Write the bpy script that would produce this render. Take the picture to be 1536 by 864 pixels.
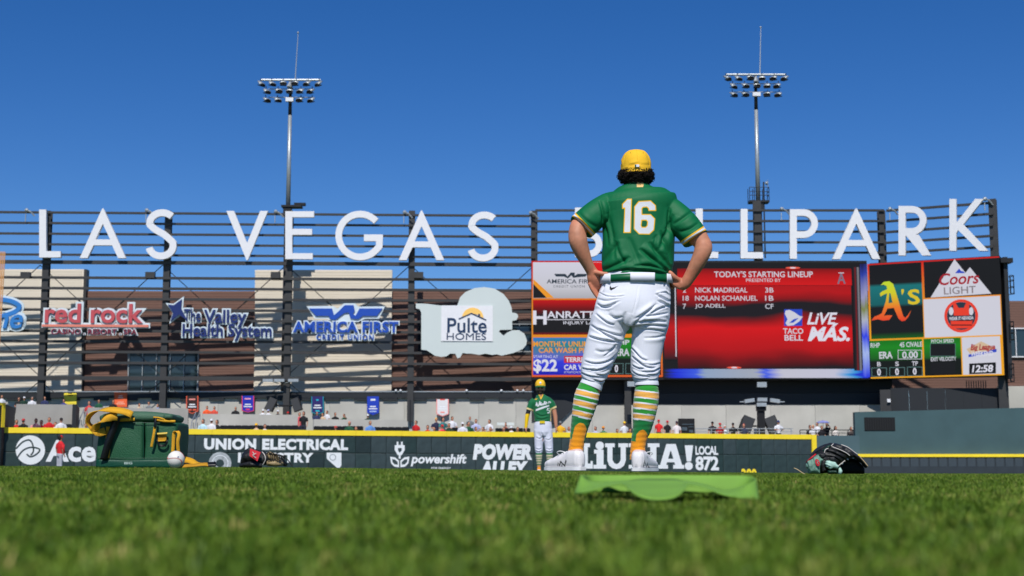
import bpy, bmesh, math, random
import numpy as np
from mathutils import Vector, Matrix, noise
from mathutils.geometry import tessellate_polygon
from mathutils.bvhtree import BVHTree
SC = bpy.context.scene
COL = SC.collection
for o in list(bpy.data.objects): bpy.data.objects.remove(o)
R = math.radians
rnd = random.Random(7)
# ---------------------------------------------------------------- camera
F = 50/36*1536; PITCH = R(7.24); CZ = 0.06
cam = bpy.data.cameras.new('camera'); cam.lens = 50; cam.sensor_width = 36
cam.clip_start = 0.05; cam.clip_end = 3000
cam.dof.use_dof = True; cam.dof.focus_distance = 8.1; cam.dof.aperture_fstop = 6.3
co = bpy.data.objects.new('camera', cam); COL.objects.link(co)
co.location = (0, 0, CZ); co.rotation_euler = (math.pi/2+PITCH, 0, 0)
SC.camera = co
# ---------------------------------------------------------------- sky and sun
SUN_EL, SUN_AZ = 49.0, 4.0            # sun behind the camera, a little to the left
w = bpy.data.worlds.new('World'); SC.world = w; w.use_nodes = True
nt = w.node_tree; bg = nt.nodes['Background']
sky = nt.nodes.new('ShaderNodeTexSky'); sky.sky_type = 'NISHITA'; sky.sun_disc = False
sky.sun_elevation = R(SUN_EL); sky.sun_rotation = R(180+SUN_AZ)
sky.altitude = 2500; sky.air_density = 1.0; sky.dust_density = 0.0; sky.ozone_density = 3.0
hs = nt.nodes.new('ShaderNodeHueSaturation'); hs.inputs['Hue'].default_value = .511; hs.inputs['Saturation'].default_value = 1.34
hs.inputs['Value'].default_value = .90
nt.links.new(sky.outputs[0], hs.inputs['Color']); nt.links.new(hs.outputs[0], bg.inputs['Color'])
bg.inputs['Strength'].default_value = 0.11
sl = bpy.data.lights.new('sun', 'SUN'); sl.energy = 4.2; sl.angle = R(0.53); sl.color = (1, .965, .91)
so = bpy.data.objects.new('sun', sl); COL.objects.link(so)
sd = Vector((-math.sin(R(SUN_AZ))*math.cos(R(SUN_EL)), -math.cos(R(SUN_AZ))*math.cos(R(SUN_EL)), math.sin(R(SUN_EL))))
so.rotation_euler = sd.to_track_quat('Z', 'Y').to_euler()
SC.view_settings.view_transform = 'Standard'; SC.view_settings.look = 'None'
SC.view_settings.exposure = 0; SC.view_settings.gamma = 1
SC.render.engine = 'CYCLES'

# ---------------------------------------------------------------- helpers
sP, cP = math.sin(PITCH), math.cos(PITCH)
def ray(px, py):
    a = (px-768)/F; b = (432-py)/F
    return Vector((a, cP-b*sP, sP+b*cP))
def W(px, py, Y):
    d = ray(px, py); t = Y/d.y
    return Vector((d.x*t, Y, CZ+d.z*t))
def PXA(V):                       # numpy projection of points (n,3) to photo pixels
    X, Y, Z = V[:, 0], V[:, 1], V[:, 2]-CZ
    dep = Y*cP+Z*sP; up = -Y*sP+Z*cP
    return 768+F*X/dep, 432-F*up/dep
def ppm(Y): return F/Y
def terrain(x, y):
    s = min(max(y/7.0, 0), 1); s = s*s*(3-2*s)
    fade = 1 if y < 12 else max(0, 1-(y-12)/45)
    z = s*0.030 - s*fade*0.024*math.tanh(x/1.8)
    q = min(max((y-2)/3, 0), 1); z -= .013*(1-q*q*(3-2*q))
    if y > 8.6:
        d = y-8.6; z -= 0.0048*d*d/(d+2)
    if y > 96: z += 0.0048*(y-96)
    return z
def lin(c):
    c /= 255
    return c/12.92 if c <= .04045 else ((c+.055)/1.055)**2.4
def C(r, g, b): return (lin(r), lin(g), lin(b), 1)

MATS = {}
def mat(key, col, rough=.7, metal=0, var=.12, scale=6, bump=0, bscale=40, emis=None, spec=.4, sheen=0, coords='Object'):
    if key in MATS: return MATS[key]
    m = bpy.data.materials.new(key); m.use_nodes = True; MATS[key] = m
    n = m.node_tree; p = n.nodes['Principled BSDF']
    p.inputs['Roughness'].default_value = rough; p.inputs['Metallic'].default_value = metal
    p.inputs['Specular IOR Level'].default_value = spec
    if sheen: p.inputs['Sheen Weight'].default_value = sheen
    tc = n.nodes.new('ShaderNodeTexCoord')
    if var:
        nz = n.nodes.new('ShaderNodeTexNoise'); nz.inputs['Scale'].default_value = scale; nz.inputs['Detail'].default_value = 5
        n.links.new(tc.outputs[coords], nz.inputs['Vector'])
        mr = n.nodes.new('ShaderNodeMapRange'); mr.inputs['From Min'].default_value = .3; mr.inputs['From Max'].default_value = .7
        mr.inputs['To Min'].default_value = 1-var; mr.inputs['To Max'].default_value = 1+var
        n.links.new(nz.outputs[0], mr.inputs[0])
        mx = n.nodes.new('ShaderNodeMix'); mx.data_type = 'RGBA'; mx.blend_type = 'MULTIPLY'; mx.inputs[0].default_value = 1
        mx.inputs[6].default_value = col; n.links.new(mr.outputs[0], mx.inputs[7])
        n.links.new(mx.outputs[2], p.inputs['Base Color'])
        m['mixnode'] = mx.name
    else: p.inputs['Base Color'].default_value = col
    if bump:
        bz = n.nodes.new('ShaderNodeTexNoise'); bz.inputs['Scale'].default_value = bscale; bz.inputs['Detail'].default_value = 4
        n.links.new(tc.outputs[coords], bz.inputs['Vector'])
        bn = n.nodes.new('ShaderNodeBump'); bn.inputs['Strength'].default_value = bump; bn.inputs['Distance'].default_value = .02
        n.links.new(bz.outputs[0], bn.inputs['Height']); n.links.new(bn.outputs[0], p.inputs['Normal'])
    if emis:
        p.inputs['Emission Color'].default_value = emis; p.inputs['Emission Strength'].default_value = 1
    return m
def screen(key, col, k=1.0):          # LED screen surface: dark face that gives off its own light
    e = (col[0]*k, col[1]*k, col[2]*k, 1)
    return mat(key, C(9, 9, 10), .7, var=0, emis=e, spec=.1)
def screen_ramp(key, stops, axis='Y', noise_amt=.0, nscale=3, k=1.0):
    if key in MATS: return MATS[key]
    m = screen(key, (0, 0, 0), 1); n = m.node_tree; p = n.nodes['Principled BSDF']
    tc = n.nodes.new('ShaderNodeTexCoord'); sx = n.nodes.new('ShaderNodeSeparateXYZ')
    n.links.new(tc.outputs['Generated'], sx.inputs[0])
    src = sx.outputs[{'X': 0, 'Y': 1, 'Z': 2}[axis]]
    if noise_amt:
        nz = n.nodes.new('ShaderNodeTexNoise'); nz.inputs['Scale'].default_value = nscale; nz.inputs['Detail'].default_value = 2
        mp = n.nodes.new('ShaderNodeMapping'); mp.inputs['Scale'].default_value = (1.0, 1, 1)
        n.links.new(tc.outputs['Generated'], mp.inputs[0]); n.links.new(mp.outputs[0], nz.inputs['Vector'])
        ad = n.nodes.new('ShaderNodeMath'); ad.operation = 'MULTIPLY_ADD'
        n.links.new(nz.outputs[0], ad.inputs[0]); ad.inputs[1].default_value = noise_amt
        sb = n.nodes.new('ShaderNodeMath'); sb.operation = 'SUBTRACT'; n.links.new(src, sb.inputs[0]); sb.inputs[1].default_value = noise_amt/2
        n.links.new(sb.outputs[0], ad.inputs[2]); src = ad.outputs[0]
    r = n.nodes.new('ShaderNodeValToRGB'); n.links.new(src, r.inputs[0])
    el = r.color_ramp.elements
    while len(el) < len(stops): el.new(.5)
    for e, (pos, c) in zip(el, stops): e.position = pos; e.color = (c[0]*k, c[1]*k, c[2]*k, 1)
    n.links.new(r.outputs[0], p.inputs['Emission Color'])
    return m
def vcmat(key, rough=.7, bump=.15, bscale=500, sheen=0, spec=.3, var=.05):
    m = mat(key, (1, 1, 1, 1), rough, bump=bump, bscale=bscale, sheen=sheen, spec=spec, var=var, scale=9)
    n = m.node_tree; a = n.nodes.new('ShaderNodeAttribute'); a.attribute_name = 'Col'
    n.links.new(a.outputs['Color'], n.nodes[m['mixnode']].inputs[6])
    return m

ORG = {}
def worg(o): return ORG.get(o.name, Vector((0, 0, 0)))
def tag(o, label=None, cat=None, group=None, kind=None):
    if label: o['label'] = label
    if cat: o['category'] = cat
    if group: o['group'] = group
    if kind: o['kind'] = kind
    return o
def empty(name, loc, label, cat, group=None):
    o = bpy.data.objects.new(name, None); o.empty_display_size = .2; COL.objects.link(o)
    o.location = loc; ORG[o.name] = Vector(loc); return tag(o, label, cat, group)
def link(name, me, parent=None, org=None):
    """me holds world coordinates; the object gets its own origin at its base"""
    n = len(me.vertices)
    a = np.empty(n*3, np.float32); me.vertices.foreach_get('co', a); a = a.reshape(-1, 3)
    if org is None:
        lo, hi = a.min(0), a.max(0); org = Vector((float(lo[0]+hi[0])/2, float(lo[1]+hi[1])/2, float(lo[2])))
    else: org = Vector(org)
    a = a-np.array(org, np.float32); me.vertices.foreach_set('co', a.ravel()); me.update()
    o = bpy.data.objects.new(name, me); COL.objects.link(o)
    if parent is not None: o.parent = parent; o.location = org-worg(parent)
    else: o.location = org
    ORG[o.name] = org
    return o
class MB:
    def __init__(s): s.v = []; s.f = []; s.m = []; s.k = 0
    def add(s, vs, fs):
        b = len(s.v); s.v += [tuple(x) for x in vs]; s.f += [tuple(b+i for i in f) for f in fs]; s.m += [s.k]*len(fs); return s
    def box(s, c, d, rot=None):
        c = Vector(c); hx, hy, hz = d[0]/2, d[1]/2, d[2]/2
        vs = [Vector((x, y, z)) for x in (-hx, hx) for y in (-hy, hy) for z in (-hz, hz)]
        if rot is not None: vs = [rot @ q for q in vs]
        return s.add([c+q for q in vs], [(0, 1, 3, 2), (4, 6, 7, 5), (0, 4, 5, 1), (2, 3, 7, 6), (0, 2, 6, 4), (1, 5, 7, 3)])
    def bar(s, a, b, w, h=None):       # square bar between two points
        a, b = Vector(a), Vector(b); d = b-a; h = h or w
        q = d.to_track_quat('X', 'Z').to_matrix()
        return s.box((a+b)/2, (d.length, w, h), q)
    def tube(s, pts, rad, n=8, flat=1.0, ref=None, cap=True):
        pts = [Vector(p) for p in pts]; N = len(pts)
        if not isinstance(rad, (list, tuple)): rad = [rad]*N
        rad = [(r, r*flat) if not isinstance(r, (tuple, list)) else r for r in rad]
        ref = Vector(ref) if ref else None; rings = []; prev = None
        for i in range(N):
            t = (pts[min(i+1, N-1)]-pts[max(i-1, 0)]).normalized()
            if ref is not None: x = (ref-t*ref.dot(t)).normalized()
            elif prev is None:
                x = t.orthogonal().normalized()
            else: x = (prev-t*prev.dot(t)).normalized()
            prev = x; y = t.cross(x)
            rings.append([pts[i]+x*(rad[i][0]*math.cos(2*math.pi*k/n))+y*(rad[i][1]*math.sin(2*math.pi*k/n)) for k in range(n)])
        vs = [p for r in rings for p in r]; fs = []
        for i in range(N-1):
            for k in range(n): fs.append((i*n+k, i*n+(k+1) % n, (i+1)*n+(k+1) % n, (i+1)*n+k))
        if cap:
            a = len(vs); vs.append(pts[0]); vs.append(pts[-1])
            for k in range(n): fs.append((a, (k+1) % n, k)); fs.append((a+1, (N-1)*n+k, (N-1)*n+(k+1) % n))
        return s.add(vs, fs)
    def ball(s, c, r, n=8, m=6):
        c = Vector(c); r = r if isinstance(r, (tuple, list)) else (r, r, r)
        vs = [c+Vector((0, 0, -r[2]))]; fs = []
        for i in range(1, m):
            a = -math.pi/2+math.pi*i/m
            for k in range(n): vs.append(c+Vector((r[0]*math.cos(a)*math.cos(2*math.pi*k/n), r[1]*math.cos(a)*math.sin(2*math.pi*k/n), r[2]*math.sin(a))))
        vs.append(c+Vector((0, 0, r[2])))
        for k in range(n): fs.append((0, 1+(k+1) % n, 1+k)); fs.append((len(vs)-1, 1+(m-2)*n+k, 1+(m-2)*n+(k+1) % n))
        for i in range(m-2):
            for k in range(n): fs.append((1+i*n+k, 1+i*n+(k+1) % n, 1+(i+1)*n+(k+1) % n, 1+(i+1)*n+k))
        return s.add(vs, fs)
    def mesh(s, name, mats, smooth=False):
        me = bpy.data.meshes.new(name); me.from_pydata(s.v, [], s.f)
        for m in (mats if isinstance(mats, (list, tuple)) else [mats]): me.materials.append(m)
        if any(s.m): me.polygons.foreach_set('material_index', s.m)
        if smooth: me.polygons.foreach_set('use_smooth', [True]*len(me.polygons))
        if smooth:
            bm = bmesh.new(); bm.from_mesh(me); bmesh.ops.recalc_face_normals(bm, faces=bm.faces[:]); bm.to_mesh(me); bm.free()
        me.update(); return me
    def build(s, name, mats, parent=None, smooth=False, org=None):
        return link(name, s.mesh(name, mats, smooth), parent, org)

class Plane:
    """an upright plane standing in the place, through two ground points"""
    def __init__(s, px0, Y0, px1, Y1):
        a, b = W(px0, 703, Y0), W(px1, 703, Y1)
        s.p = Vector((a.x, a.y, 0)); s.d = Vector((b.x-a.x, b.y-a.y, 0)).normalized()
        s.n = Vector((s.d.y, -s.d.x, 0))
        s.rot = Matrix((s.d, (0, 0, 1), s.n)).transposed()
    def hit(s, px, py):
        r = ray(px, py); c = Vector((0, 0, CZ))
        t = (s.p-c).dot(s.n)/r.dot(s.n); q = c+r*t
        return (q-s.p).dot(s.d), q.z
    def pt(s, u, z, off=0): return s.p+s.d*u+s.n*off+Vector((0, 0, z))
    def P(s, px, py, off=0): return s.pt(*s.hit(px, py), off)
    def prism(s, mb, loops, off0, off1, px=True):
        L = [[s.hit(*q) if px else q for q in lp] for lp in loops]
        if isinstance(loops[0], Rib):
            N = len(loops[0]); h = N//2
            tri = [t for i in range(h-1) for t in ((i, i+1, N-2-i), (i, N-2-i, N-1-i))]
        else: tri = tessellate_polygon([[Vector((u, z, 0)) for u, z in lp] for lp in L])
        flat = [q for lp in L for q in lp]; n = len(flat)
        vs = [s.pt(u, z, off1) for u, z in flat]+[s.pt(u, z, off0) for u, z in flat]
        fs = []
        for t in tri:
            a, b, c = [flat[i] for i in t]
            ar = (b[0]-a[0])*(c[1]-a[1])-(c[0]-a[0])*(b[1]-a[1])
            if abs(ar) < 1e-12: continue
            t = tuple(t) if ar > 0 else (t[0], t[2], t[1])
            fs.append(t); fs.append((t[0]+n, t[2]+n, t[1]+n))
        b = 0
        for lp in L:
            m = len(lp); A = sum(lp[i][0]*lp[(i+1) % m][1]-lp[(i+1) % m][0]*lp[i][1] for i in range(m))
            first = lp is L[0]; ccw = A > 0
            for i in range(m):
                j = (i+1) % m; q = (b+i, b+i+n, b+j+n, b+j)
                if ccw != first: q = q[::-1]
                fs.append(q)
            b += m
        mb.add(vs, fs); return mb
    def rect(s, mb, x0, y0, x1, y1, off0, off1):
        ym, xm = (y0+y1)/2, (x0+x1)/2
        ua, ub = s.hit(x0, ym)[0], s.hit(x1, ym)[0]; za, zb = s.hit(xm, y1)[1], s.hit(xm, y0)[1]
        return s.prism(mb, [[(ua, za), (ub, za), (ub, zb), (ua, zb)]], off0, off1, px=False)
TXT = {}
def glyphs(body, bold, shear, ext, space=1.0):
    bold = bold*.6; k = (body, bold, shear, space)
    if k not in TXT:
        c = bpy.data.curves.new('t', 'FONT'); c.body = body; c.offset = bold; c.shear = shear; c.extrude = .5
        c.resolution_u = 3; c.align_x = 'LEFT'; c.space_character = space
        o = bpy.data.objects.new('t', c); me = bpy.data.meshes.new_from_object(o)
        v = np.array([tuple(q.co) for q in me.vertices]); f = [tuple(p.vertices) for p in me.polygons]
        bpy.data.objects.remove(o); bpy.data.curves.remove(c); bpy.data.meshes.remove(me)
        TXT[k] = (v, f)
    return TXT[k]
def text(P, body, x0, y0, x1, y1, m, parent, off=.02, th=.02, bold=0, shear=0, name='lettering', halo=None, halo_b=.06, halo_th=None, space=1.0):
    v, f = glyphs(body, bold, shear, th, space); lo, hi = v.min(0), v.max(0)
    ym, xm = (y0+y1)/2, (x0+x1)/2
    ua, ub = P.hit(x0, ym)[0], P.hit(x1, ym)[0]; za, zb = P.hit(xm, y1)[1], P.hit(xm, y0)[1]
    def mp(v, o, t): return [P.pt(ua+(q[0]-lo[0])/(hi[0]-lo[0])*(ub-ua), za+(q[1]-lo[1])/(hi[1]-lo[1])*(zb-za), o+(q[2]+.5)*t) for q in v]
    if halo:
        hv, hf = glyphs(body, bold+halo_b*2.4, shear, th, space); ht = halo_th or th
        MB().add(mp(hv, off-ht, ht-.004), hf).build('backing', halo, parent)
    return MB().add(mp(v, off, th), f).build(name, m, parent)
class Rib(list): pass
def ribbon(pts, w, closed=False):
    """outline polygon of a stroke with mitred joins"""
    n = len(pts); L, Rr = [], []
    for i in range(n):
        a = pts[max(i-1, 0)]; b = pts[i]; c = pts[min(i+1, n-1)]
        def nrm(p, q):
            d = (q[0]-p[0], q[1]-p[1]); l = math.hypot(*d) or 1; return (-d[1]/l, d[0]/l)
        if i == 0: m = nrm(b, c); k = 1
        elif i == n-1: m = nrm(a, b); k = 1
        else:
            n1, n2 = nrm(a, b), nrm(b, c); m = (n1[0]+n2[0], n1[1]+n2[1]); l = math.hypot(*m) or 1; m = (m[0]/l, m[1]/l)
            k = 1/max(.35, m[0]*n1[0]+m[1]*n1[1])
        L.append((b[0]+m[0]*k*w/2, b[1]+m[1]*k*w/2)); Rr.append((b[0]-m[0]*k*w/2, b[1]-m[1]*k*w/2))
    return Rib(L+Rr[::-1])
def arc(cx, cy, rx, ry, a0, a1, n=18):
    return [(cx+rx*math.cos(R(a0+(a1-a0)*i/n)), cy-ry*math.sin(R(a0+(a1-a0)*i/n))) for i in range(n+1)]
def smoothcurve(pts, n=6):
    """Catmull-Rom through points"""
    pts = [Vector(p) for p in pts]; out = []
    for i in range(len(pts)-1):
        p0 = pts[max(i-1, 0)]; p1 = pts[i]; p2 = pts[i+1]; p3 = pts[min(i+2, len(pts)-1)]
        for k in range(n):
            t = k/n
            out.append(.5*((2*p1)+(p2-p0)*t+(2*p0-5*p1+4*p2-p3)*t*t+(3*p1-p0-3*p2+p3)*t**3))
    out.append(pts[-1]); return out
# ================================================================ THE SETTING
M = dict(
 steel=mat('painted_steel', C(62, 61, 60), .5, .2, var=.1, scale=1.5),
 darksteel=mat('dark_steel', C(30, 31, 33), .6, .1, var=.1),
 galv=mat('galvanised', C(172, 178, 180), .45, .5, var=.08),
 white=mat('white_paint', C(226, 226, 228), .5, var=.03),
 concrete=mat('concrete', C(183, 180, 171), .9, var=.13, scale=.5, bump=.3, bscale=8),
 concrete2=mat('concrete_dark', C(160, 157, 150), .9, var=.14, scale=.6, bump=.3, bscale=8),
 beige=mat('beige_siding', C(226, 215, 196), .7, var=.03, scale=.3),
 brown=mat('brown_siding', C(118, 87, 75), .7, var=.05, scale=.3),
 char=mat('charcoal_panel', C(34, 37, 41), .6, var=.1, scale=.4),
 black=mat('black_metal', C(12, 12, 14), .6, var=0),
 glass=mat('window_glass', C(38, 52, 56), .08, var=.15, scale=.5, spec=.8),
 yellow=mat('yellow_padding', C(250, 219, 48), .55, var=.05, scale=2),
 whiteprint=mat('white_print', C(232, 234, 236), .6, var=.04, scale=3),
 teal=mat('teal_wall', C(62, 88, 92), .75, var=.1, scale=.7, bump=.1, bscale=5),
 teal2=mat('teal_wall_low', C(72, 96, 102), .75, var=.08, scale=.7),
)
pads = [mat('wall_pad_%s' % n, C(*c), .5, var=.22, scale=2.4, bump=.2, bscale=3) for n, c in
        (('green', (40, 58, 57)), ('mid', (47, 63, 63)), ('grey', (56, 69, 71)), ('dark', (36, 50, 51)))]
# ---- field
gm = bpy.data.materials.new('field_turf'); gm.use_nodes = True
n = gm.node_tree; p = n.nodes['Principled BSDF']; p.inputs['Roughness'].default_value = .9
tc = n.nodes.new('ShaderNodeTexCoord'); nz = n.nodes.new('ShaderNodeTexNoise'); nz.inputs['Scale'].default_value = 60; nz.inputs['Detail'].default_value = 8
n.links.new(tc.outputs['Object'], nz.inputs['Vector'])
cr = n.nodes.new('ShaderNodeValToRGB'); cr.color_ramp.elements[0].color = (.012, .03, .006, 1); cr.color_ramp.elements[1].color = (.07, .12, .03, 1)
cr.color_ramp.elements[0].position = .3; cr.color_ramp.elements[1].position = .75
n.links.new(nz.outputs[0], cr.inputs[0]); n.links.new(cr.outputs[0], p.inputs['Base Color'])
xs = [-1500, -600, -250, -120, -70, -40, -25, -15, -10]+[-8+.25*i for i in range(65)]+[10, 15, 25, 40, 70, 120, 250, 600, 1500]
ys = [-300, -100, -40, -15, -6, -3, -1.5]+[-1+.25*i for i in range(60)]+[14+2*i for i in range(45)]+[104, 115, 140, 200, 400, 1000, 2500]
b = MB(); nx = len(xs)
b.add([(x, y, terrain(x, y)) for y in ys for x in xs], [(j*nx+i, j*nx+i+1, (j+1)*nx+i+1, (j+1)*nx+i) for j in range(len(ys)-1) for i in range(nx-1)])
field = b.build('ground', gm, smooth=True, org=(0, 0, 0)); tag(field, kind='structure')

# ---- outfield wall: padded, yellow top, 2.4 m, running from nearer at left to deeper at right
WP = [(-40, 74), (4, 75), (320, 78.1), (540, 80.7), (860, 84.5), (940, 87.7), (1218, 91)]
def wallY(px):
    for (a, ya), (b_, yb) in zip(WP, WP[1:]):
        if px <= b_ or (b_, yb) == WP[-1]: return ya+(yb-ya)*(px-a)/(b_-a)
segs = []
A0, A1 = Plane(4, 75, 1218, 91), None
# the wall is a straight run, top level; use one plane through its two ends
WALL = Plane(4, 75, 1218, 91)
ow = empty('outfield_wall', WALL.P(4, 703), 'long dark green padded outfield wall with yellow top rail and white advertising', 'wall')
ztop = WALL.hit(4, 641)[1]; zbase = -.4
L = WALL.hit(1218, 690)[0]; npad = 54; pw = L/npad
zt = lambda u: ztop + (WALL.hit(1218, 652)[1]-ztop)*u/L
zm = lambda u: zt(u)*.5+zbase*.5+.02
bx = MB(); WALL.prism(bx, [[(0, zbase), (L, zbase), (L, zt(L)-.28), (0, ztop-.28)]], -.35, -.1, px=False); bx.build('backing_board', M['darksteel'], ow)
for i in range(npad):
    u0, u1 = i*pw+.008, (i+1)*pw-.008
    for (za, zb, za1, zb1) in ((zbase, zm(u0)-.008, zbase, zm(u1)-.008), (zm(u0)+.008, zt(u0)-.29, zm(u1)+.008, zt(u1)-.29)):
        bb = MB(); d = .03
        th = .0+rnd.uniform(0, .006)
        vs = [WALL.pt(u0, za, -.1), WALL.pt(u1, za1, -.1), WALL.pt(u1, zb1, -.1), WALL.pt(u0, zb, -.1),
              WALL.pt(u0, za, th-.02), WALL.pt(u1, za1, th-.02), WALL.pt(u1, zb1, th-.02), WALL.pt(u0, zb, th-.02),
              WALL.pt(u0+d, za+d, th), WALL.pt(u1-d, za1+d, th), WALL.pt(u1-d, zb1-d, th), WALL.pt(u0+d, zb-d, th)]
        fs = [(0, 3, 2, 1), (0, 1, 5, 4), (1, 2, 6, 5), (2, 3, 7, 6), (3, 0, 4, 7), (4, 5, 9, 8), (5, 6, 10, 9), (6, 7, 11, 10), (7, 4, 8, 11), (8, 9, 10, 11)]
        bb.add(vs, fs).build('pad', pads[rnd.choice([0, 0, 1, 1, 2, 3] if i < 22 else [1, 1, 2, 2, 0])], ow)
nr = 18
for i in range(nr):
    a, c = L*i/nr, L*(i+1)/nr-.01
    bb = MB(); WALL.prism(bb, [[(a, zt(a)-.29), (c, zt(c)-.29), (c, zt(c)), (a, zt(a))]], -.4, .04, px=False)
    bb.build('top_rail', M['yellow'], ow)
bb = MB(); WALL.rect(bb, 1218, 652, 1225, 712, -.4, .045); bb.build('end_rail', M['yellow'], ow)
wp = M['whiteprint']
def wtext(s, x0, y0, x1, y1, m=wp, **k): return text(WALL, s, x0, y0, x1, y1, m, ow, off=.008, th=.012, **k)
def wpoly(loops, m=wp, name='print', off=.008): bb = MB(); WALL.prism(bb, loops, off, off+.008); return bb.build(name, m, ow)
def circ(cx, cy, rx, ry=None, n=28): return [(cx+rx*math.cos(2*math.pi*i/n), cy+(ry or rx)*math.sin(2*math.pi*i/n)) for i in range(n)]
wtext('Ace', 69, 660, 144, 693, bold=.05)
wpoly([circ(45.5, 675, 22)], name='logo_disc')
for pts in ([(24, 673), (34, 663), (44, 660), (49, 667), (50, 677), (46, 683)], [(25, 688), (34, 676), (46, 671), (58, 673), (59, 677), (52, 683), (45, 685), (40, 681)]):
    wpoly([ribbon([tuple(q)[:2] for q in smoothcurve([(x, y, 0) for x, y in pts], 4)], 2.2)], pads[0], 'logo_swoosh', .018)
wtext('UNION ELECTRICAL', 306, 658, 522, 675, bold=.09, space=1.1)
wtext('INDUSTRY', 357, 679, 470, 694, bold=.08, space=1.08)
grey = mat('grey_print', C(170, 175, 178), .6, var=.3, scale=5)
wpoly([circ(330, 695, 17), circ(330, 695, 6)], grey, 'emblem_ring'); wpoly([ribbon(circ(330, 695, 12)+[circ(330, 695, 12)[0]], 1.0)], wp, 'emblem_line', .018)
wpoly([[(490, 679), (512, 679), (512, 698), (508, 704), (490, 688)]], wp, 'state_shape'); wpoly([circ(499, 686, 5), circ(499, 686, 3.8)], grey, 'emblem_ring', .018)
# plug and leaves logo
wpoly([[(592, 675), (592, 668), (595, 667.5), (595, 662.5), (597.5, 662.5), (597.5, 667.5), (601.5, 667.5), (601.5, 662.5), (604, 662.5), (604, 667.5), (607, 668), (607, 675), (603, 682), (601, 683), (601, 688), (598, 688), (598, 683), (596, 682)], [(597, 672), (597, 676), (599.5, 679), (602.5, 676), (602.5, 672)]], wp, 'logo_plug')
for sgn in (-1, 1):
    c0 = 599.5
    wpoly([[(c0+sgn*1, 701), (c0+sgn*8, 700), (c0+sgn*13, 695), (c0+sgn*14.5, 685), (c0+sgn*7, 686), (c0+sgn*1, 691)],
           [(c0+sgn*3, 697), (c0+sgn*8, 696.5), (c0+sgn*11, 693), (c0+sgn*11.5, 688.5), (c0+sgn*7, 689.5), (c0+sgn*3, 693)]], wp, 'logo_leaf')
wtext('powershift', 616, 681, 700, 699.5, shear=.2, bold=.05)
wtext('FOR ENERGY', 647, 700.5, 676, 704, bold=.02)
wtext('POWER', 709, 666, 798, 690, shear=.15, bold=.11, space=1.05)
wtext('ALLEY', 719, 691.5, 792, 715, shear=.15, bold=.11, space=1.05)
# slab-serif LiUNA! drawn as outlines
def slab(x0, x1, y0, y1, loops):
    return wpoly([[(x0+(x1-x0)*u, y1-(y1-y0)*v) for u, v in lp] for lp in loops], wp, 'lettering')
Y0, Y1 = 665, 703
slab(874, 889, Y0, Y1, [[(0, 0), (1, 0), (1, .3), (.78, .3), (.78, .2), (.5, .2), (.5, .85), (.72, .85), (.72, 1), (0, 1), (0, .85), (.12, .85), (.12, .2), (0, .2)]])
slab(890, 909, 674, Y1, [[(0, 0), (1, 0), (1, .2), (.8, .2), (.8, .98), (.05, .98), (.05, .78), (.25, .78), (.25, .2), (0, .2)]])
wpoly([circ(899.5, 668.5, 6.2)], wp, 'lettering')
slab(907.5, 942, Y0, Y1, [[(0, 1), (0, .85), (.1, .85), (.1, .32), (.18, .12), (.32, .02), (.5, -.02), (.68, .02), (.82, .12), (.9, .32), (.9, .85), (1, .85), (1, 1), (.58, 1), (.58, .85), (.68, .85), (.68, .34), (.6, .22), (.5, .18), (.4, .22), (.32, .34), (.32, .85), (.42, .85), (.42, 1)]])
slab(943, 989, Y0, Y1, [[(0, 0), (.38, 0), (.38, .15), (.3, .15), (.3, .62), (.68, 0), (.9, 0), (.9, .85), (1, .85), (1, 1), (.62, 1), (.62, .85), (.7, .85), (.7, .38), (.33, 1), (0, 1), (0, .85), (.1, .85), (.1, .15), (0, .15)]])
slab(987, 1026, Y0+1, Y1, [[(0, 0), (.38, 0), (.38, .15), (.31, .15), (.34, .26), (.63, .26), (.66, .15), (.58, .15), (.58, 0), (1, 0), (1, .15), (.92, .15), (.68, 1), (.32, 1), (.08, .15), (0, .15)], [(.38, .4), (.59, .4), (.485, .75)]])
wpoly([[(1027, 668), (1039.5, 668), (1036.5, 692), (1030, 692)]], wp, 'lettering'); wpoly([circ(1033, 699, 6)], wp, 'lettering')
wtext('LOCAL', 1043, 669, 1077, 682.5, bold=.06, space=.95)
wtext('872', 1043, 684.5, 1078, 706, bold=.06, space=.95)
wtext('380', 1112, 703, 1135, 722, m=M['yellow'], bold=.06)

# ---- taller wall end at the far left
TW = Plane(-60, 72, 7, 74.7)
tw = empty('wall_end', TW.P(-20, 703), 'tall yellow-edged wall end standing at the far left of the field', 'wall')
bb = MB(); TW.rect(bb, -60, 606, 2, 712, -.3, 0); bb.build('panel', pads[3], tw)
bb = MB(); TW.rect(bb, -60, 602.5, 7, 606.5, -.35, .03); bb.build('top_rail', M['yellow'], tw)
bb = MB(); TW.rect(bb, 2.2, 606.7, 7, 641, -.35, .03); bb.build('side_rail', M['yellow'], tw)
c0, c1 = TW.P(7, 640, -.36), W(22, 640, 81); zz = TW.hit(7, 604)[1]
bb = MB(); bb.add([(c0.x, c0.y, -.4), (c1.x, c1.y, -.4), (c1.x, c1.y, zz), (c0.x, c0.y, zz), (c0.x-.3, c0.y, -.4), (c1.x-.3, c1.y, -.4), (c1.x-.3, c1.y, zz), (c0.x-.3, c0.y, zz)],
    [(0, 1, 2, 3), (4, 7, 6, 5), (3, 2, 6, 7), (0, 4, 5, 1), (0, 3, 7, 4), (1, 5, 6, 2)]); bb.build('return_panel', M['char'], tw)
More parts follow.
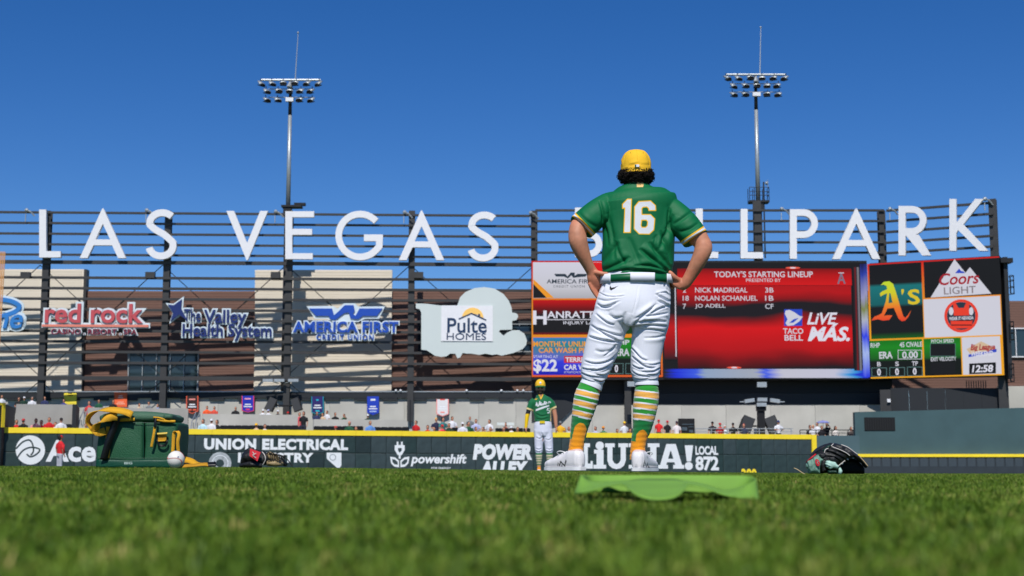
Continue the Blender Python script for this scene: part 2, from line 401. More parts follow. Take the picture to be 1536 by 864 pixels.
# foul pole screen at the left edge of the frame
FP = Plane(-30, 73, 8, 73)
fpm = mat('orange_mesh', C(236, 176, 110), .6, var=.05); fpm.node_tree.nodes['Principled BSDF'].inputs['Alpha'].default_value = .6
fp = empty('foul_pole', FP.P(-6, 703), 'orange foul pole with mesh screen cut by the left edge', 'foul pole')
bb = MB(); bb.tube([FP.P(-22, 712), FP.P(-5, 378)], .06, 10); bb.build('pole', fpm, fp)
bb = MB()
for i in range(5):
    a, c = FP.P(-4+i*2.9, 378), FP.P(-15+i*2.9, 560); bb.bar(a, c, .045)
for j in range(90):
    y = 378+j*2.02; bb.bar(FP.P(-4-j*.122, y), FP.P(7.8-j*.122, y), .03)
bb.build('mesh_screen', fpm, fp)

# ---- centre-field walls at the right
BE = Plane(1218, 93, 1600, 93)
be = empty('batters_eye', BE.P(1400, 703), 'large plain teal batter\'s eye wall standing right of the scoreboard posts', 'wall')
q = [BE.hit(1285, 704), BE.hit(1285, 618), BE.hit(1640, 609), BE.hit(1640, 704)]
bb = MB(); BE.prism(bb, [[(q[0][0], -.4), (q[3][0], -.4), (q[3][0], q[2][1]), (q[0][0], q[1][1])]], -.6, -.1, px=False); bb.build('panel', M['teal'], be)
bb = MB(); BE.rect(bb, 1226, 653.5, 1290, 712, -.5, 0); bb.build('low_panel', M['teal2'], be)
bb = MB(); BE.rect(bb, 1297, 626, 1343, 646, -.1, -.06); v = bb.build('vent', M['black'], be)
bb = MB()
for i in range(12): BE.rect(bb, 1299+i*3.6, 627, 1300+i*3.6, 645, -.06, -.03)
bb.build('vent_bars', M['darksteel'], be)
lw = empty('centre_field_wall', BE.P(1450, 703), 'low padded centre field wall with yellow line in front of the teal wall', 'wall')
u0 = BE.hit(1290, 690)[0]; z1 = BE.hit(1300, 686)[1]; z0 = BE.hit(1300, 698)[1]
bb = MB(); BE.rect(bb, 1285, 681, 1640, 685.5, -.08, .25); bb.build('yellow_line', M['yellow'], lw)
gp = mat('grey_pad', C(58, 68, 75), .6, var=.1, scale=2); gp2 = mat('dark_pad', C(46, 54, 60), .6, var=.1, scale=2)
for i in range(30):
    x = 1222+i*14.2
    if x < 1285: pass
    bb = MB(); BE.rect(bb, x+.7, 687 if x > 1284 else 686, x+12.2, 699.5, .05, .2); bb.build('pad', gp, lw)
    bb = MB(); BE.rect(bb, x+12.3, 687 if x > 1284 else 686, x+14.8, 699.5, .04, .17); bb.build('pad_joint', gp2, lw)
bb = MB(); BE.rect(bb, 1222, 699.6, 1640, 716, .0, .22); bb.build('kick_board', gp2, lw)

# ---- stands: concrete back wall, parapets
BW = Plane(-60, 112.05, 820, 112.05)
st = empty('grandstand', BW.P(380, 703), 'pale concrete grandstand wall and parapets behind the outfield wall', 'grandstand')
for i in range(16):
    x0 = -66+i*56; bb = MB(); BW.rect(bb, x0, 596, x0+55.7, 715, -.5, 0 if i % 2 else .01); bb.build('wall_panel', M['concrete'], st)
for (x0, x1, y0) in ((22, 112, 606.5), (130, 281, 612), (303, 446, 621.5), (470, 610, 629.5)):
    xm = (x0+x1)/2; yw = wallY(xm)+7; P = Plane(x0, wallY(x0)+7, x1, wallY(x1)+7)
    bb = MB(); P.rect(bb, x0, y0, x1, 712, -.3, 0); bb.build('parapet', M['concrete2'] if x0 < 200 else M['concrete'], st)
P = Plane(112, wallY(112)+7.3, 117.5, wallY(112)+13); bb = MB(); P.rect(bb, 112.2, 607, 117.5, 712, -.2, 0); bb.build('parapet', M['char'], st)
bb = MB(); P = Plane(0, 82, 800, 90)
for (dy, z) in ((2.2, 1.2), (9, 2.1), (14, 2.3)):
    a, c = W(-40, 703, wallY(4)+dy), W(1240, 703, 91+dy)
    bb.add([(a.x, a.y, -.3), (c.x, c.y, -.3), (c.x, c.y+6, -.3), (a.x, a.y+7, -.3), (a.x, a.y, z), (c.x, c.y, z), (c.x, c.y+6, z), (a.x, a.y+7, z)],
           [(0, 3, 2, 1), (4, 5, 6, 7), (0, 1, 5, 4), (1, 2, 6, 5), (2, 3, 7, 6), (3, 0, 4, 7)])
bb.build('terrace', M['concrete2'], st)
rm = M['galv']
bb = MB(); bb.bar(W(281.5, 612, 85), W(281.5, 645, 85), .07); bb.build('rail_post', M['darksteel'], st)
bb = MB(); bb.bar(W(615.5, 600, 92), W(615.5, 640, 92), .09); bb.build('rail_post', M['darksteel'], st)
for (x, y) in ((118, 640), (286, 644)):
    bb = MB()
    for dx in (0, 6):
        bb.tube([W(x+dx, y, 84), W(x+dx+2, y-12, 85.5), W(x+dx+8, y-26, 88)], .03, 6)
        for t in (0, .5, 1): bb.tube([W(x+dx+8*t, y-26*t+3, 84+4*t), W(x+dx+8*t, y-26*t+12, 84+4*t)], .025, 6)
    bb.build('stair_rail', rm, st)
# right-hand concrete
BW2 = Plane(815, 111.65, 1345, 111.65)
cs = empty('concrete_concourse', BW2.P(1050, 703), 'pale concrete concourse wall below the big scoreboard', 'wall')
for i in range(8):
    x0 = 822+i*67; bb = MB(); BW2.rect(bb, x0, 607, x0+66.7, 715, -.5, 0 if i % 2 else .012); bb.build('wall_panel', M['concrete'], cs)
bb = MB(); BW2.prism(bb, [[(815, 592), (866, 606), (838, 634), (815, 640)]], .02, .3); bb.build('stair_underside', M['char'], cs)
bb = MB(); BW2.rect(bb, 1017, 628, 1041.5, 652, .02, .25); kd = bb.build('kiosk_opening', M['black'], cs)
shelf = mat('kiosk_shelf', C(70, 84, 92), .5, var=.4, scale=3)
bb = MB(); BW2.rect(bb, 1022, 636, 1040, 637.2, .26, .3); BW2.rect(bb, 1022, 641, 1030, 646, .26, .3); BW2.rect(bb, 1032, 640, 1040, 641, .26, .3); BW2.rect(bb, 1033, 645, 1039, 649, .26, .3); bb.build('shelf', shelf, kd)
wr = Plane(1045, 96, 1290, 97)
for (a, c, y) in ((1043, 1190, 643), (1200, 1290, 645)):
    rr = empty('guard_rail', wr.P(a, 653), 'thin %s guard rail along the concourse %s' % (('grey', 'between the kiosk and the loudspeakers') if a < 1100 else ('dark', 'beneath the lavender umbrella')), 'railing')
    m_ = rm if a < 1100 else M['darksteel']
    bb = MB(); bb.tube([wr.P(a, y), wr.P(c, y)], .03, 6); bb.build('top_rail', m_, rr)
    bb = MB(); bb.tube([wr.P(a, y+4.5), wr.P(c, y+4.5)], .02, 6); bb.build('mid_rail', m_, rr)
    k = 0
    while a+k*24 <= c: bb = MB(); bb.tube([wr.P(a+k*24, y), wr.P(a+k*24, y+14)], .03, 6); bb.build('post', m_, rr); k += 1
# dark soffit and charcoal wall under the scoreboard
un = empty('concourse_backdrop', BW2.P(1000, 703, 1), 'charcoal wall and dark soffit under the scoreboard', 'wall')
bb = MB(); BW2.rect(bb, 800, 590, 1338, 607, -.2, .05); bb.build('charcoal_wall', M['char'], un)
bb = MB(); BW2.rect(bb, 800, 560, 1338, 589.6, -.2, .06); bb.build('black_wall', M['black'], un)  # black panel putting the scoreboard's shade on the upper wall into its colour
bb = MB(); a, c = BW2.P(800, 590, .6), BW2.P(1322, 590, .6); zt_ = W(900, 566, 110).z; zb_ = W(900, 592, 110).z
bb.box(((a.x+c.x)/2, a.y+.1, zt_+.3), (c.x-a.x, .8, .3)); bb.build('soffit', M['black'], un)
CP = Plane(1320, 109.5, 1512, 107)
cp = empty('charcoal_screen_wall', CP.P(1420, 703), 'charcoal panelled wall between posts right of the concourse', 'wall')
for i in range(6):
    x0 = 1337+i*27.3; bb = MB(); CP.rect(bb, x0, 582, x0+27.1, 650, -.3, 0); bb.build('panel', M['char'], cp)
for x0, x1, ya, yb in ((1321, 1337, 585, 650), (1498, 1513, 560, 650)):
    bb = MB(); CP.rect(bb, x0, ya, x1, yb, -.2, .5); bb.build('post', M['steel'], cp)
bb = MB(); CP.rect(bb, 1331, 599, 1336, 604, .5, .7); bb.build('wall_lamp', M['white'], cp)
bb = MB()
for i in range(9): CP.rect(bb, 1449+i*3.6, 571, 1450.4+i*3.6, 582, .0, .1)
bb.build('louvre', M['darksteel'], cp)

# ---- building behind
BB = Plane(-80, 117.2, 1700, 117.2)
bd = empty('stadium_building', BB.P(380, 703), 'brown and beige metal clad building behind the sign frame', 'building')
def clad(x0, y0, x1, y1, m, off, name='wall', rib=2.0):
    """siding: each course of the cladding stands proud with a recessed joint"""
    bb = MB(); k = int((y1-y0)/rib)
    for i in range(k):
        ya = y0+(y1-y0)*i/k; yb = y0+(y1-y0)*(i+1)/k
        BB.rect(bb, x0, ya+.12*rib, x1, yb, off-.3, off)
    BB.rect(bb, x0, y0, x1, y1, off-.35, off-.04)
    o = bb.build(name, m, bd); return o
clad(-80, 436.5, 1320, 594, M['brown'], 0, rib=4)
clad(-80, 405, 125, 592, M['beige'], .5, 'facade_panel', rib=4)
clad(384, 406, 588, 592, M['beige'], .5, 'facade_panel', rib=4)
bb = MB(); BB.rect(bb, 125.2, 405, 129, 592, -.3, .45); bb.build('corner_trim', M['steel'], bd)
clad(1330, 447, 1640, 584, M['brown'], -2, rib=4)
bb = MB(); BB.rect(bb, 1508, 577.5, 1640, 625, -3, -1.6); bb.build('concrete_base', M['concrete'], bd)
bb = MB(); BB.rect(bb, -80, 592.5, 1000, 640, -1, -.2); bb.build('base', M['concrete2'], bd)
def window(x0, y0, x1, y1, n, off=.03, fr=M['white'], rows=1):
    wd = MB(); t = 1.2
    BB.prism(wd, [[(x0-.5, y0-.5), (x1+.5, y0-.5), (x1+.5, y1+.5), (x0-.5, y1+.5)], [(x0, y0+t), (x1, y0+t), (x1, y1-t), (x0, y1-t)]], off, off+.2)
    w_ = wd.build('window', fr, bd)
    for i in range(n+1):
        x = x0+(x1-x0-t)*i/n; m_ = MB(); BB.rect(m_, x, y0+t+.1, x+t, y1-t-.1, off, off+.19); m_.build('mullion', fr, w_)
    for i in range(n):
        xa = x0+t+(x1-x0-t)*i/n; xb = x0+(x1-x0-t)*(i+1)/n
        for r_ in range(rows):
            ya = y0+t+(y1-y0-2*t)*r_/rows; yb = y0+t+(y1-y0-2*t)*(r_+1)/rows-.4
            g = MB(); BB.rect(g, xa+.1, ya, xb-.1, yb, off-.02, off+.04); g.build('pane', M['glass'], w_)
window(193, 529, 298, 588, 5, fr=M['galv'], rows=3)
window(628, 485, 660, 528, 3, fr=M['char'])
window(742, 486, 798, 528, 3, fr=M['galv'])
window(1514, 489, 1640, 533, 6, off=-1.97)
# floor edge of the terrace and dark boxes standing in for the stepped shadow below it
FE = Plane(-80, 111.8, 803, 111.8)
fe = empty('terrace_edge', FE.P(380, 592), 'long dark steel edge beam along the top of the concrete stand wall', 'beam')
bb = MB(); FE.rect(bb, -80, 588.5, 803, 597, -.6, 0); bb.build('edge_beam', M['char'], fe)
bb = MB(); FE.rect(bb, -80, 586.8, 803, 588.2, -.5, .05); bb.build('top_pipe', M['galv'], fe)
for i in range(19):
    x = 10+i*43.4; bb = MB(); FE.rect(bb, x, 597.1, x+22, 600.6, -.4, -.02); bb.build('drop_box', M['char'], fe)
for x in (594, 601, 700, 752, 776, 785): bb = MB(); bb.ball(FE.P(x, 586, .1), .1); bb.build('lamp', M['white'], fe)
# ================================================================ SIGN FRAME AND LETTERS
SF = Plane(0, 110, 803, 111.7); SR = Plane(803, 110.5, 1303, 110.5); SB = Plane(1303, 110.5, 1503, 106.3)
sg = empty('stadium_sign', SF.P(430, 703), 'huge steel frame carrying white letters LAS VEGAS BALLPARK', 'sign')
def post(P, x, y0, y1, w=9.5, d=.55, m=M['steel'], parent=sg, off=-.3):
    hw = w/2/ppm(110.5); u, z0 = P.hit(x, y1); z1 = P.hit(x, y0)[1]
    bb = MB(); t = .05
    for (a, b_, o0, o1) in ((-hw, hw, off, off+t), (-hw, hw, off-d, off-d+t), (-.05, .05, off-d+t+.002, off-.002)):
        P.prism(bb, [[(u+a, z0), (u+b_, z0), (u+b_, z1), (u+a, z1)]], o0, o1, px=False)
    return bb.build('post', m, parent)
def hitx(P, u, z): return P.pt(u, z)
posts = []
for x in (57, 241.5, 428, 615, 802.5): post(SF, x, 315, 632)
for x in (1139,): post(SR, x, 300, 394, 11)
post(SR, 1327, 315, 400, 10)
post(SB, 1491, 297, 386, 11)
post(SR, 943, 560, 652, 10)
def rail(P, x0, y, x1, h, off=-.28, name='rail', ref=None):
    z = P.hit(ref or x0, y)[1]; hh = h/ppm(110)/2; ua, ub = P.hit(x0, y)[0], P.hit(x1, y)[0]
    bb = MB(); P.prism(bb, [[(ua, z-hh), (ub, z-hh), (ub, z+hh), (ua, z+hh)]], off, off+.2, px=False)
    return bb.build(name, M['steel'], sg)
for y in (317, 333, 349, 365, 380.5): rail(SF, -80, y, 803, 3.2, ref=0)
rail(SF, -80, 391.8, 803, 5.5, ref=0, name='main_beam', off=-.26)
for y in (415, 431, 447, 463.5, 479.5, 495.5, 511, 527, 543.5): rail(SF, -80, y, 803, 3.8, ref=0)
rail(SF, -80, 566.5, 803, 6, ref=0, name='main_beam', off=-.26)
for y in (315, 331, 347, 363, 378.5): rail(SR, 803, y, 1327, 3.2, ref=803); rail(SB, 1329, y+2.6, 1490, 3.4, ref=1303)
# diagonal bracing rods, two per bay, upper and lower
bx_ = [-128, 57, 241.5, 428, 615, 802.5]
for a, c in zip(bx_, bx_[1:]):
    for (ya, yb) in ((396, 564), (570, 738)):
        for (p, q) in (((a, ya), (c, yb)), ((a, yb), (c, ya))):
            o_ = -.55 if p[1] == ya else -.62
            if ya > 500:
                if p[1] == ya: q = (p[0]+(q[0]-p[0])*.12, 589)
                else: p = (p[0]+(q[0]-p[0])*.88, 589)
            bb = MB(); bb.tube([SF.P(*p, o_), SF.P(*q, o_)], .035, 6); bb.build('brace', M['steel'], sg)
            A, B_ = SF.P(*p, o_), SF.P(*q, o_)
            for t in ((.33, .67) if ya < 500 else ()): bb = MB(); bb.tube([A.lerp(B_, t-.015), A.lerp(B_, t+.015)], .075, 6); bb.build('turnbuckle', M['steel'], sg)
# lamp boxes beside the posts and brackets on top
for x in (40, 226.5, 414, 628): bb = MB(); SF.rect(bb, x-7, 409, x+7, 418, .0, .45); bb.build('lamp_box', M['steel'], sg)
for (P, x, y) in ((SF, 41, 316), (SF, 221, 316), (SF, 414, 318), (SF, 607, 319), (SF, 796, 320), (SR, 1172, 314), (SB, 1336, 314), (SB, 1478, 299)):
    bb = MB(); c = P.P(x, y, .2); s_ = 1 if P is not SB or x > 1400 else -1
    bb.tube([c, c+Vector((.3, 0, -.1)), c+Vector((.62, .1, -.45))], .06, 6); bb.ball(c, .16); bb.tube([c+Vector((-.05, 0, -.3)), c+Vector((-.05, 0, -.9))], .04, 5)
    bb.build('bracket', M['galv'], sg)
def letter(ch, P, x0, y0, x1, y1):
    w_, h_ = x1-x0, y1-y0; s = 10.4
    def X(*pts): return [(x0+a, y0+b_) for a, b_ in pts]
    cx = x0+w_/2
    if ch == 'L': lp = [X((0, 0), (s, 0), (s, h_-s*.9), (w_, h_-s*.9), (w_, h_), (0, h_))]
    elif ch == 'E':
        m_ = h_*.43; t = s*.85
        lp = [X((0, 0), (w_, 0), (w_, t), (s, t), (s, m_-t/2), (w_-3, m_-t/2), (w_-3, m_+t/2), (s, m_+t/2), (s, h_-t), (w_-2, h_-t), (w_-2, h_), (0, h_))]
    elif ch == 'A':
        a = w_/2; k = a/h_; t = s*1.12; bar0, bar1 = h_*.62, h_*.74
        lp = [X((a, -1), (a+1.2, 0), (w_, h_), (w_-t, h_), (w_-t-(h_-bar1)*k, bar1), (t+(h_-bar1)*k, bar1), (t, h_), (0, h_), (a-1.2, 0)),
              X((a, t/k*.9), (a+(bar0-t/k*.9)*k, bar0), (a-(bar0-t/k*.9)*k, bar0))]
    elif ch == 'V':
        a = w_/2; t = s*1.1; lp = [X((0, 0), (t, 0), (a, h_-t/(a/h_)*.93), (w_-t, 0), (w_, 0), (a+1, h_), (a-1, h_))]
    elif ch == 'S':
        r = w_/2; q = h_*.27; e = s/2
        path = arc(cx+1, y0+q, r*.84-1, q-e, 40, 205, 14)[:-1]
        c2 = arc(cx-1, y1-q*1.02, r-e, q*1.02-e, 48, -168, 18)
        path = path+[(cx-r*.35, y0+h_*.415), (cx+r*.15, y0+h_*.5)]+c2[2:]
        pp = [(q_.x, q_.y) for q_ in smoothcurve([(x, y, 0) for x, y in path], 2)]
        lp = [ribbon(pp, s*.98)]
    elif ch == 'G':
        r = h_/2-s/2; ccx = x0+h_/2
        path = arc(ccx, y0+h_/2, r, r, 42, 325, 30); end = path[-1]
        path = path[:-1]+[(x1-s*.55, y0+h_*.72), (x1-s*.5, y0+h_*.545), (x1-w_*.4, y0+h_*.545)]
        lp = [ribbon(path, s*.95)]
    elif ch == 'P' or ch == 'R':
        r = h_*.29; t = s*.95; ax = w_-r if ch == 'P' else w_*.86-r
        o_ = arc(x0+ax, y0+r, r, r, 90, -90, 14); i_ = arc(x0+ax, y0+r, r-t, r-t, 90, -90, 12)
        if ch == 'P': lp = [X((0, h_), (0, 0))+o_+X((s, 2*r), (s, h_))]
        else: lp = [X((0, h_), (0, 0))+o_[:-1]+X((w_*.62, 2*r), (w_, h_), (w_-s*1.25, h_), (s+1.5, 2*r+2), (s, 2*r+2), (s, h_))]
        lp.append([(x0+s, y0+t)]+i_+[(x0+s, y0+2*r-t)])
    elif ch == 'K':
        lp = [X((0, 0), (s, 0), (s, h_*.46), (w_*.66, 0), (w_*.66+s*1.2, 0), (w_*.36, h_*.49), (w_, h_), (w_-s*1.35, h_), (w_*.225, h_*.6), (s, h_*.66), (s, h_), (0, h_))]
    elif ch == 'B':
        r1, r2 = h_*.24, h_*.26; t = s*.95
        lp = [X((0, h_), (0, 0))+arc(x0+w_-r2-3, y0+r1, r1, r1, 90, -80, 10)+arc(x0+w_-r2, y1-r2, r2, r2, 80, -90, 10),
              [(x0+s, y0+t)]+arc(x0+w_-r2-3, y0+r1, r1-t*.9, r1-t, 90, -90, 8)+[(x0+s, y0+2*r1-t)],
              [(x0+s, y1-2*r2+t)]+arc(x0+w_-r2, y1-r2, r2-t, r2-t, 90, -90, 8)+[(x0+s, y1-t)]]
    bb = MB(); P.prism(bb, lp, .12, .5); o = bb.build('letter', M['white'], sg)
    bk = MB(); u, z = P.hit(cx, y0+h_*.5)
    for dz in (-1.2, 1.2): bk.bar(P.pt(u-.3, z+dz, -.1), P.pt(u-.3, z+dz, .12), .12)
    return o
for ch, x0, y0, x1, y1 in (('L', 61.5, 316, 93.5, 387.5), ('A', 122, 315, 191, 388.5), ('S', 221, 315.5, 267.5, 390.5), ('V', 341, 318, 403, 391.5), ('E', 429, 318.5, 472, 390),
    ('G', 503.5, 317.5, 575, 392), ('A', 598.5, 318, 666.5, 391.5), ('S', 702, 319, 748.5, 393.5)): letter(ch, SF, x0, y0, x1, y1)
for ch, x0, y0, x1, y1 in (('B', 862, 313, 903, 387), ('A', 930, 313, 999, 388), ('L', 1042.5, 314.5, 1076, 388.5), ('L', 1109.5, 315, 1143, 389), ('P', 1183, 315.5, 1225, 389.5), ('A', 1246.5, 315, 1318, 390)): letter(ch, SR, x0, y0, x1, y1)
letter('R', SB, 1349.5, 310.5, 1398, 384.5); letter('K', SB, 1425.5, 300, 1484, 377.5)

# ---- advertising signs hanging on the frame
wbk = mat('sign_backing', C(205, 218, 222), .5, var=.03)
def adsign(label, x, y): return empty('advertising_sign', SF.P(x, y, .3), label, 'sign')
navy = mat('sign_navy', C(22, 42, 104), .5, var=.05); blue = mat('sign_blue', C(20, 72, 170), .5, var=.05)
red_ = mat('sign_red', C(190, 78, 84), .5, var=.05); dred = mat('sign_dark_red', C(130, 40, 60), .5, var=.05); coral = mat('sign_coral', C(222, 130, 110), .5, var=.04); sky_ = mat('sign_sky', C(44, 120, 190), .5, var=.1)
K = dict(off=.55, th=.14, halo=wbk, halo_th=.12)
s = adsign('sign cut by the left edge with blue swoosh and letters ne', 15, 497)
text(SF, 'ne', -4, 473, 38, 494, sky_, s, shear=.2, bold=.03, halo_b=.07, **K)
pts = [(q.x, q.y) for q in smoothcurve([(-20, 451, 0), (0, 450, 0), (20, 453, 0), (32, 460, 0), (27, 468, 0), (12, 474, 0), (0, 478, 0)], 5)]
bb = MB(); SF.prism(bb, [ribbon(pts, 13)], .35, .45); bb.build('backing', wbk, s); bb = MB(); SF.prism(bb, [ribbon(pts, 6.5)], .46, .58); bb.build('swoosh', sky_, s)
s = adsign('red rock casino resort spa sign with red letters on white outlines', 145, 506)
text(SF, 'red rock', 71, 457, 217, 486, red_, s, bold=.035, halo_b=.055, **K)
bb = MB(); SF.rect(bb, 65, 485, 227, 493, .35, .47); bb.build('backing', wbk, s)
bb = MB(); SF.rect(bb, 66, 488, 225, 491.5, .48, .6); bb.build('underline', coral, s)
text(SF, 'CASINO . RESORT . SPA', 80, 494.5, 208, 503, dred, s, bold=.02, halo_b=.07, **K)
s = adsign('The Valley Health System sign with navy star and letters', 330, 512)
text(SF, 'The', 278, 465, 303, 484, navy, s, bold=.01, halo_b=.06, **K)
text(SF, 'Valley', 308, 466, 371, 492, navy, s, bold=.03, halo_b=.06, **K)
text(SF, 'Health System', 276, 487, 409, 512, navy, s, bold=.03, halo_b=.06, **K)
stp = [(254, 458), (263, 459), (275, 450), (274, 464), (283, 482), (271, 473), (258, 483), (262, 470)]
bb = MB(); SF.prism(bb, [[(266+(x-266)*1.3, 468+(y-468)*1.25) for x, y in stp]], .4, .5); bb.build('backing', wbk, s); bb = MB(); SF.prism(bb, [stp], .51, .62); bb.build('star', navy, s)
s = adsign('America First Credit Union sign with blue winged bird emblem', 519, 508)
text(SF, 'AMERICA FIRST', 441, 483.5, 598, 500, blue, s, bold=.055, space=1.05, halo_b=.06, **K)
text(SF, 'CREDIT UNION', 476, 503, 561, 511, blue, s, bold=.02, halo_b=.09, space=1.25, **K)
wing = [[(465, 464), (499, 464), (502, 474), (509, 468), (518, 459), (531, 459), (533, 467), (530, 472), (534, 475), (540, 464), (574, 464), (566, 475), (545, 475), (538, 480), (527, 479), (524, 470), (517, 471), (504, 481), (497, 480), (494, 475), (475, 475)]]
bb = MB(); SF.prism(bb, [[(461, 460.5), (500, 460), (507, 464), (517, 456), (533, 456), (538, 461), (578, 460.5), (569, 479), (548, 479), (538, 484), (500, 484), (492, 479), (473, 479)]], .4, .5); bb.build('backing', wbk, s)
bb = MB(); SF.prism(bb, wing, .51, .62); bb.build('bird_emblem', blue, s)
s = adsign('Pulte Homes sign, white square on a pale lumpy silhouette board', 705, 536)
pale = mat('pale_board', C(200, 209, 206), .5, var=.02, scale=.5)
sil = [(624, 456), (640, 456.5), (660, 459), (686, 459), (690, 447), (698, 439), (712, 433), (727, 431.5), (742, 434), (755, 442), (763, 452), (767, 462), (768, 470), (772, 470), (776, 472), (777, 476), (774, 481), (768, 482), (768, 495), (750, 495.5), (748, 498), (755, 504), (760, 500), (768, 496), (778, 496), (786, 501), (790, 511), (789, 518), (784, 524), (770, 530), (752, 534), (745, 532), (738, 533), (728, 531), (718, 533), (708, 531), (700, 531), (694, 530), (690, 537), (686, 538), (683, 531), (675, 531), (670, 535), (662, 536), (652, 534), (645, 529), (640, 526), (632, 525), (632, 470), (630, 465), (624, 463)]
bb = MB(); SF.prism(bb, [sil], .15, .4); bb.build('silhouette_board', pale, s)
bb = MB(); SF.rect(bb, 662, 459.5, 739, 512.5, .41, .47); bb.build('square_board', M['white'], s)
pk = dict(off=.475, th=.03); nv = mat('ink_navy', C(24, 52, 86), .5, var=0); sunm = mat('sun_orange', C(250, 200, 105), .5, var=0)
text(SF, 'Pulte', 671, 478, 730, 500, nv, s, bold=.02, **pk); text(SF, 'HOMES', 670, 500.5, 729, 510.5, nv, s, bold=0, **pk)
bb = MB(); SF.prism(bb, [arc(709, 478, 16, 15.5, 172, 0, 14)+[(716, 473), (707, 470.5), (700, 474)]], .475, .49); bb.build('sun_emblem', sunm, s)
bb = MB(); SF.prism(bb, [ribbon([(688, 479.5), (707, 471), (729, 481)], 1.6)], .495, .51); SF.rect(bb, 717, 472, 720, 476, .495, .51); bb.build('roof_emblem', nv, s)

# ================================================================ SCOREBOARD
sb = empty('scoreboard', SR.P(1050, 703), 'wide video scoreboard showing a red starting lineup screen', 'scoreboard')
SB1 = Plane(797, 110.0, 1303, 110.0); SB2 = Plane(1303, 110.0, 1503, 105.9)
blk = screen('led_black', C(22, 24, 28)); lgrey = screen('led_light', C(203, 203, 215)); wht = screen('led_white', C(215, 215, 228)); org = screen('led_orange', C(232, 150, 40)); rede = screen('led_red', C(214, 22, 26)); yel = screen('led_yellow', C(214, 190, 40))
dk = screen('led_ink', C(38, 52, 66)); blu = screen('led_blue', C(40, 70, 190)); crim = screen('led_crimson', C(160, 28, 42)); grn = screen('led_green', C(24, 110, 30))
def panel(P, x0, y0, x1, y1, m, off, name='screen_panel', th=.03, parent=sb, ref=None):
    xm = (x0+x1)/2; ua, ub = P.hit(x0, (y0+y1)/2)[0], P.hit(x1, (y0+y1)/2)[0]
    r_ = ref or xm; za, zb = P.hit(r_, y1)[1], P.hit(r_, y0)[1]
    bb = MB()
    # local mesh with axes u, z, off so that Generated coordinates follow the screen
    vs = [(ua, za, 0), (ub, za, 0), (ub, zb, 0), (ua, zb, 0), (ua, za, th), (ub, za, th), (ub, zb, th), (ua, zb, th)]
    um = (ua+ub)/2
    bb.add([(x-um, y-za, z) for x, y, z in vs], [(0, 3, 2, 1), (4, 5, 6, 7), (0, 1, 5, 4), (1, 2, 6, 5), (2, 3, 7, 6), (3, 0, 4, 7)])
    me = bb.mesh(name, m); o = bpy.data.objects.new(name, me); COL.objects.link(o)
    wp_ = P.pt(um, za, off); o.parent = parent; o.location = wp_-worg(parent); o.rotation_euler = P.rot.to_euler(); ORG[o.name] = wp_
    o['rotated'] = 1
    return o
def ptext(P, s_, x0, y0, x1, y1, m, off=.05, **k): return text(P, s_, x0, y0, x1, y1, m, sb, off=off, th=.012, **k)
def ppoly(P, loops, m, off=.05, name='print', th=.012): bb = MB(); P.prism(bb, loops, off, off+th); return bb.build(name, m, sb)
bb = MB(); SB1.rect(bb, 797, 391, 1303, 569.5, -1.2, -.03); bb.build('cabinet', M['black'], sb)
bb = MB(); u0_, zt2 = SB2.hit(1303, 395); u1_ = SB2.hit(1503, 470)[0]; zb2 = SB2.hit(1303, 568.5)[1]
SB2.prism(bb, [[(u0_+.05, zb2), (u1_, zb2), (u1_, zt2), (u0_+.05, zt2)]], -1.2, -.03, px=False); bb.build('cabinet', M['black'], sb)
# left board
panel(SB1, 797.5, 391.5, 993, 565.5, screen_ramp('edge_ramp', [(0, C(214, 90, 40)), (.5, C(225, 150, 30)), (.9, C(205, 50, 30)), (1, C(200, 25, 30))]), 0, 'border')
af = panel(SB1, 799.5, 393.5, 907, 447.5, screen_ramp('af_ramp', [(0, C(168, 168, 176)), (.3, C(195, 195, 204)), (1, C(205, 205, 220))]), .03)
ppoly(SB1, [[(800, 419), (830, 447), (800, 447)]], blk, .061); ppoly(SB1, [[(800, 419), (800, 426), (820, 447), (831, 447)]], org, .075)
ppoly(SB1, [[(883, 394), (907, 394), (907, 430)]], rede, .075)
ptext(SB1, 'AMERICA FIRST', 820, 419, 893, 425.5, dk, .061, bold=.02); ptext(SB1, 'CREDIT UNION', 830, 428, 877, 431.5, dk, .061, space=1.3)
ppoly(SB1, [[(831, 411), (848, 411), (851, 415), (856, 409), (862, 409), (862, 414), (866, 411), (882, 411), (878, 415), (866, 416), (860, 417), (857, 413), (852, 418), (846, 415), (834, 415)]], dk, .061, 'bird_emblem')
panel(SB1, 799.5, 450, 907, 502, screen_ramp('han_ramp', [(0, C(120, 12, 18)), (.08, C(24, 24, 28)), (.55, C(26, 26, 30)), (.75, C(110, 12, 16)), (1, C(190, 14, 18))]), .03)
ptext(SB1, 'H', 799.5, 466, 820, 487, wht, .061, bold=.05); ptext(SB1, 'ANRATTY', 820.5, 467, 903, 477.5, wht, .061, bold=.03)
ppoly(SB1, [[(820, 479), (903, 479), (903, 480), (820, 480)]], wht, .061); ptext(SB1, 'INJURY LAW', 845, 482, 900, 488, wht, .061, bold=.01)
panel(SB1, 799.5, 506.5, 907, 562.5, screen_ramp('cw_ramp', [(0, C(24, 30, 170)), (.3, C(50, 60, 215)), (.5, C(90, 100, 190)), (.8, C(40, 130, 130)), (1, C(50, 120, 190))], noise_amt=.4, nscale=5), .03)
ptext(SB1, 'MONTHLY UNLIMITED', 800, 512, 905, 520, org, .061, bold=.03); ptext(SB1, 'CAR WASH PLANS', 808, 521.5, 900, 529.5, org, .061, bold=.03)
ptext(SB1, 'STARTING AT', 800, 533, 837, 537, wht, .061); ptext(SB1, '$22', 800, 539, 836, 560, wht, .061, bold=.05)
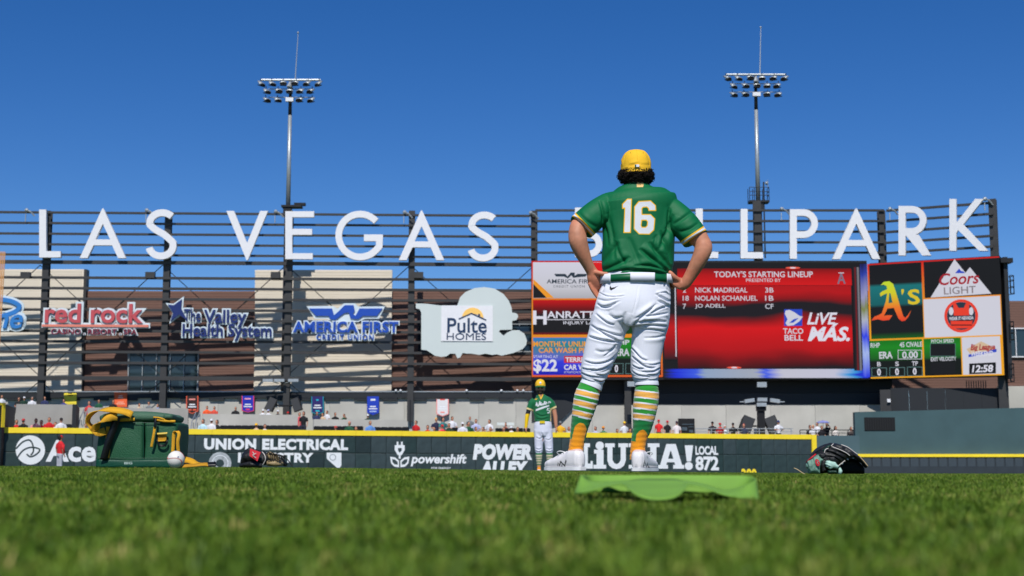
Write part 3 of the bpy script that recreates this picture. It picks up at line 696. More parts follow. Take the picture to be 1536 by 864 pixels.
ppoly(SB1, [[(846, 534), (896, 534), (896, 544.5), (846, 544.5)]], screen('led_dullred', C(190, 50, 60)), .061); ptext(SB1, 'TERRIBLES', 848, 536, 894, 543, wht, .075, bold=.04)
ptext(SB1, 'CAR WASH', 846, 547, 895, 555, wht, .061, bold=.05); ptext(SB1, 'AT PARTICIPATING LOCATIONS', 846, 557, 895, 560, lgrey, .061)
panel(SB1, 910, 393.5, 991, 501, screen_ramp('up_ramp', [(0, C(16, 60, 20)), (.3, C(18, 20, 24)), (1, C(60, 14, 16))]), .03)
gr = screen_ramp('green_ramp', [(0, C(16, 22, 22)), (.42, C(16, 24, 22)), (.5, C(24, 92, 30)), (.8, C(26, 130, 32)), (1, C(18, 110, 26))])
panel(SB1, 910, 506.5, 991, 562.5, gr, .03)
ptext(SB1, 'ERA', 924, 523, 944, 534, lgrey, .061, bold=.04); ptext(SB1, 'RHP', 920, 510, 944, 517, lgrey, .061, bold=.04)
def frame(P, x0, y0, x1, y1, m, t=.8, off=.061): ppoly(P, [[(x0, y0), (x1, y0), (x1, y1), (x0, y1)], [(x0+t, y0+t), (x1-t, y0+t), (x1-t, y1-t), (x0+t, y1-t)]], m, off, 'frame_line')
for x in (914, 938, 962): frame(SB1, x, 545, x+21, 561, screen('led_teal', C(90, 125, 125))); ptext(SB1, '0', x+8, 547.5, x+13, 558.5, wht, .061, bold=.05)
# main screen
panel(SB1, 994, 394, 1302, 569, blk, .0, 'screen_frame')
r0, r1 = C(176, 14, 20), C(206, 16, 22); k0 = C(26, 24, 30); km = C(110, 14, 20)
panel(SB1, 1016, 403, 1278, 428, screen_ramp('m_top', [(0, C(205, 18, 22)), (.6, C(176, 12, 16)), (1, C(120, 10, 14))]), .03)
panel(SB1, 1016, 428.6, 1278, 553, screen_ramp('m_mid', [(0, k0), (.02, C(60, 14, 20)), (.12, C(120, 12, 18)), (.22, r0), (.48, r1), (.58, C(130, 14, 20)), (.64, k0), (.74, k0), (.80, C(130, 12, 18)), (.9, r0), (1, C(170, 14, 20))], noise_amt=.30, nscale=2.1), .03)
panel(SB1, 996, 553.5, 1302, 567, screen_ramp('m_bot', [(0, C(30, 34, 44)), (.06, C(30, 50, 210)), (.16, C(60, 90, 220)), (.2, C(140, 160, 190)), (.45, C(160, 166, 180)), (.5, C(60, 90, 225)), (.58, C(190, 190, 205)), (.85, C(190, 190, 210)), (.93, C(60, 150, 215)), (.97, C(30, 50, 200)), (1, C(30, 60, 210))], axis='X', noise_amt=.12, nscale=4), .03)
panel(SB1, 1292, 396, 1302, 566, screen_ramp('m_right', [(0, C(40, 60, 220)), (.2, C(160, 180, 230)), (.35, C(40, 60, 225)), (.5, C(170, 175, 190)), (.6, C(120, 130, 70)), (.7, C(150, 150, 190)), (.9, C(40, 60, 160)), (1, C(20, 26, 80))], noise_amt=.2, nscale=2), .062)
panel(SB1, 1279, 401, 1291, 556, screen_ramp('m_bar', [(0, C(14, 14, 18)), (.3, C(30, 30, 36)), (.45, C(120, 24, 30)), (.6, C(30, 30, 36)), (.8, C(130, 130, 140)), (1, C(20, 20, 24))], axis='X'), .062)
panel(SB1, 996, 470, 1015, 540, screen_ramp('m_left', [(0, k0), (.3, C(140, 14, 20)), (.7, C(190, 18, 22)), (1, k0)]), .03)
panel(SB1, 1012.6, 428, 1014, 535, lgrey, .062)
ptext(SB1, "TODAY'S STARTING LINEUP", 1071, 407, 1219, 416, lgrey, .061, bold=.02); ptext(SB1, 'PRESENTED BY', 1119, 418, 1171, 423, lgrey, .061)
for i, (nn, nm, pos) in enumerate((('2', 'NICK MADRIGAL', '3B'), ('18', 'NOLAN SCHANUEL', '1B'), ('7', 'JO ADELL', 'CF'))):
    y = 431.5+i*12.2; x1 = (1121, 1136, 1088)[i]
    ptext(SB1, nn, 1024, y, 1029 if i != 1 else 1033, y+7.5, lgrey, .061, bold=.01); ptext(SB1, nm, 1042.5, y, x1, y+7.5, lgrey, .061, bold=.01); ptext(SB1, pos, 1147.5, y, 1160, y+7.5, lgrey, .061, bold=.01)
ppoly(SB1, [[(1176, 464), (1203, 464), (1203, 489), (1176, 489)]], blu, .061, 'emblem_square')
ppoly(SB1, [[(1178, 466), (1184, 465), (1192, 469), (1199, 474), (1204, 475), (1199, 482), (1190, 488), (1181, 489), (1178, 485), (1181, 479), (1177, 471)], [(1183, 485), (1190, 484), (1198, 477), (1190, 479)]], lgrey, .075, 'bell_emblem')
ptext(SB1, 'TACO', 1174.5, 492.5, 1204.5, 501, lgrey, .075, bold=.03); ptext(SB1, 'BELL', 1176.5, 502.5, 1204, 511, lgrey, .075, bold=.03)
ptext(SB1, 'LiVE', 1210, 469, 1256, 487, wht, .075, bold=.04, shear=.3); ptext(SB1, 'M\u00c1S.', 1211, 485, 1274, 512, wht, .075, bold=.06, shear=.3)
ptext(SB1, 'A', 1255.5, 409.5, 1268, 426, screen('led_slate', C(120, 110, 130)), .061, bold=.03); ppoly(SB1, [[(1257.5, 409), (1265.5, 409), (1265.5, 410.2), (1257.5, 410.2)]], lgrey, .075, 'halo_emblem')
for (x, y) in ((1189, 402), (1101, 551.5)): ppoly(SB1, [circ(x, y, 11, 1.6)], screen('led_flare', C(235, 90, 70)), .08, 'flare_light'); ppoly(SB1, [circ(x, y, 4.5, 1.0)], wht, .094, 'flare_light')
# right board, folded towards the field
S2 = SB2; RF = 1304
panel(S2, 1303.6, 396, 1503, 568, screen_ramp('edge_ramp2', [(0, C(235, 165, 35)), (.6, C(228, 150, 30)), (.95, C(215, 60, 30)), (1, C(200, 25, 30))]), 0, 'border', ref=RF)
panel(S2, 1305.5, 398, 1384, 509, screen_ramp('as_ramp', [(0, C(20, 90, 28)), (.08, C(20, 24, 28)), (.42, C(22, 24, 28)), (.46, C(20, 92, 96)), (.7, C(22, 112, 116)), (.74, C(22, 24, 28)), (1, C(18, 20, 26))]), .03, ref=RF)
panel(S2, 1386.5, 398, 1501.5, 451.3, blk, .03, ref=RF)
panel(S2, 1386.5, 453.2, 1501.5, 509.5, lgrey, .03, ref=RF)
panel(S2, 1305.5, 511.5, 1384, 566, gr, .03, ref=RF); panel(S2, 1386.5, 511.5, 1442, 566, gr, .03, ref=RF); panel(S2, 1444, 511.5, 1501.5, 566, lgrey, .03, ref=RF)
asr = screen_ramp('as_letter', [(0, C(226, 60, 40)), (.35, C(230, 120, 40)), (.7, C(205, 200, 40)), (1, C(190, 215, 50))])
def local_poly(P, loops, m, off, name):     # emblem whose colour runs bottom to top
    L_ = [[P.hit(*q) for q in lp] for lp in loops]; us = [q[0] for q in L_[0]]; zs = [q[1] for q in L_[0]]
    class Q: pass
    tri = tessellate_polygon([[Vector((u, z, 0)) for u, z in lp] for lp in L_]); fl = [q for lp in L_ for q in lp]
    um, zb = (min(us)+max(us))/2, min(zs); fs = []
    for t in tri:
        a, b_, c = [fl[i] for i in t]; ar = (b_[0]-a[0])*(c[1]-a[1])-(c[0]-a[0])*(b_[1]-a[1]); fs.append(tuple(t) if ar > 0 else (t[0], t[2], t[1]))
    n_ = len(fl); bb = MB(); bb.add([(u-um, z-zb, .012) for u, z in fl]+[(u-um, z-zb, 0) for u, z in fl], fs+[(a+n_, c+n_, b_+n_) for a, b_, c in fs])
    me = bb.mesh(name, m); o = bpy.data.objects.new(name, me); COL.objects.link(o); wp_ = P.pt(um, zb, off); o.parent = sb; o.location = wp_-worg(sb); o.rotation_euler = P.rot.to_euler(); return o
Aout = [(1321, 428), (1326, 423), (1334, 422), (1340, 426), (1344, 438), (1350, 458), (1355, 474), (1358, 477), (1362, 473), (1367, 465), (1363, 475), (1358, 481), (1353, 482), (1348, 478), (1341, 462), (1331, 463), (1330, 466), (1326, 474), (1331, 473), (1339, 473), (1334, 480), (1325, 481), (1317, 479), (1307, 481), (1312, 475), (1318, 473), (1323, 470), (1329, 452), (1331, 440), (1326, 442), (1321, 445), (1320, 440), (1324, 437), (1331, 434), (1330, 429), (1325, 427)]
local_poly(S2, [Aout, [(1334, 440), (1333, 455), (1339, 454), (1336, 440)]], asr, .061, 'team_letter')
ptext(S2, "S", 1362, 434, 1380, 457, yel, .061, bold=.04); ppoly(S2, [[(1352, 434), (1356, 434), (1356, 438), (1353, 443)]], yel, .061)
ppoly(S2, [[(1396, 446.5), (1432, 389), (1448.5, 409.5), (1455, 401), (1487, 440.5)]], lgrey, .061, 'mountain_emblem'); ppoly(S2, [[(1433, 410), (1439, 403), (1442, 407), (1445, 407), (1448, 410)]], blu, .09, 'mountain_peak')
ptext(S2, 'Coors', 1409, 409, 1469, 427, crim, .075, bold=.03, shear=.25); ptext(S2, 'LIGHT', 1416, 430, 1464, 441, screen('led_grey', C(130, 120, 125)), .075, bold=.015)
rl = screen('led_vermilion', C(226, 62, 44))
ppoly(S2, [circ(1442, 474, 25.5, 25), circ(1442, 474, 21.5, 21)], rl, .061, 'ring_emblem'); ppoly(S2, [circ(1442, 474, 21.4, 20.9)], dk, .055, 'ring_emblem')
ppoly(S2, [[(1433, 454), (1438, 462), (1446, 462), (1450, 453), (1454, 455), (1454, 474), (1459, 476), (1458, 492), (1427, 493), (1426, 477), (1431, 474), (1430, 456)]], rl, .075, 'vest_emblem')
for y in (480, 487): ppoly(S2, [[(1427, y), (1458, y), (1458, y+1.5), (1427, y+1.5)]], blk, .09)
for sx in (-1, 1): ppoly(S2, [circ(1442+sx*15, 467, 3.4, 6)], lgrey, .075)
ppoly(S2, [[(1423, 474), (1461, 473), (1461, 480), (1423, 481)]], dk, .09); ptext(S2, 'WEAR IT NEVADA', 1424, 475, 1460.5, 480, wht, .104, bold=.04)
ptext(S2, 'RHP', 1306, 514.5, 1320, 521.5, lgrey, .061, bold=.03); ptext(S2, '45 CIVALE', 1349.5, 513, 1383.5, 520.5, lgrey, .061, bold=.03); ptext(S2, 'ERA', 1319, 527.5, 1339, 538, lgrey, .061, bold=.04)
tl = MATS['led_teal']; frame(S2, 1347, 525, 1383, 539, lgrey); ptext(S2, '0.00', 1353.5, 527, 1377, 537.5, lgrey, .061, bold=.04)
for i, x in enumerate((1307.5, 1334.5, 1361)):
    frame(S2, x, 551.5-i*.6, x+23, 565-i*.6, tl); ptext(S2, '0', x+8.5, 553-i*.6, x+14, 563.5-i*.6, wht, .061, bold=.05); ptext(S2, ('B', 'S', 'TP')[i], x+8.5-(1.5 if i == 2 else 0), 543-i*.5, x+14+(2 if i == 2 else 0), 549.5-i*.5, lgrey, .061, bold=.03)
ptext(S2, 'PITCH SPEED', 1397, 509, 1431, 514.2, lgrey, .061, bold=.03); ptext(S2, 'EXIT VELOCITY', 1396.5, 535.5, 1434.5, 541.5, lgrey, .061, bold=.03)
for y0_, y1_ in ((515.5, 534), (543.5, 561)): ppoly(S2, [[(1396, y0_+.4), (1433, y0_-.4), (1433, y1_-.4), (1396, y1_+.4)]], blk, .061, 'readout_box')
frame(S2, 1395.5, 515, 1433.5, 534.6, tl, .6, .075)
ppoly(S2, [[(1454, 545.5), (1494, 543.5), (1494, 560), (1454, 561.5)]], blk, .061, 'clock_box'); ptext(S2, '12:58', 1458, 547.5, 1490, 558.5, wht, .075, bold=.05, shear=.15)
ppoly(S2, [[(1450, 524), (1472, 512), (1496, 524), (1484, 531), (1456, 532)]], screen('led_cream', C(205, 180, 150)), .055, 'banner_emblem')
ptext(S2, 'Big League', 1456, 516, 1493, 528, crim, .075, bold=.05, shear=.2); ppoly(S2, [[(1453, 532), (1495, 523.5), (1495, 528), (1453, 536)]], blu, .07, 'banner_emblem'); ptext(S2, 'WEEKEND', 1457, 527, 1490, 534, wht, .09, bold=.05, shear=.2)
# cages and brackets on the right edge of the board
for y in (428, 497, 560):
    cg = MB()
    c = SB2.P(1511, y, -.4)
    for k in range(5):
        a = math.pi*k/4
        cg.tube([c+Vector((.45*math.sin(a), -.45*math.cos(a), -.6)), c+Vector((.45*math.sin(a), -.45*math.cos(a), .75))], .03, 5)
    for dz in (-.6, -.1, .4, .75): cg.tube([c+Vector((.45*math.sin(math.pi*k/6), -.45*math.cos(math.pi*k/6), dz)) for k in range(7)], .03, 5)
    cg.build('ladder_cage', M['darksteel'], sb)
bb = MB(); a, c = SB2.P(1506, 385, -.7), SB2.P(1507, 568, -.7); bb.box(((a.x+c.x)/2, (a.y+c.y)/2, (a.z+c.z)/2), (.3, 1.2, a.z-c.z)); bb.build('side_column', M['char'], sb)
bb = MB(); c = SB2.P(1507, 391, -.2); bb.box(c, (.9, .9, .35)); bb.build('side_bracket', M['darksteel'], sb)

# ================================================================ FLOODLIGHT MASTS
def mast(cx, cy, base_y, base_x, label, cage):
    Y = 113.0; s_ = ppm(Y); P = Plane(cx-100, Y, cx+100, Y)
    b0 = P.P(base_x, 703); top = P.P(cx, cy+0)
    X0 = top.x
    mt = empty('floodlight_mast', (X0, Y, 0), label, 'floodlight mast', 'floodlight masts')
    def pt(dx, py, off=0): z = P.hit(cx, py)[1]; return Vector((X0+dx/s_, Y-off, z))
    zs = pt(0, base_y).z; zd = pt(0, cy+53).z
    bb = MB(); bb.tube([(X0, Y, -.3), (X0, Y, zs)], [.3, .29], 14); bb.build('lower_pole', M['steel'], mt, True)
    bb = MB(); bb.tube([(X0, Y, zs), (X0, Y, zd)], [.19, .15], 14); bb.build('pole', M['galv'], mt, True)
    bb = MB(); bb.tube([(X0, Y, zd), (X0, Y, top.z-.1)], [.15, .12], 12); bb.build('upper_pole', M['char'], mt, True)
    bb = MB(); bb.tube([pt(-46, cy), pt(46, cy)], .09, 8); bb.build('crossarm', M['galv'], mt)
    for dy, hw in ((13.5, 34), (26, 34)): bb = MB(); bb.tube([pt(-hw, cy+dy), pt(hw, cy+dy)], .035, 6); bb.build('crossarm', M['galv'], mt)
    bb = MB(); bb.tube([pt(7, cy), pt(8.5, cy-35), pt(10, cy-70)], [.05, .04, .03], 6); bb.ball(pt(10, cy-71), .09); bb.build('antenna', M['galv'], mt)
    bb = MB(); bb.box(pt(0, cy+31, .3), (.62, .3, .32)); bb.build('junction_box', M['white'], mt)
    bb = MB(); bb.tube([pt(0, cy+4, .2), pt(0, cy+13, .35)], [(.1, .1), (.3, .2)], 8); bb.build('hub', M['galv'], mt)
    proto = None
    for row, xs_ in ((7, (-46, -29, -10.5, 9, 28, 46)), (18.5, (-37, -18, 0, 17, 34)), (31.5, (-37, -19, 17, 35))):
        for x in xs_:
            loc = pt(x, cy+row, .3); yaw = -x*.022+rnd.uniform(-.1, .1); tl_ = rnd.uniform(-.1, .15)+abs(x)*.004
            if proto is None:
                lm = MB(); n_ = 12
                prof = [(0, .02, .10), (.1, .1, .26), (.28, .04, .31), (.42, -.02, .31)]
                lm.tube([(0, .25-0*1, .18), (0, .1, .14), (0, -.1, .04), (0, -.32, -.04)], [(.1, .05), (.2, .09), (.29, .14), (.31, .155)], n_, ref=(1, 0, 0))
                me = lm.mesh('luminaire', M['galv'], True)
                ln = MB(); ln.tube([(0, -.3, -.05), (0, -.37, -.08)], [(.28, .13), (.28, .13)], n_, ref=(1, 0, 0)); ln.box((0, -.2, -.16), (.5, .4, .06)); lme = ln.mesh('lens', M['black'])
                bk = MB(); bk.tube([(0, 0, .1), (0, .05, .42)], .035, 5); bme = bk.mesh('bracket', M['darksteel'])
                proto = (me, lme, bme)
            o = bpy.data.objects.new('luminaire', proto[0]); COL.objects.link(o); o.parent = mt; o.location = loc-worg(mt); o.rotation_euler = (tl_, 0, yaw)
            for nm_, me_ in (('lens', proto[1]), ('bracket', proto[2])):
                q_ = bpy.data.objects.new(nm_, me_); COL.objects.link(q_); q_.parent = o
    # service platform where the pole meets the frame
    c = pt(0, base_y-1, .2)
    bb = MB(); bb.box(c+Vector((.35 if not cage else 0, 0, 0)), (1.6, 1.0, .16)); bb.box(c+Vector((0, 0, -.45)), (.6, .8, .7)); bb.build('platform', M['darksteel'], mt)
    if cage:
        bb = MB()
        for dx in (-.78, -.4, .4, .78): bb.tube([c+Vector((dx, -.4, 0)), c+Vector((dx, -.4, 1.15))], .03, 5); bb.tube([c+Vector((dx, .4, 0)), c+Vector((dx, .4, 1.15))], .03, 5)
        for dz in (.5, .8, 1.15): bb.tube([c+Vector((-.78, -.4, dz)), c+Vector((.78, -.4, dz))], .025, 5); bb.tube([c+Vector((.78, -.4, dz)), c+Vector((.78, .4, dz))], .025, 5)
        bb.build('guard_rail', M['darksteel'], mt)
        bb = MB(); bb.bar(c+Vector((.38, -.3, -4.6)), c+Vector((.38, -.3, 1.6)), .1); bb.build('ladder_rail', M['darksteel'], mt)
        bb = MB(); bb.ball(c+Vector((.62, -.3, 1.5)), .14); bb.tube([c+Vector((.72, -.3, 1.15)), c+Vector((.72, -.3, 1.75))], .03, 5); bb.build('camera_dome', M['galv'], mt)
    else:
        bb = MB(); bb.box(c+Vector((1.0, -.1, .18)), (.9, .4, .22)); bb.build('equipment_box', M['black'], mt)
mast(436, 120, 312, 431, 'grey floodlight mast rising above the letters VE at left', False)
mast(1133, 112, 305, 1136, 'grey floodlight mast rising above the letters LL at right', True)

# ---- loudspeakers and flood lamps on the posts
def loud(cx, cy, Y, tilt, side, label):
    c = W(cx, cy, Y); e = empty('loudspeaker', c, label, 'loudspeaker', 'black loudspeakers on the frame posts')
    rot = Matrix.Rotation(tilt, 3, 'Y') @ Matrix.Rotation(R(-12), 3, 'X')
    w_, h_ = (.62, 1.05) if Y > 105 else (.86, 1.3)
    bb = MB(); v_ = [Vector((x, y, z)) for x in (-w_/2, w_/2) for y, z in ((-.35, h_/2), (-.35, -h_/2), (.35, -h_/2*.7), (.35, h_/2*.7))]
    bb.add([c+rot @ q_ for q_ in v_], [(0, 3, 2, 1), (4, 5, 6, 7), (0, 1, 5, 4), (1, 2, 6, 5), (2, 3, 7, 6), (3, 0, 4, 7)]); bb.build('cabinet', M['black'], e)
    bb = MB(); bb.box(c+rot @ Vector((0, -.37, 0)), (w_-.06, .03, h_-.06), rot); bb.build('grille', M['char'], e)
    bb = MB(); bb.tube([c, c+Vector((side*1.2, .2, 0))], .06, 6); bb.build('arm', M['darksteel'], e)
loud(406.5, 608, 109.3, R(24), 1, 'black tilted loudspeaker left of the steel post beneath letter E')
loud(445.5, 608.5, 109.3, R(-20), -1, 'black tilted loudspeaker right of the steel post beneath letter E')
loud(1119, 639, 104, R(22), 1, 'black loudspeaker left of the thick post under the main screen')
loud(1159, 639, 104, R(-22), -1, 'black loudspeaker right of the thick post under the main screen')
tp = empty('lamp_post', W(1141.5, 703, 104), 'thick black post with flood lamps under the main screen', 'post')
bb = MB(); c0, c1 = W(1141.5, 655, 104), W(1141.5, 609, 104); bb.box((c0+c1)/2, (.5, .5, c1.z-c0.z)); bb.build('column', M['black'], tp)
bb = MB(); c1 = W(1141.5, 612, 103.9); bb.box(c1, (.66, .6, .4)); bb.build('collar', M['black'], tp)
bb = MB(); bb.bar(W(1119, 639, 104.2), W(1159, 639, 104.2), .08); bb.build('crossbar', M['darksteel'], tp)
for x, y in ((1124, 601), (1143, 599.5), (1162, 601), (1142, 607)):
    c = W(x, y, 103.6); bb = MB(); k = (x-1143)/19
    bb.box(c, (.7, .4, .26), Matrix.Rotation(k*.15, 3, 'Y')); bb.box(c+Vector((k*.45, 0, -.08)), (.5, .3, .06)); bb.build('flood_lamp', M['galv'], tp)
bb = MB(); bb.box(W(1142.5, 577, 108.5), (.72, .3, .38)); bb.build('wall_box', M['galv'], un)
bb = MB(); bb.box(W(948, 576, 108.5), (.72, .3, .38)); bb.build('wall_box', M['galv'], un)
for x in (403, 420, 441):
    bb = MB(); c = SF.P(x, 571, .3); bb.box(c, (.8, .35, .22)); bb.tube([c, c+Vector(((422-x)*.04, .3, -.2))], .04, 5); bb.build('flood_lamp', M['galv'], sg)

# ---- banners hanging on the concrete wall
BN = Plane(0, 112.05, 800, 112.05)
def banner(x0, y0, x1, y1, point, colr, edge, ink, accents, label):
    e = empty('banner', BN.P((x0+x1)/2, y1, .05), label, 'banner', 'banners hanging on the stand wall')
    xm = (x0+x1)/2
    sh = [(x0, y0), (x1, y0), (x1, y1-point), (xm, y1), (x0, y1-point)] if point else [(x0, y0), (x1, y0), (x1, y1), (x0, y1)]
    mk = lambda c: mat('cloth_%d_%d_%d' % c, C(*c), .8, var=.06, scale=2)
    bb = MB(); BN.prism(bb, [sh], .36, .40); bb.build('cloth', mk(edge), e)
    sc = [(xm+(x-xm)*.86, y if y < y0+2 else (y-(.9 if y < y1 else 1.2))) for x, y in sh]
    bb = MB(); BN.prism(bb, [sc], .402, .41); bb.build('field', mk(colr), e)
    w_ = x1-x0; h_ = y1-y0
    for (fx, fy, fw, fh, c) in accents:
        bb = MB(); cx_, cy_ = xm+fx*w_, y0+fy*h_
        
        for q_ in ((-.32, .30), (.32, .42)) if fh > .15 else ((0, .42),):
            hh_ = fh*h_*(.17 if fh > .15 else .4); yc = cy_+q_[0]*fh*h_; BN.rect(bb, cx_-fw*w_*q_[1], yc-hh_, cx_+fw*w_*q_[1], yc+hh_, .413, .42)
        pass
        bb.build('print', mk(c), e)
wv = (226, 228, 232)
banner(98.5, 590, 117, 607, 0, (246, 222, 70), (246, 222, 70), wv, [(0, .1, .5, .3, (70, 60, 20))], 'plain yellow banner at far left beside the steel post')
banner(173.5, 589, 192.5, 611, 0, (240, 104, 60), (240, 104, 60), wv, [(0, .3, .5, .2, (250, 200, 180)), (0, .72, .8, .18, (250, 180, 150))], 'orange rectangular banner above the cooler bag')
banner(281, 594, 299, 621, 4, (52, 32, 30), (236, 96, 66), wv, [(0, .2, .6, .1, (240, 150, 140)), (0, .55, .8, .2, wv), (-.2, .78, .35, .1, (236, 96, 66)), (.2, .78, .35, .1, (236, 96, 66))], 'pointed brown banner with orange edge')
banner(364, 594, 382.5, 619, 2.5, (24, 46, 170), (220, 60, 110), wv, [(0, .18, .6, .1, (240, 160, 180)), (0, .58, .8, .2, wv), (0, .82, .4, .12, (220, 60, 110))], 'pointed blue banner with pink-red edge')
banner(468, 595, 486.5, 622, 3, (44, 34, 100), (20, 140, 160), wv, [(0, .2, .25, .1, (30, 180, 200)), (0, .56, .8, .2, wv), (0, .8, .4, .1, (30, 180, 200))], 'pointed dark purple banner with turquoise edge')
banner(551.5, 595, 569, 623, 3.5, (28, 62, 180), (28, 62, 180), wv, [(0, .18, .5, .12, wv), (0, .6, .85, .18, wv), (0, .8, .7, .08, (170, 190, 230))], 'pointed bright blue banner with white print')
banner(655, 599, 673.5, 625, 3.5, (226, 222, 222), (245, 150, 145), wv, [(0, .03, .5, .08, (240, 90, 80)), (0, .5, .8, .18, (240, 240, 242)), (0, .76, .4, .1, (245, 150, 140))], 'pointed white banner with pink edge')
# ================================================================ PEOPLE
def remesh(mb, voxel, smooth=4, name='m'):
    me = mb.mesh(name, MATS['white_paint']); o = bpy.data.objects.new('tmp', me); COL.objects.link(o)
    r = o.modifiers.new('r', 'REMESH'); r.mode = 'VOXEL'; r.voxel_size = voxel; r.use_smooth_shade = True
    if smooth: sm = o.modifiers.new('s', 'SMOOTH'); sm.factor = .5; sm.iterations = smooth
    dg = bpy.context.evaluated_depsgraph_get(); out = bpy.data.meshes.new_from_object(o.evaluated_get(dg), depsgraph=dg)
    bpy.data.objects.remove(o); bpy.data.meshes.remove(me); out.materials.clear()
    out.polygons.foreach_set('use_smooth', [True]*len(out.polygons)); return out
def vco(me):
    a = np.empty(len(me.vertices)*3, np.float32); me.vertices.foreach_get('co', a); return a.reshape(-1, 3).astype(np.float64)
def vno(me):
    a = np.empty(len(me.vertices)*3, np.float32); me.vertex_normals.foreach_get('vector', a); return a.reshape(-1, 3).astype(np.float64)
def setco(me, a): me.vertices.foreach_set('co', a.astype(np.float32).ravel()); me.update()
def paint(me, cols):
    at = me.color_attributes.new('Col', 'FLOAT_COLOR', 'POINT'); c = np.ones((len(cols), 4), np.float32); c[:, :3] = cols[:, :3]
    at.data.foreach_set('color', c.ravel())
def inpoly(px, py, poly):
    r = np.zeros(len(px), bool); n = len(poly); j = n-1
    for i in range(n):
        xi, yi = poly[i]; xj, yj = poly[j]
        c = ((yi > py) != (yj > py)) & (px < (xj-xi)*(py-yi)/(yj-yi+1e-9)+xi); r ^= c; j = i
    return r
def folds(me, lst, sharp=True):
    """press cloth folds: each is (points in photo pixels, width px, height m); a ridge with a groove under it"""
    co_ = vco(me); no = vno(me); px, py = PXA(co_); m = no[:, 1] < .25
    d = np.zeros(len(co_))
    for pts, wd, h in lst:
        pts = [(q.x, q.y) for q in smoothcurve([(a, b, 0) for a, b in pts], 3)]
        best = np.full(len(co_), 1e9); sg = np.zeros(len(co_)); tt = np.zeros(len(co_)); N = len(pts)-1
        for i in range(N):
            ax, ay = pts[i]; bx_, by_ = pts[i+1]; L2 = (bx_-ax)**2+(by_-ay)**2+1e-9
            t = np.clip(((px-ax)*(bx_-ax)+(py-ay)*(by_-ay))/L2, 0, 1)
            dx = px-ax-t*(bx_-ax); dy = py-ay-t*(by_-ay); dd = np.hypot(dx, dy); s_ = np.sign((bx_-ax)*dy-(by_-ay)*dx)
            u = dd < best; best[u] = dd[u]; sg[u] = s_[u]; tt[u] = (i+t[u])/N
        s = best*sg/wd; fall = np.sin(np.clip(tt, .0, 1)*math.pi)**.6
        d += h*fall*(.62*np.exp(-(s+.9)**2*.9)-.95*np.exp(-(s-.25)**2*(5 if sharp else 2.2))+(.25*np.exp(-(s-1.1)**2*2) if sharp else 0))
    co_ += no*(d*m)[:, None]; setco(me, co_)
def wob(me, amp, sc, seed=0):
    co_ = vco(me); no = vno(me)
    k = np.array([noise.noise(Vector(c*sc)+Vector((seed, 0, 0))) for c in co_]); setco(me, co_+no*(k*amp)[:, None])
def attach(name, me, m, parent): me.materials.clear(); me.materials.append(m); return link(name, me, parent)

skinm = vcmat('skin', .5, bump=.12, bscale=300, spec=.35, var=.06)
fabric = vcmat('jersey_cloth', .7, bump=.1, bscale=900, sheen=.2, var=.03)
knit = vcmat('sock_knit', .9, bump=.3, bscale=700, sheen=.3, var=.05)
pantm = vcmat('pants_cloth', .8, bump=.1, bscale=900, sheen=.1, var=.02)
capm = mat('yellow_cap_cloth', C(244, 190, 38), .8, var=.03, scale=10, bump=.15, bscale=600)
green_j = np.array(C(0, 102, 58)[:3]); white_c = np.array(C(226, 228, 232)[:3]); yel_c = np.array(C(245, 185, 30)[:3])
hairm = mat('dark_curly_hair', C(26, 20, 17), .75, var=.4, scale=30, spec=.25)
YP = 8.1
kp = YP/F                                   # metres per photo pixel at the player's distance
def Q(px, py, dy=0): v = W(px, py, YP); return v+Vector((0, dy, 0))
def qtube(mb, rows, n=28, ref=(1, 0, 0), step=0):
    """rows: (px, py, half width px, depth ratio, dy)"""
    rows = [tuple(r)+(1, 0)[len(r)-3:] if len(r) < 5 else r for r in rows]
    if len(rows) < 20: rows = [tuple(v) for v in smoothcurve([Vector(r) for r in rows], 4)]
    pts = [Q(r[0], r[1], r[4]) for r in rows]; rad = [(r[2]*kp, r[2]*kp*r[3]) for r in rows]
    mb.tube(pts, rad, n, ref=ref)
gz = terrain(.7, 8.1)
pl = empty('person', (Q(915, 703).x, YP, gz), 'player seen from behind in green 16 jersey, hands on hips, yellow cap', 'person', 'people')
# ---- bare body: head, neck, arms with hands, trunk and legs in one skin
bd_ = MB()
HC = Q(954, 257, .0)
bd_.ball(HC+Vector((0, .01, .005)), (.076, .094, .1), 20, 14); bd_.tube([HC+Vector((0, .03, -.05)), HC+Vector((0, .055, -.10))], [(.062, .06), (.04, .035)], 14, ref=(1, 0, 0))
bd_.ball(HC+Vector((0, .11, -.02)), (.014, .02, .022), 8, 6)                       # nose
for s_ in (-1, 1): bd_.ball(HC+Vector((s_*.079, 0, -.012)), (.012, .02, .032), 8, 8)   # ears
bd_.ball(HC+Vector((0, .1, -.062)), (.026, .012, .008), 8, 6); [bd_.ball(HC+Vector((s_*.032, .088, .012)), (.014, .01, .009), 8, 6) for s_ in (-1, 1)]
qtube(bd_, [(954, 262, 15, 1, 0), (955, 276, 15.5, .95, 0), (956, 285, 20, .6, 0), (957, 302, 42, .4, 0), (957, 330, 42, .42, 0), (956, 380, 41, .45, 0), (955, 412, 43, .5, 0), (951, 445, 43, .5, 0), (950, 475, 40, .5, 0)])
qtube(bd_, [(925, 470, 20, 1.1), (914, 500, 21, 1.1), (903, 540, 17, 1), (891, 570, 15, 1), (880, 600, 15, 1), (868, 650, 9, 1), (862, 690, 9, 1)], 16)
qtube(bd_, [(973, 470, 20, 1.1), (974, 500, 19, 1.1), (969, 540, 16, 1), (969, 570, 15, 1), (969, 600, 15, 1), (960, 655, 9, 1), (956, 695, 9, 1)], 16)
AR = 28
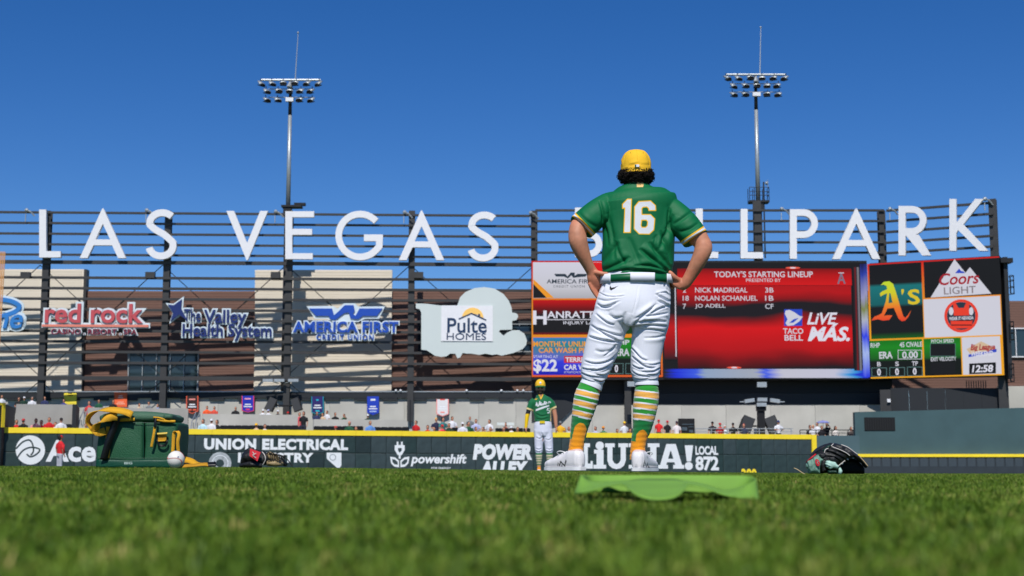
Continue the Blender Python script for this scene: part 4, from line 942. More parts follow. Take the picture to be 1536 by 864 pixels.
qtube(bd_, [(916, 308, 10, 1, 0), (894, 320, 13.5, .9, -.02), (871, 340, 15, .95, -.05), (865.5, 350, 13.2, .95, -.068), (865.2, 357, 13.8, .9, -.075), (867, 367, 13.8, .92, -.075), (873, 382, 11.6, .92, -.06), (880.5, 397, 8.8, .85, -.04), (886.5, 407, 8.4, .7, -.025), (890, 412, 9.2, .6, -.02)], AR)
# left hand: palm, thumb pointing back to the belt, fingers wrapped down and forward over the hip
qtube(bd_, [(889, 409, 9.5, .55, -.02), (891, 417, 11, .5, -.015), (893, 425, 11, .45, 0), (895, 432, 9, .45, .02)], 14)
def digit(pts, r): bd_.tube([Q(*p) for p in smooth2(pts)], [r*kp*(1-.28*i/(len(smooth2(pts))-1)) for i in range(len(smooth2(pts)))], 9)
def smooth2(p): return [tuple(q) for q in smoothcurve(p, 3)]
digit([(888, 408, -.02), (897, 411, -.045), (907, 413, -.055), (915.5, 411.5, -.05)], 4.2)
digit([(884, 425, -.01), (888, 434, -.006), (892.5, 441, 0), (897, 447, .005)], 3.2)
digit([(888, 427, .0), (893, 436, .012), (898, 443, .025), (903, 448, .04)], 3.5)
digit([(893, 428, .015), (898, 436, .035), (903, 442, .06), (907, 446, .085)], 3.6)
digit([(898, 424, .03), (903, 431, .055), (908, 436, .085), (911, 438, .105)], 3.6)
qtube(bd_, [(996, 312, 10, 1, 0), (1019, 332, 13.5, .9, -.02), (1041, 354, 16, .95, -.05), (1050, 366, 13.2, .95, -.068), (1052.5, 374, 13.6, .9, -.075), (1050, 384, 12.8, .92, -.075), (1043.5, 398, 11.4, .92, -.06), (1035.5, 413, 9.6, .85, -.04), (1027, 426, 8.6, .75, -.025), (1020, 429, 8.6, .65, -.02)], AR)
qtube(bd_, [(1024, 429, 8.5, .7, -.02), (1016, 424, 10, .6, -.015), (1010, 421, 10, .5, 0), (1005, 420, 9, .5, .02)], 14)
digit([(1018, 422, -.03), (1010, 417, -.05), (1005, 412, -.055), (1001.5, 409.5, -.05)], 4.2)
for k_, (a, b_) in enumerate(((416, 3.5), (421, 3.6), (426, 3.5), (430, 3.2))): digit([(1011, a, .0), (1006, a+1, .03), (1003, a+3, .065), (1000, a+5, .10)], b_)
me = remesh(bd_, .0036, 7, 'body'); co_ = vco(me)
base = np.tile(np.array(C(196, 134, 104)[:3]), (len(co_), 1)); px, py = PXA(co_)
nz_ = np.array([noise.noise(Vector(c*14)) for c in co_]); nz2 = np.array([noise.noise(Vector(c*60)) for c in co_]); base *= (1+.16*nz_+.12*nz2)[:, None]; base[:, 1:] *= (1-.10*np.clip(nz_, 0, 1))[:, None]; hand = (py > 404); base[hand] *= np.array([1.03, .9, .88]); paint(me, base)
attach('body', me, skinm, pl)
# ---- jersey
js = MB()
qtube(js, [(955, 418, 50, .64, 0), (955, 411, 52, .64, 0), (955.5, 404, 53.5, .63, 0), (956, 390, 53.5, .62, 0), (957, 370, 53.5, .6, 0), (957.5, 350, 54, .6, 0), (957.5, 330, 55, .6, 0), (957, 314, 58, .58, 0), (957, 303, 60, .56, 0), (956, 295, 56, .52, .0), (955.5, 288.5, 47, .52, .0), (955, 283.5, 33, .62, .0), (955, 278.5, 21, .9, 0), (955, 276, 18.5, .98, 0)], 40)
qtube(js, [(925, 302, 16, 1, 0), (912, 307, 18.5, 1.0, 0), (897.5, 319, 21, 1, -.02), (884, 331, 22, .95, -.04), (871.5, 343.5, 22, .95, -.06)], 30)
qtube(js, [(988, 304, 16, 1, 0), (999, 309.5, 18.3, 1.0, 0), (1017, 327.5, 21, 1, -.02), (1030, 344, 21.5, .95, -.04), (1041.5, 361.5, 21, .95, -.06)], 30)
me = remesh(js, .0036, 9, 'jersey')
J = [([(905, 322), (911, 345), (915, 370)], 5, .006), ([(913, 318), (921, 352), (924, 390)], 6, .006), ([(900, 300), (906, 322), (903, 345)], 4, .007),
 ([(1012, 322), (1000, 352), (988, 378)], 6, .008), ([(1006, 312), (1003, 332), (1006, 350)], 4, .006), ([(960, 372), (980, 388), (1004, 408)], 5, .010), ([(975, 362), (990, 382), (1006, 402)], 5, .009),
 ([(992, 345), (1000, 370), (1007, 395)], 5, .008), ([(905, 404), (925, 396), (945, 384)], 5, .007), ([(908, 411), (940, 404), (975, 406), (1003, 410)], 4, .009), ([(950, 398), (975, 398), (1000, 406)], 4, .008),
 ([(903, 395), (915, 378), (928, 362)], 6, .005), ([(915, 409), (935, 410), (955, 406)], 3, .006), ([(868, 318), (880, 330), (896, 340)], 5, .005), ([(1050, 335), (1036, 345), (1020, 350)], 5, .006), ([(1040, 318), (1024, 330), (1012, 338)], 5, .005),
 ([(986, 352), (983, 372), (990, 392)], 5, .005), ([(925, 360), (930, 380), (940, 396)], 5, .005), ([(945, 355), (955, 380), (962, 400)], 7, .004)]
folds(me, [(a_, b_*1.15, c_*1.8) for a_, b_, c_ in J]); wob(me, .0018, 12, 4); co_ = vco(me); px, py = PXA(co_); no = vno(me)
col = np.tile(green_j, (len(co_), 1))
def sleeve_band(cx, cy, dx, dy):
    L_ = math.hypot(dx, dy); t = ((px-cx)*dx+(py-cy)*dy)/L_; side = (px < 905) if dx < 0 else (px > 1008)
    for a, b_, c in ((-9.8, -7.4, yel_c), (-7.4, -4.8, white_c), (-4.8, -2.6, yel_c)):
        col[(t > a+6.5-6.5) & (t < b_) & side & (t > a)] = c
backf = no[:, 1] < .1
one = [(933.5, 306), (941, 298.5), (947.5, 298.5), (946, 349), (935.5, 349), (937, 312), (933.5, 313)]
six = [(951.5, 310), (958, 302), (976, 301), (983.5, 308), (984, 316), (973, 316), (972.5, 312.5), (970, 310.5), (964.5, 311), (963, 313), (963, 321.5), (976, 321.5), (982.5, 328), (981, 345), (974, 351.5), (958.5, 351), (951, 343.5)]
sixh = [(962.5, 330), (969.5, 330), (971.5, 332.5), (971, 338.5), (968.5, 341), (963, 341), (961.5, 338.5)]
def grow(poly, d):
    n = len(poly); A = sum(poly[i][0]*poly[(i+1) % n][1]-poly[(i+1) % n][0]*poly[i][1] for i in range(n)); s_ = 1 if A > 0 else -1; out = []
    for i in range(n):
        a, b_, c = poly[i-1], poly[i], poly[(i+1) % n]
        n1 = np.array([b_[1]-a[1], a[0]-b_[0]], float); n2 = np.array([c[1]-b_[1], b_[0]-c[0]], float); n1 /= np.hypot(*n1); n2 /= np.hypot(*n2)
        m_ = n1+n2; m_ /= (np.hypot(*m_)+1e-6); k = min(1.6, 1/max(.3, m_ @ n1)); out.append((b_[0]+s_*m_[0]*k*d, b_[1]+s_*m_[1]*k*d))
    return out
def sdist(px, py, poly):
    d = np.full(len(px), 1e9); n_ = len(poly)
    for i in range(n_):
        ax, ay = poly[i]; bx2, by2 = poly[(i+1) % n_]; t = np.clip(((px-ax)*(bx2-ax)+(py-ay)*(by2-ay))/((bx2-ax)**2+(by2-ay)**2+1e-9), 0, 1); d = np.minimum(d, np.hypot(px-ax-t*(bx2-ax), py-ay-t*(by2-ay)))
    return np.where(inpoly(px, py, poly), d, -d)
dn = np.maximum(sdist(px, py, one), np.minimum(sdist(px, py, six), -sdist(px, py, sixh)+.3)); dn[~backf] = -9
at = me.attributes.new('Dn', 'FLOAT', 'POINT'); at.data.foreach_set('value', dn.astype(np.float32))
bt = np.full(len(co_), -30.0)
for cx, cy, dx, dy in ((871.5, 343.5, -.72, .70), (1041.5, 361.5, .55, .83)):
    L_ = math.hypot(dx, dy); t = ((px-cx)*dx+(py-cy)*dy)/L_; u_ = ((px-cx)*dy-(py-cy)*dx)/L_; sd_ = ((px < 920) if dx < 0 else (px > 995)) & (np.abs(u_) < 25); bt = np.where(sd_, t, bt)
at = me.attributes.new('Bt', 'FLOAT', 'POINT'); at.data.foreach_set('value', bt.astype(np.float32))
jm = vcmat('jersey_printed', .6, bump=.1, bscale=900, var=.03); n = jm.node_tree; mixn = n.nodes[jm['mixnode']]; src = mixn.inputs[6].links[0].from_socket
def band_mix(src, attr, lo, hi, c):
    a = n.nodes.new('ShaderNodeAttribute'); a.attribute_name = attr; g1 = n.nodes.new('ShaderNodeMath'); g1.operation = 'GREATER_THAN'; g1.inputs[1].default_value = lo; n.links.new(a.outputs['Fac'], g1.inputs[0])
    g2 = n.nodes.new('ShaderNodeMath'); g2.operation = 'LESS_THAN'; g2.inputs[1].default_value = hi; n.links.new(a.outputs['Fac'], g2.inputs[0]); mu = n.nodes.new('ShaderNodeMath'); mu.operation = 'MULTIPLY'; n.links.new(g1.outputs[0], mu.inputs[0]); n.links.new(g2.outputs[0], mu.inputs[1])
    mx = n.nodes.new('ShaderNodeMix'); mx.data_type = 'RGBA'; n.links.new(mu.outputs[0], mx.inputs[0]); n.links.new(src, mx.inputs[6]); mx.inputs[7].default_value = (*c, 1); return mx.outputs[2]
src = band_mix(src, 'Dn', -.5, 99, yel_c); src = band_mix(src, 'Dn', 1.0, 99, white_c)
src = band_mix(src, 'Bt', -11.2, -9.0, yel_c); src = band_mix(src, 'Bt', -9.0, -6.2, white_c); src = band_mix(src, 'Bt', -6.2, -4.0, yel_c)
n.links.new(src, mixn.inputs[6])
col[(py < 280.5) & (px > 955) & (px < 965) & backf] = np.array(C(235, 190, 120)[:3])
paint(me, col); attach('jersey', me, jm, pl)
# ---- pants
pn = MB()
qtube(pn, [(955, 413.5, 51, .66, 0), (953.8, 425, 51.5, .66, 0), (953, 440, 53.5, .68, 0), (950, 458, 56, .68, -.005), (947.5, 474, 57, .64, -.005), (946, 486, 50, .6, 0)], 44)
qtube(pn, [(922, 462, 26, 1.1, 0), (915, 482, 29, 1.05, 0), (910, 500, 27.2, 1, 0), (903.5, 520, 26, 1, 0), (897, 540, 23.6, 1, 0), (893, 553, 22, 1, 0), (890.5, 564, 19.3, 1, 0), (888.5, 575, 15.2, 1, 0)], 34)
qtube(pn, [(975, 462, 27, 1.1, 0), (975.5, 482, 28.5, 1.05, 0), (973, 500, 25.8, 1, 0), (970.5, 520, 24, 1, 0), (968.5, 540, 22.6, 1, 0), (968.2, 553, 22, 1, 0), (968.5, 564, 20.4, 1, 0), (969.5, 573.5, 17, 1, 0)], 34)
me = remesh(pn, .0042, 3, 'pants')
PF = [([(886, 487), (905, 499), (925, 510), (938, 513)], 3.2, .008), ([(883, 504), (905, 510), (932, 513)], 3, .010), ([(893, 470), (910, 483), (922, 487)], 3, .007), ([(897, 492), (918, 500), (932, 503)], 3, .007), ([(900, 460), (915, 458), (930, 450)], 3.5, .006),
 ([(895, 455), (908, 461), (920, 458)], 3, .006), ([(946, 505), (950, 487), (965, 472), (985, 455)], 3.5, .008), ([(950, 478), (968, 468), (980, 460)], 4, .006), ([(955, 483), (975, 480), (1000, 482)], 2.8, .008), ([(952, 488), (975, 487), (1001, 489)], 2.6, .007), ([(960, 494), (980, 494), (998, 497)], 2.6, .006),
 ([(946, 520), (953, 527), (962, 537), (972, 541)], 2.4, .007), ([(948, 534), (957, 541), (968, 549), (983, 552)], 2.6, .009), ([(965, 545), (978, 547), (991, 544)], 2.2, .006), ([(948, 547), (958, 552), (966, 553)], 2.0, .007), ([(962, 557), (978, 557), (991, 551)], 2.2, .008), ([(948, 556), (958, 562), (975, 565)], 2.0, .007), ([(970, 562), (982, 562), (989, 559)], 1.8, .006), ([(950, 567), (962, 569), (972, 568)], 1.7, .005), ([(972, 570), (982, 569), (988, 566)], 1.6, .005),
 ([(876, 541), (893, 545), (912, 541), (928, 528)], 2.6, .007), ([(873, 552), (884, 554), (893, 553)], 2.0, .007), ([(886, 556), (903, 553), (922, 543)], 2.6, .009), ([(872, 559), (886, 564), (900, 565)], 2.2, .008), ([(893, 561), (906, 562), (919, 554)], 2.0, .007), ([(873, 566), (884, 571), (892, 573)], 1.8, .006), ([(890, 569), (902, 572), (913, 566)], 2.0, .007), ([(880, 573), (893, 577), (905, 577)], 1.7, .004), ([(905, 534), (916, 526), (924, 515)], 3.0, .005),
 ([(983, 440), (995, 447), (1004, 452)], 3, .007), ([(986, 450), (996, 455), (1004, 460)], 3, .007), ([(975, 470), (990, 462), (1003, 458)], 3, .006), ([(898, 438), (910, 444), (925, 445), (938, 443)], 1.8, .004), ([(984, 441), (998, 438), (1004, 443)], 2, .004), ([(896, 448), (912, 451), (930, 447)], 3, .004),
 ([(940, 468), (936, 485), (941, 500)], 6, .006), ([(1003, 470), (985, 473), (965, 475)], 2.8, .006), ([(1000, 503), (985, 507), (965, 508)], 3.5, .004), ([(958, 428), (955, 450), (950, 470)], 2.2, .003), ([(905, 418), (908, 427), (903, 437)], 2.6, .006), ([(1001, 418), (997, 428), (1003, 438)], 2.6, .006), ([(912, 470), (922, 476), (934, 474)], 4, .005), ([(892, 524), (905, 527), (925, 520)], 5, .004)]
folds(me, [(a_, b_*.92, c_*1.75) for a_, b_, c_ in PF]); co_ = vco(me); px, py = PXA(co_)
col = np.tile(np.array(C(226, 228, 236)[:3]), (len(co_), 1)); bk_ = vno(me)[:, 1] < .2
col[bk_ & inpoly(px, py, grow([(914.5, 433.5), (915, 428.5), (917.5, 432), (927.5, 428.8), (918.5, 434.8), (915.5, 435.2)], .15))] = .01
for xx in (899.5,): pass
paint(me, col); attach('pants', me, pantm, pl)
# belt showing through the loops
greenm = mat('green_belt', C(0, 92, 52), .45, var=.05)
bl = MB(); rr = [(954.8, 414.6), (954.6, 424.5)]
def ring(mb, cx, y0, y1, hw, dr, a0, a1, th=.004, extra=0):
    N = 24; vs = []
    for y in (y0, y1):
        c = Q(cx, y)
        for k in range(N+1):
            a = R(a0+(a1-a0)*k/N)
            for e in (extra, extra+th): vs.append(c+Vector((math.cos(a)*(hw*kp+e), math.sin(a)*(hw*kp*dr+e), 0)))
    fs = []; S = 2*(N+1)
    for k in range(N):
        i = 2*k; fs += [(i+1, i+3, S+i+3, S+i+1), (i, S+i, S+i+2, i+2), (i, i+2, i+3, i+1), (S+i, S+i+1, S+i+3, S+i+2)]
    fs += [(0, 1, S+1, S), (2*N, S+2*N, S+2*N+1, 2*N+1)]
    mb.add(vs, fs)
ring(bl, 954.8, 415, 425.5, 53, .66, 180, 360, .004, .003); bl.build('belt', greenm, pl, True)
wcl = mat('white_cloth', C(226, 228, 236), .8, var=.02)
for a0, a1 in ((182, 222), (257, 296), (322, 358)):
    b2 = MB(); ring(b2, 954.8, 413.4, 426.5, 53, .66, a0, a1, .004, .0075); b2.build('belt_loop', wcl, pl, True)
# ---- socks with stripes
sg_ = np.array(C(40, 150, 48)[:3]); sd_ = np.array(C(0, 122, 56)[:3]); sw = np.array(C(232, 230, 238)[:3]); sy = np.array(C(246, 180, 84)[:3]); so_ = np.array(C(246, 156, 18)[:3])
def sock(rows, bounds, archc, archw, arch_y, side):
    mb_ = MB(); rows2 = []
    P_ = [Vector((r[0], r[1], r[2])) for r in rows]; SMT = smoothcurve(P_, 26)
    qtube(mb_, [(p.x, p.y, p.z, 1.05-.23*min(1, max(0, (p.y-625)/45)), 0) for p in SMT], 110)
    me = mb_.mesh('sock', knit, True); co_ = vco(me); no = vno(me); px, py = PXA(co_)
    ax, ay = rows[0][0], rows[0][1]; bx2, by2 = rows[-1][0], rows[-1][1]; L_ = math.hypot(bx2-ax, by2-ay)
    t = ((px-ax)*(bx2-ax)+(py-ay)*(by2-ay))/L_; u = ((px-ax)*(by2-ay)-(py-ay)*(bx2-ax))/L_
    t = t-.0016*u*u+.02*abs(u)
    # small creases
    d = .0006*np.sin(t*1.1+np.sin(u*.3)*2)*np.exp(-((t-(L_-12))/9)**2)+.0006*np.sin(t*.8+u*.15)
    setco(me, co_+no*d[:, None])
    col = np.tile(sd_, (len(co_), 1))
    for a, b_, c in bounds: col[(t >= a) & (t < b_)] = {'g': sg_, 'd': sd_, 'w': sw, 'y': sy}[c]
    uc = archc(t); wv_ = archw
    inside = (t > arch_y) & (np.abs(u-uc) < wv_*np.sqrt(np.clip((t-arch_y)/8.0, 0, 1)))
    col[inside & (no[:, 1] < .3)] = so_; col[t > L_-27+side*(u*.5)] = so_
    paint(me, col); attach('sock', me, knit, pl)
st1 = [(-6, 16.5, 'g'), (16.5, 18.5, 'w'), (18.5, 26, 'y'), (26, 28.2, 'w'), (28.2, 33.5, 'g'), (33.5, 35.7, 'w'), (35.7, 41.5, 'y'), (41.5, 43.6, 'w'), (43.6, 49.5, 'g'), (49.5, 51.4, 'w'), (51.4, 57.5, 'y'), (57.5, 59.8, 'w')]
sock([(892, 567, 14.5), (885.5, 578, 15.5), (881.5, 590, 18), (878.5, 601, 18.3), (874.5, 618, 16.4), (869.5, 640, 13.2), (867, 655, 11.8), (864.5, 670, 11), (862, 688, 11.5)],
     [(-6, 21, 'g'), (21, 23, 'w'), (23, 29.5, 'y'), (29.5, 31.5, 'w'), (31.5, 36.5, 'g'), (36.5, 38.5, 'w'), (38.5, 45, 'y'), (45, 47, 'w'), (47, 52.5, 'g'), (52.5, 54.5, 'w'), (54.5, 60.5, 'y'), (60.5, 62.7, 'w')], lambda t: -2.2+0*t, 9.2, 70, 0)
sock([(970, 565, 15.5), (970, 577, 16.6), (970, 590, 18.3), (969, 602, 18.6), (966.8, 618, 17.6), (963.5, 640, 14.4), (959.5, 655, 12), (957, 670, 11), (956, 690, 11.5)],
     [(-6, 21, 'g'), (21, 23, 'w'), (23, 31, 'y'), (31, 33.2, 'w'), (33.2, 39, 'g'), (39, 41.2, 'w'), (41.2, 47.5, 'y'), (47.5, 49.7, 'w'), (49.7, 55.5, 'g'), (55.5, 57.5, 'w'), (57.5, 63.5, 'y'), (63.5, 66, 'w')], lambda t: 3.2+0*t, 8.8, 80, 0)
cuff = MB(); qtube(cuff, [(889.5, 570, 15.5), (887.6, 576, 16.8), (885.9, 580.3, 17.3)], 30); cuff.build('cuff', wcl, pl, True)
cuff = MB(); qtube(cuff, [(969.5, 569, 16.5), (969.8, 574, 18), (969.9, 578.3, 18.4)], 30); cuff.build('cuff', wcl, pl, True)
# ---- shoes
shoew = vcmat('shoe_leather', .45, bump=.15, bscale=200, spec=.45); solem = mat('shoe_sole', C(225, 225, 225), .5, var=.08, scale=20)
def shoe(heel, ang, name='shoe', logo=None):
    """heel point on the ground, toe direction angle (0 = +x, 90 = away from the camera)"""
    d = Vector((math.cos(R(ang)), math.sin(R(ang)), 0)); s_ = Vector((-d.y, d.x, 0)); mb_ = MB(); N = 70; n = 56; L_ = .29
    prof = [(0, .018, .07, .0), (.010, .031, .094, 0), (.03, .039, .108, 0), (.08, .042, .106, 0), (.11, .041, .094, 0), (.15, .043, .084, 0), (.19, .046, .070, 0), (.235, .047, .058, 0), (.265, .040, .048, 0), (.282, .028, .036, 0), (.29, .014, .022, 0)]
    vs = []; fs = []
    for i in range(N+1):
        t = L_*i/N
        for k in range(len(prof)-1):
            if prof[k][0] <= t <= prof[k+1][0]+1e-9: f_ = (t-prof[k][0])/(prof[k+1][0]-prof[k][0]); f_ = f_*f_*(3-2*f_); w_ = prof[k][1]*(1-f_)+prof[k+1][1]*f_; h_ = prof[k][2]*(1-f_)+prof[k+1][2]*f_; break
        for j in range(n):
            a = 2*math.pi*j/n; x = math.cos(a); z = math.sin(a); ez = .62 if t < .12 else .78; z = abs(z)**ez*(1 if z > 0 else -1)
            zz_ = (.5+.5*z)*h_; ww = w_*(abs(x)**ez)*(1 if x > 0 else -1)*(1-(.12 if t < .08 else .12+.3*min(1, (t-.08)/.05))*max(z, 0)**2)
            vs.append(Vector(heel)+d*t+s_*ww+Vector((0, 0, .016+zz_)))
    for i in range(N):
        for j in range(n): fs.append((i*n+j, (i+1)*n+j, (i+1)*n+(j+1) % n, i*n+(j+1) % n))
    a = len(vs); vs += [sum(vs[:n], Vector())/n, sum(vs[N*n:N*n+n], Vector())/n]
    for j in range(n): fs.append((a, j, (j+1) % n)); fs.append((a+1, N*n+(j+1) % n, N*n+j))
    mb_.add(vs, fs); me = mb_.mesh('upper', shoew, True); co_ = vco(me); px, py = PXA(co_); no = vno(me)
    col = np.tile(np.array(C(230, 226, 226)[:3]), (len(co_), 1))
    tt = (co_-np.array(heel)) @ np.array(d); zz = co_[:, 2]-heel[2]
    rim = (tt > .0) & (tt < .12) & (zz > .112); col[rim] = np.array(C(214, 190, 182)[:3])
    if logo:
        for lp in logo: col[inpoly(px, py, lp) & (no[:, 1] < .3)] = .02
    paint(me, col); u_ = attach('shoe', me, shoew, pl)
    so2 = MB(); ring_ = []
    for sgn in (1, -1):
        for i in (range(0, 21) if sgn == 1 else range(20, -1, -1)):
            t = -.006+.302*i/20; w_ = np.interp(t, [q[0] for q in prof], [q[1] for q in prof])+.004; ring_.append(Vector(heel)+d*t+s_*(w_*sgn))
    m_ = len(ring_); so2.add([q+Vector((0, 0, .004)) for q in ring_]+[q+Vector((0, 0, .022)) for q in ring_], [tuple(range(m_))[::-1], tuple(range(m_, 2*m_))]+[(i, (i+1) % m_, (i+1) % m_+m_, i+m_) for i in range(m_)])
    so2.build('sole', solem, u_, org=None)
    for i in range(5):
        t = .125+.018*i; h_ = float(np.interp(t, [q[0] for q in prof], [q[2] for q in prof])); c = Vector(heel)+d*t+Vector((0, 0, .016+h_))
        lb = MB(); lb.tube([c-s_*.024-Vector((0, 0, .008)), c+Vector((0, 0, .003)), c+s_*.024-Vector((0, 0, .008))], .0035, 6); lb.build('lace', solem, u_)
    lb = MB(); c = Vector(heel)+d*.115+Vector((0, 0, .1))
    lp_ = smoothcurve([c, c+d*.03+s_*.03+Vector((0, 0, .012)), c+d*.055+s_*.035+Vector((0, 0, .004)), c+d*.05+s_*.01-Vector((0, 0, .01)), c], 4); lb.tube(lp_, .0028, 6)
    lp_ = smoothcurve([c, c+d*.03-s_*.03+Vector((0, 0, .012)), c+d*.055-s_*.038+Vector((0, 0, .0)), c+d*.05-s_*.01-Vector((0, 0, .01)), c], 4); lb.tube(lp_, .0028, 6); lb.build('lace_bow', solem, u_)
hz = W(870, 706.5, YP).z
NL = lambda ox, oy, s: [ribbon([(ox, oy+7*s), (ox+2*s, oy), (ox+8*s, oy+7*s), (ox+10*s, oy-1*s)], 1.5), ribbon([(ox+3.5*s, oy+8*s), (ox+4.5*s, oy+3*s)], 1.0), ribbon([(ox-3*s, oy+7*s), (ox-2*s, oy+2*s), (ox+1*s, oy+7*s)], .9)]
shoe(Vector((Q(873, 703).x, YP-.06, hz)), 132, logo=[list(q) for q in NL(839, 692, 1.0)])
shoe(Vector((Q(952.5, 703).x, YP-.088, hz-.004)), 66, logo=[list(ribbon([(965, 701), (967, 692), (970, 701), (972, 693)], 1.0)), [(966, 686.5), (971, 685), (971.5, 686.5), (967, 688)], [(971.5, 698), (974, 700), (975, 704), (972.5, 704)]])
# ---- cap
capc = HC+Vector((0, .005, .02)); cm = MB(); N, n = 26, 60; vs = []; fs = []
for i in range(N+1):
    v = i/N; zz = -.034+.045*v/.25 if v < .25 else .011+.094*math.sin((v-.25)/.75*math.pi/2)
    rr_ = 1-.02*v/.25 if v < .25 else .98*max(0, math.cos((v-.25)/.75*math.pi/2))**.62
    for j in range(n):
        a = 2*math.pi*j/n; seam = 1-.014*math.exp(-((a % (math.pi/3)-math.pi/6)/.04)**2)*(1 if v > .2 else 0)
        r_ = rr_*seam; tilt = .006*math.sin(a)
        vs.append(capc+Vector((math.cos(a)*.0895*r_, math.sin(a)*.108*r_, zz+tilt*(1-v))))
for i in range(N):
    for j in range(n): fs.append((i*n+j, i*n+(j+1) % n, (i+1)*n+(j+1) % n, (i+1)*n+j))
cm.add(vs, fs); me = cm.mesh('cap', capm, True)
folds(me, [([(944, 248), (952, 246), (958, 245)], 2.2, .009), ([(934, 253), (950, 253.5), (972, 250)], 2, .003), ([(960, 246), (968, 247), (975, 246)], 2.5, .004), ([(931, 238), (932, 246), (933, 250)], 1.5, .006), ([(971, 232), (974, 242), (976, 250)], 3, .003)])
cp_ = link('cap', me, pl)
b2 = MB(); b2.ball(capc+Vector((0, 0, .105)), (.009, .009, .005), 10, 6); b2.build('button', greenm, cp_)
for k6 in range(6):      # stitched panel seams, eyelets
    a = math.pi/6+k6*math.pi/3; b2 = MB(); pp = []
    for i in range(4, N+1):
        v = i/N; zz = -.034+.045*v/.25 if v < .25 else .011+.094*math.sin((v-.25)/.75*math.pi/2); r_ = (1-.02*v/.25 if v < .25 else .98*max(0, math.cos((v-.25)/.75*math.pi/2))**.62)*.989
        pp.append(capc+Vector((math.cos(a)*.0895*r_, math.sin(a)*.108*r_, zz+.006*math.sin(a)*(1-v))))
    b2.tube(pp, .0014, 5); b2.build('seam', capm, cp_, True)
    a += math.pi/6; b2 = MB(); b2.ball(capc+Vector((math.cos(a)*.0895*.8, math.sin(a)*.108*.8, .073)), (.003, .003, .003), 8, 5); b2.build('eyelet', greenm, cp_)
b2 = MB()      # peak
vs = []; 
for j in range(15):
    a = R(25+130*j/14)
    for k in range(6):
        r_ = 1+.62*k/5; e = max(0, math.sin((a-R(25))/R(130)*math.pi))**.5
        vs.append(capc+Vector((math.cos(a)*.09*(1+.12*k/5), math.sin(a)*.103*(1+(r_-1)*e), -.025-.012*k/5-.018*(math.cos(a)**2))))
fs = [(j*6+k, (j+1)*6+k, (j+1)*6+k+1, j*6+k+1) for j in range(14) for k in range(5)]; M_ = len(vs)
vs += [q-Vector((0, 0, .004)) for q in vs]; fs += [tuple(M_+i for i in f[::-1]) for f in fs]; b2.add(vs, fs); b2.build('peak', greenm, cp_, True)
b2 = MB(); c = Q(953, 254.5, -.109); b2.box(c, (.026, .003, .014)); b2.build('league_patch', wcl, cp_); b2 = MB(); b2.box(Q(950.8, 254.5, -.1115), (.008, .002, .012)); b2.build('patch_bar', greenm, cp_)
# ---- curly hair: many short coils
hb = MB(); rh = random.Random(3)
for i in range(900):
    a = R(rh.uniform(150, 390)); zf = rh.uniform(0, 1)
    rx = ry = .079+.011*math.sin(zf*3.1)+rh.uniform(-.004, .006)
    c = HC+Vector((math.cos(a)*rx, math.sin(a)*ry+.0, .012-zf*.078))
    if zf > .6: c = HC+Vector((math.cos(a)*rx*(1-.5*(zf-.6)), math.sin(a)*ry*(1-.3*(zf-.6)), .012-zf*.078))
    ax_ = Vector((math.cos(a)*.6+rh.uniform(-.6, .6), math.sin(a)*.6+rh.uniform(-.6, .6), rh.uniform(-1.3, -.2))).normalized()
    x_ = ax_.orthogonal().normalized(); y_ = ax_.cross(x_); cr_ = rh.uniform(.004, .0075); L_ = rh.uniform(.012, .026); ph = rh.uniform(0, 6.3)
    pts = [c+ax_*(L_*k/10)+x_*(cr_*math.cos(ph+k*.95))+y_*(cr_*math.sin(ph+k*.95)) for k in range(11)]
    hb.tube(pts, [.0009+.0010*math.sin(math.pi*k/10) for k in range(11)], 3)
hb.ball(HC+Vector((0, -.012, -.02)), (.082, .084, .056), 20, 12)
hb.build('hair', hairm, pl, True)

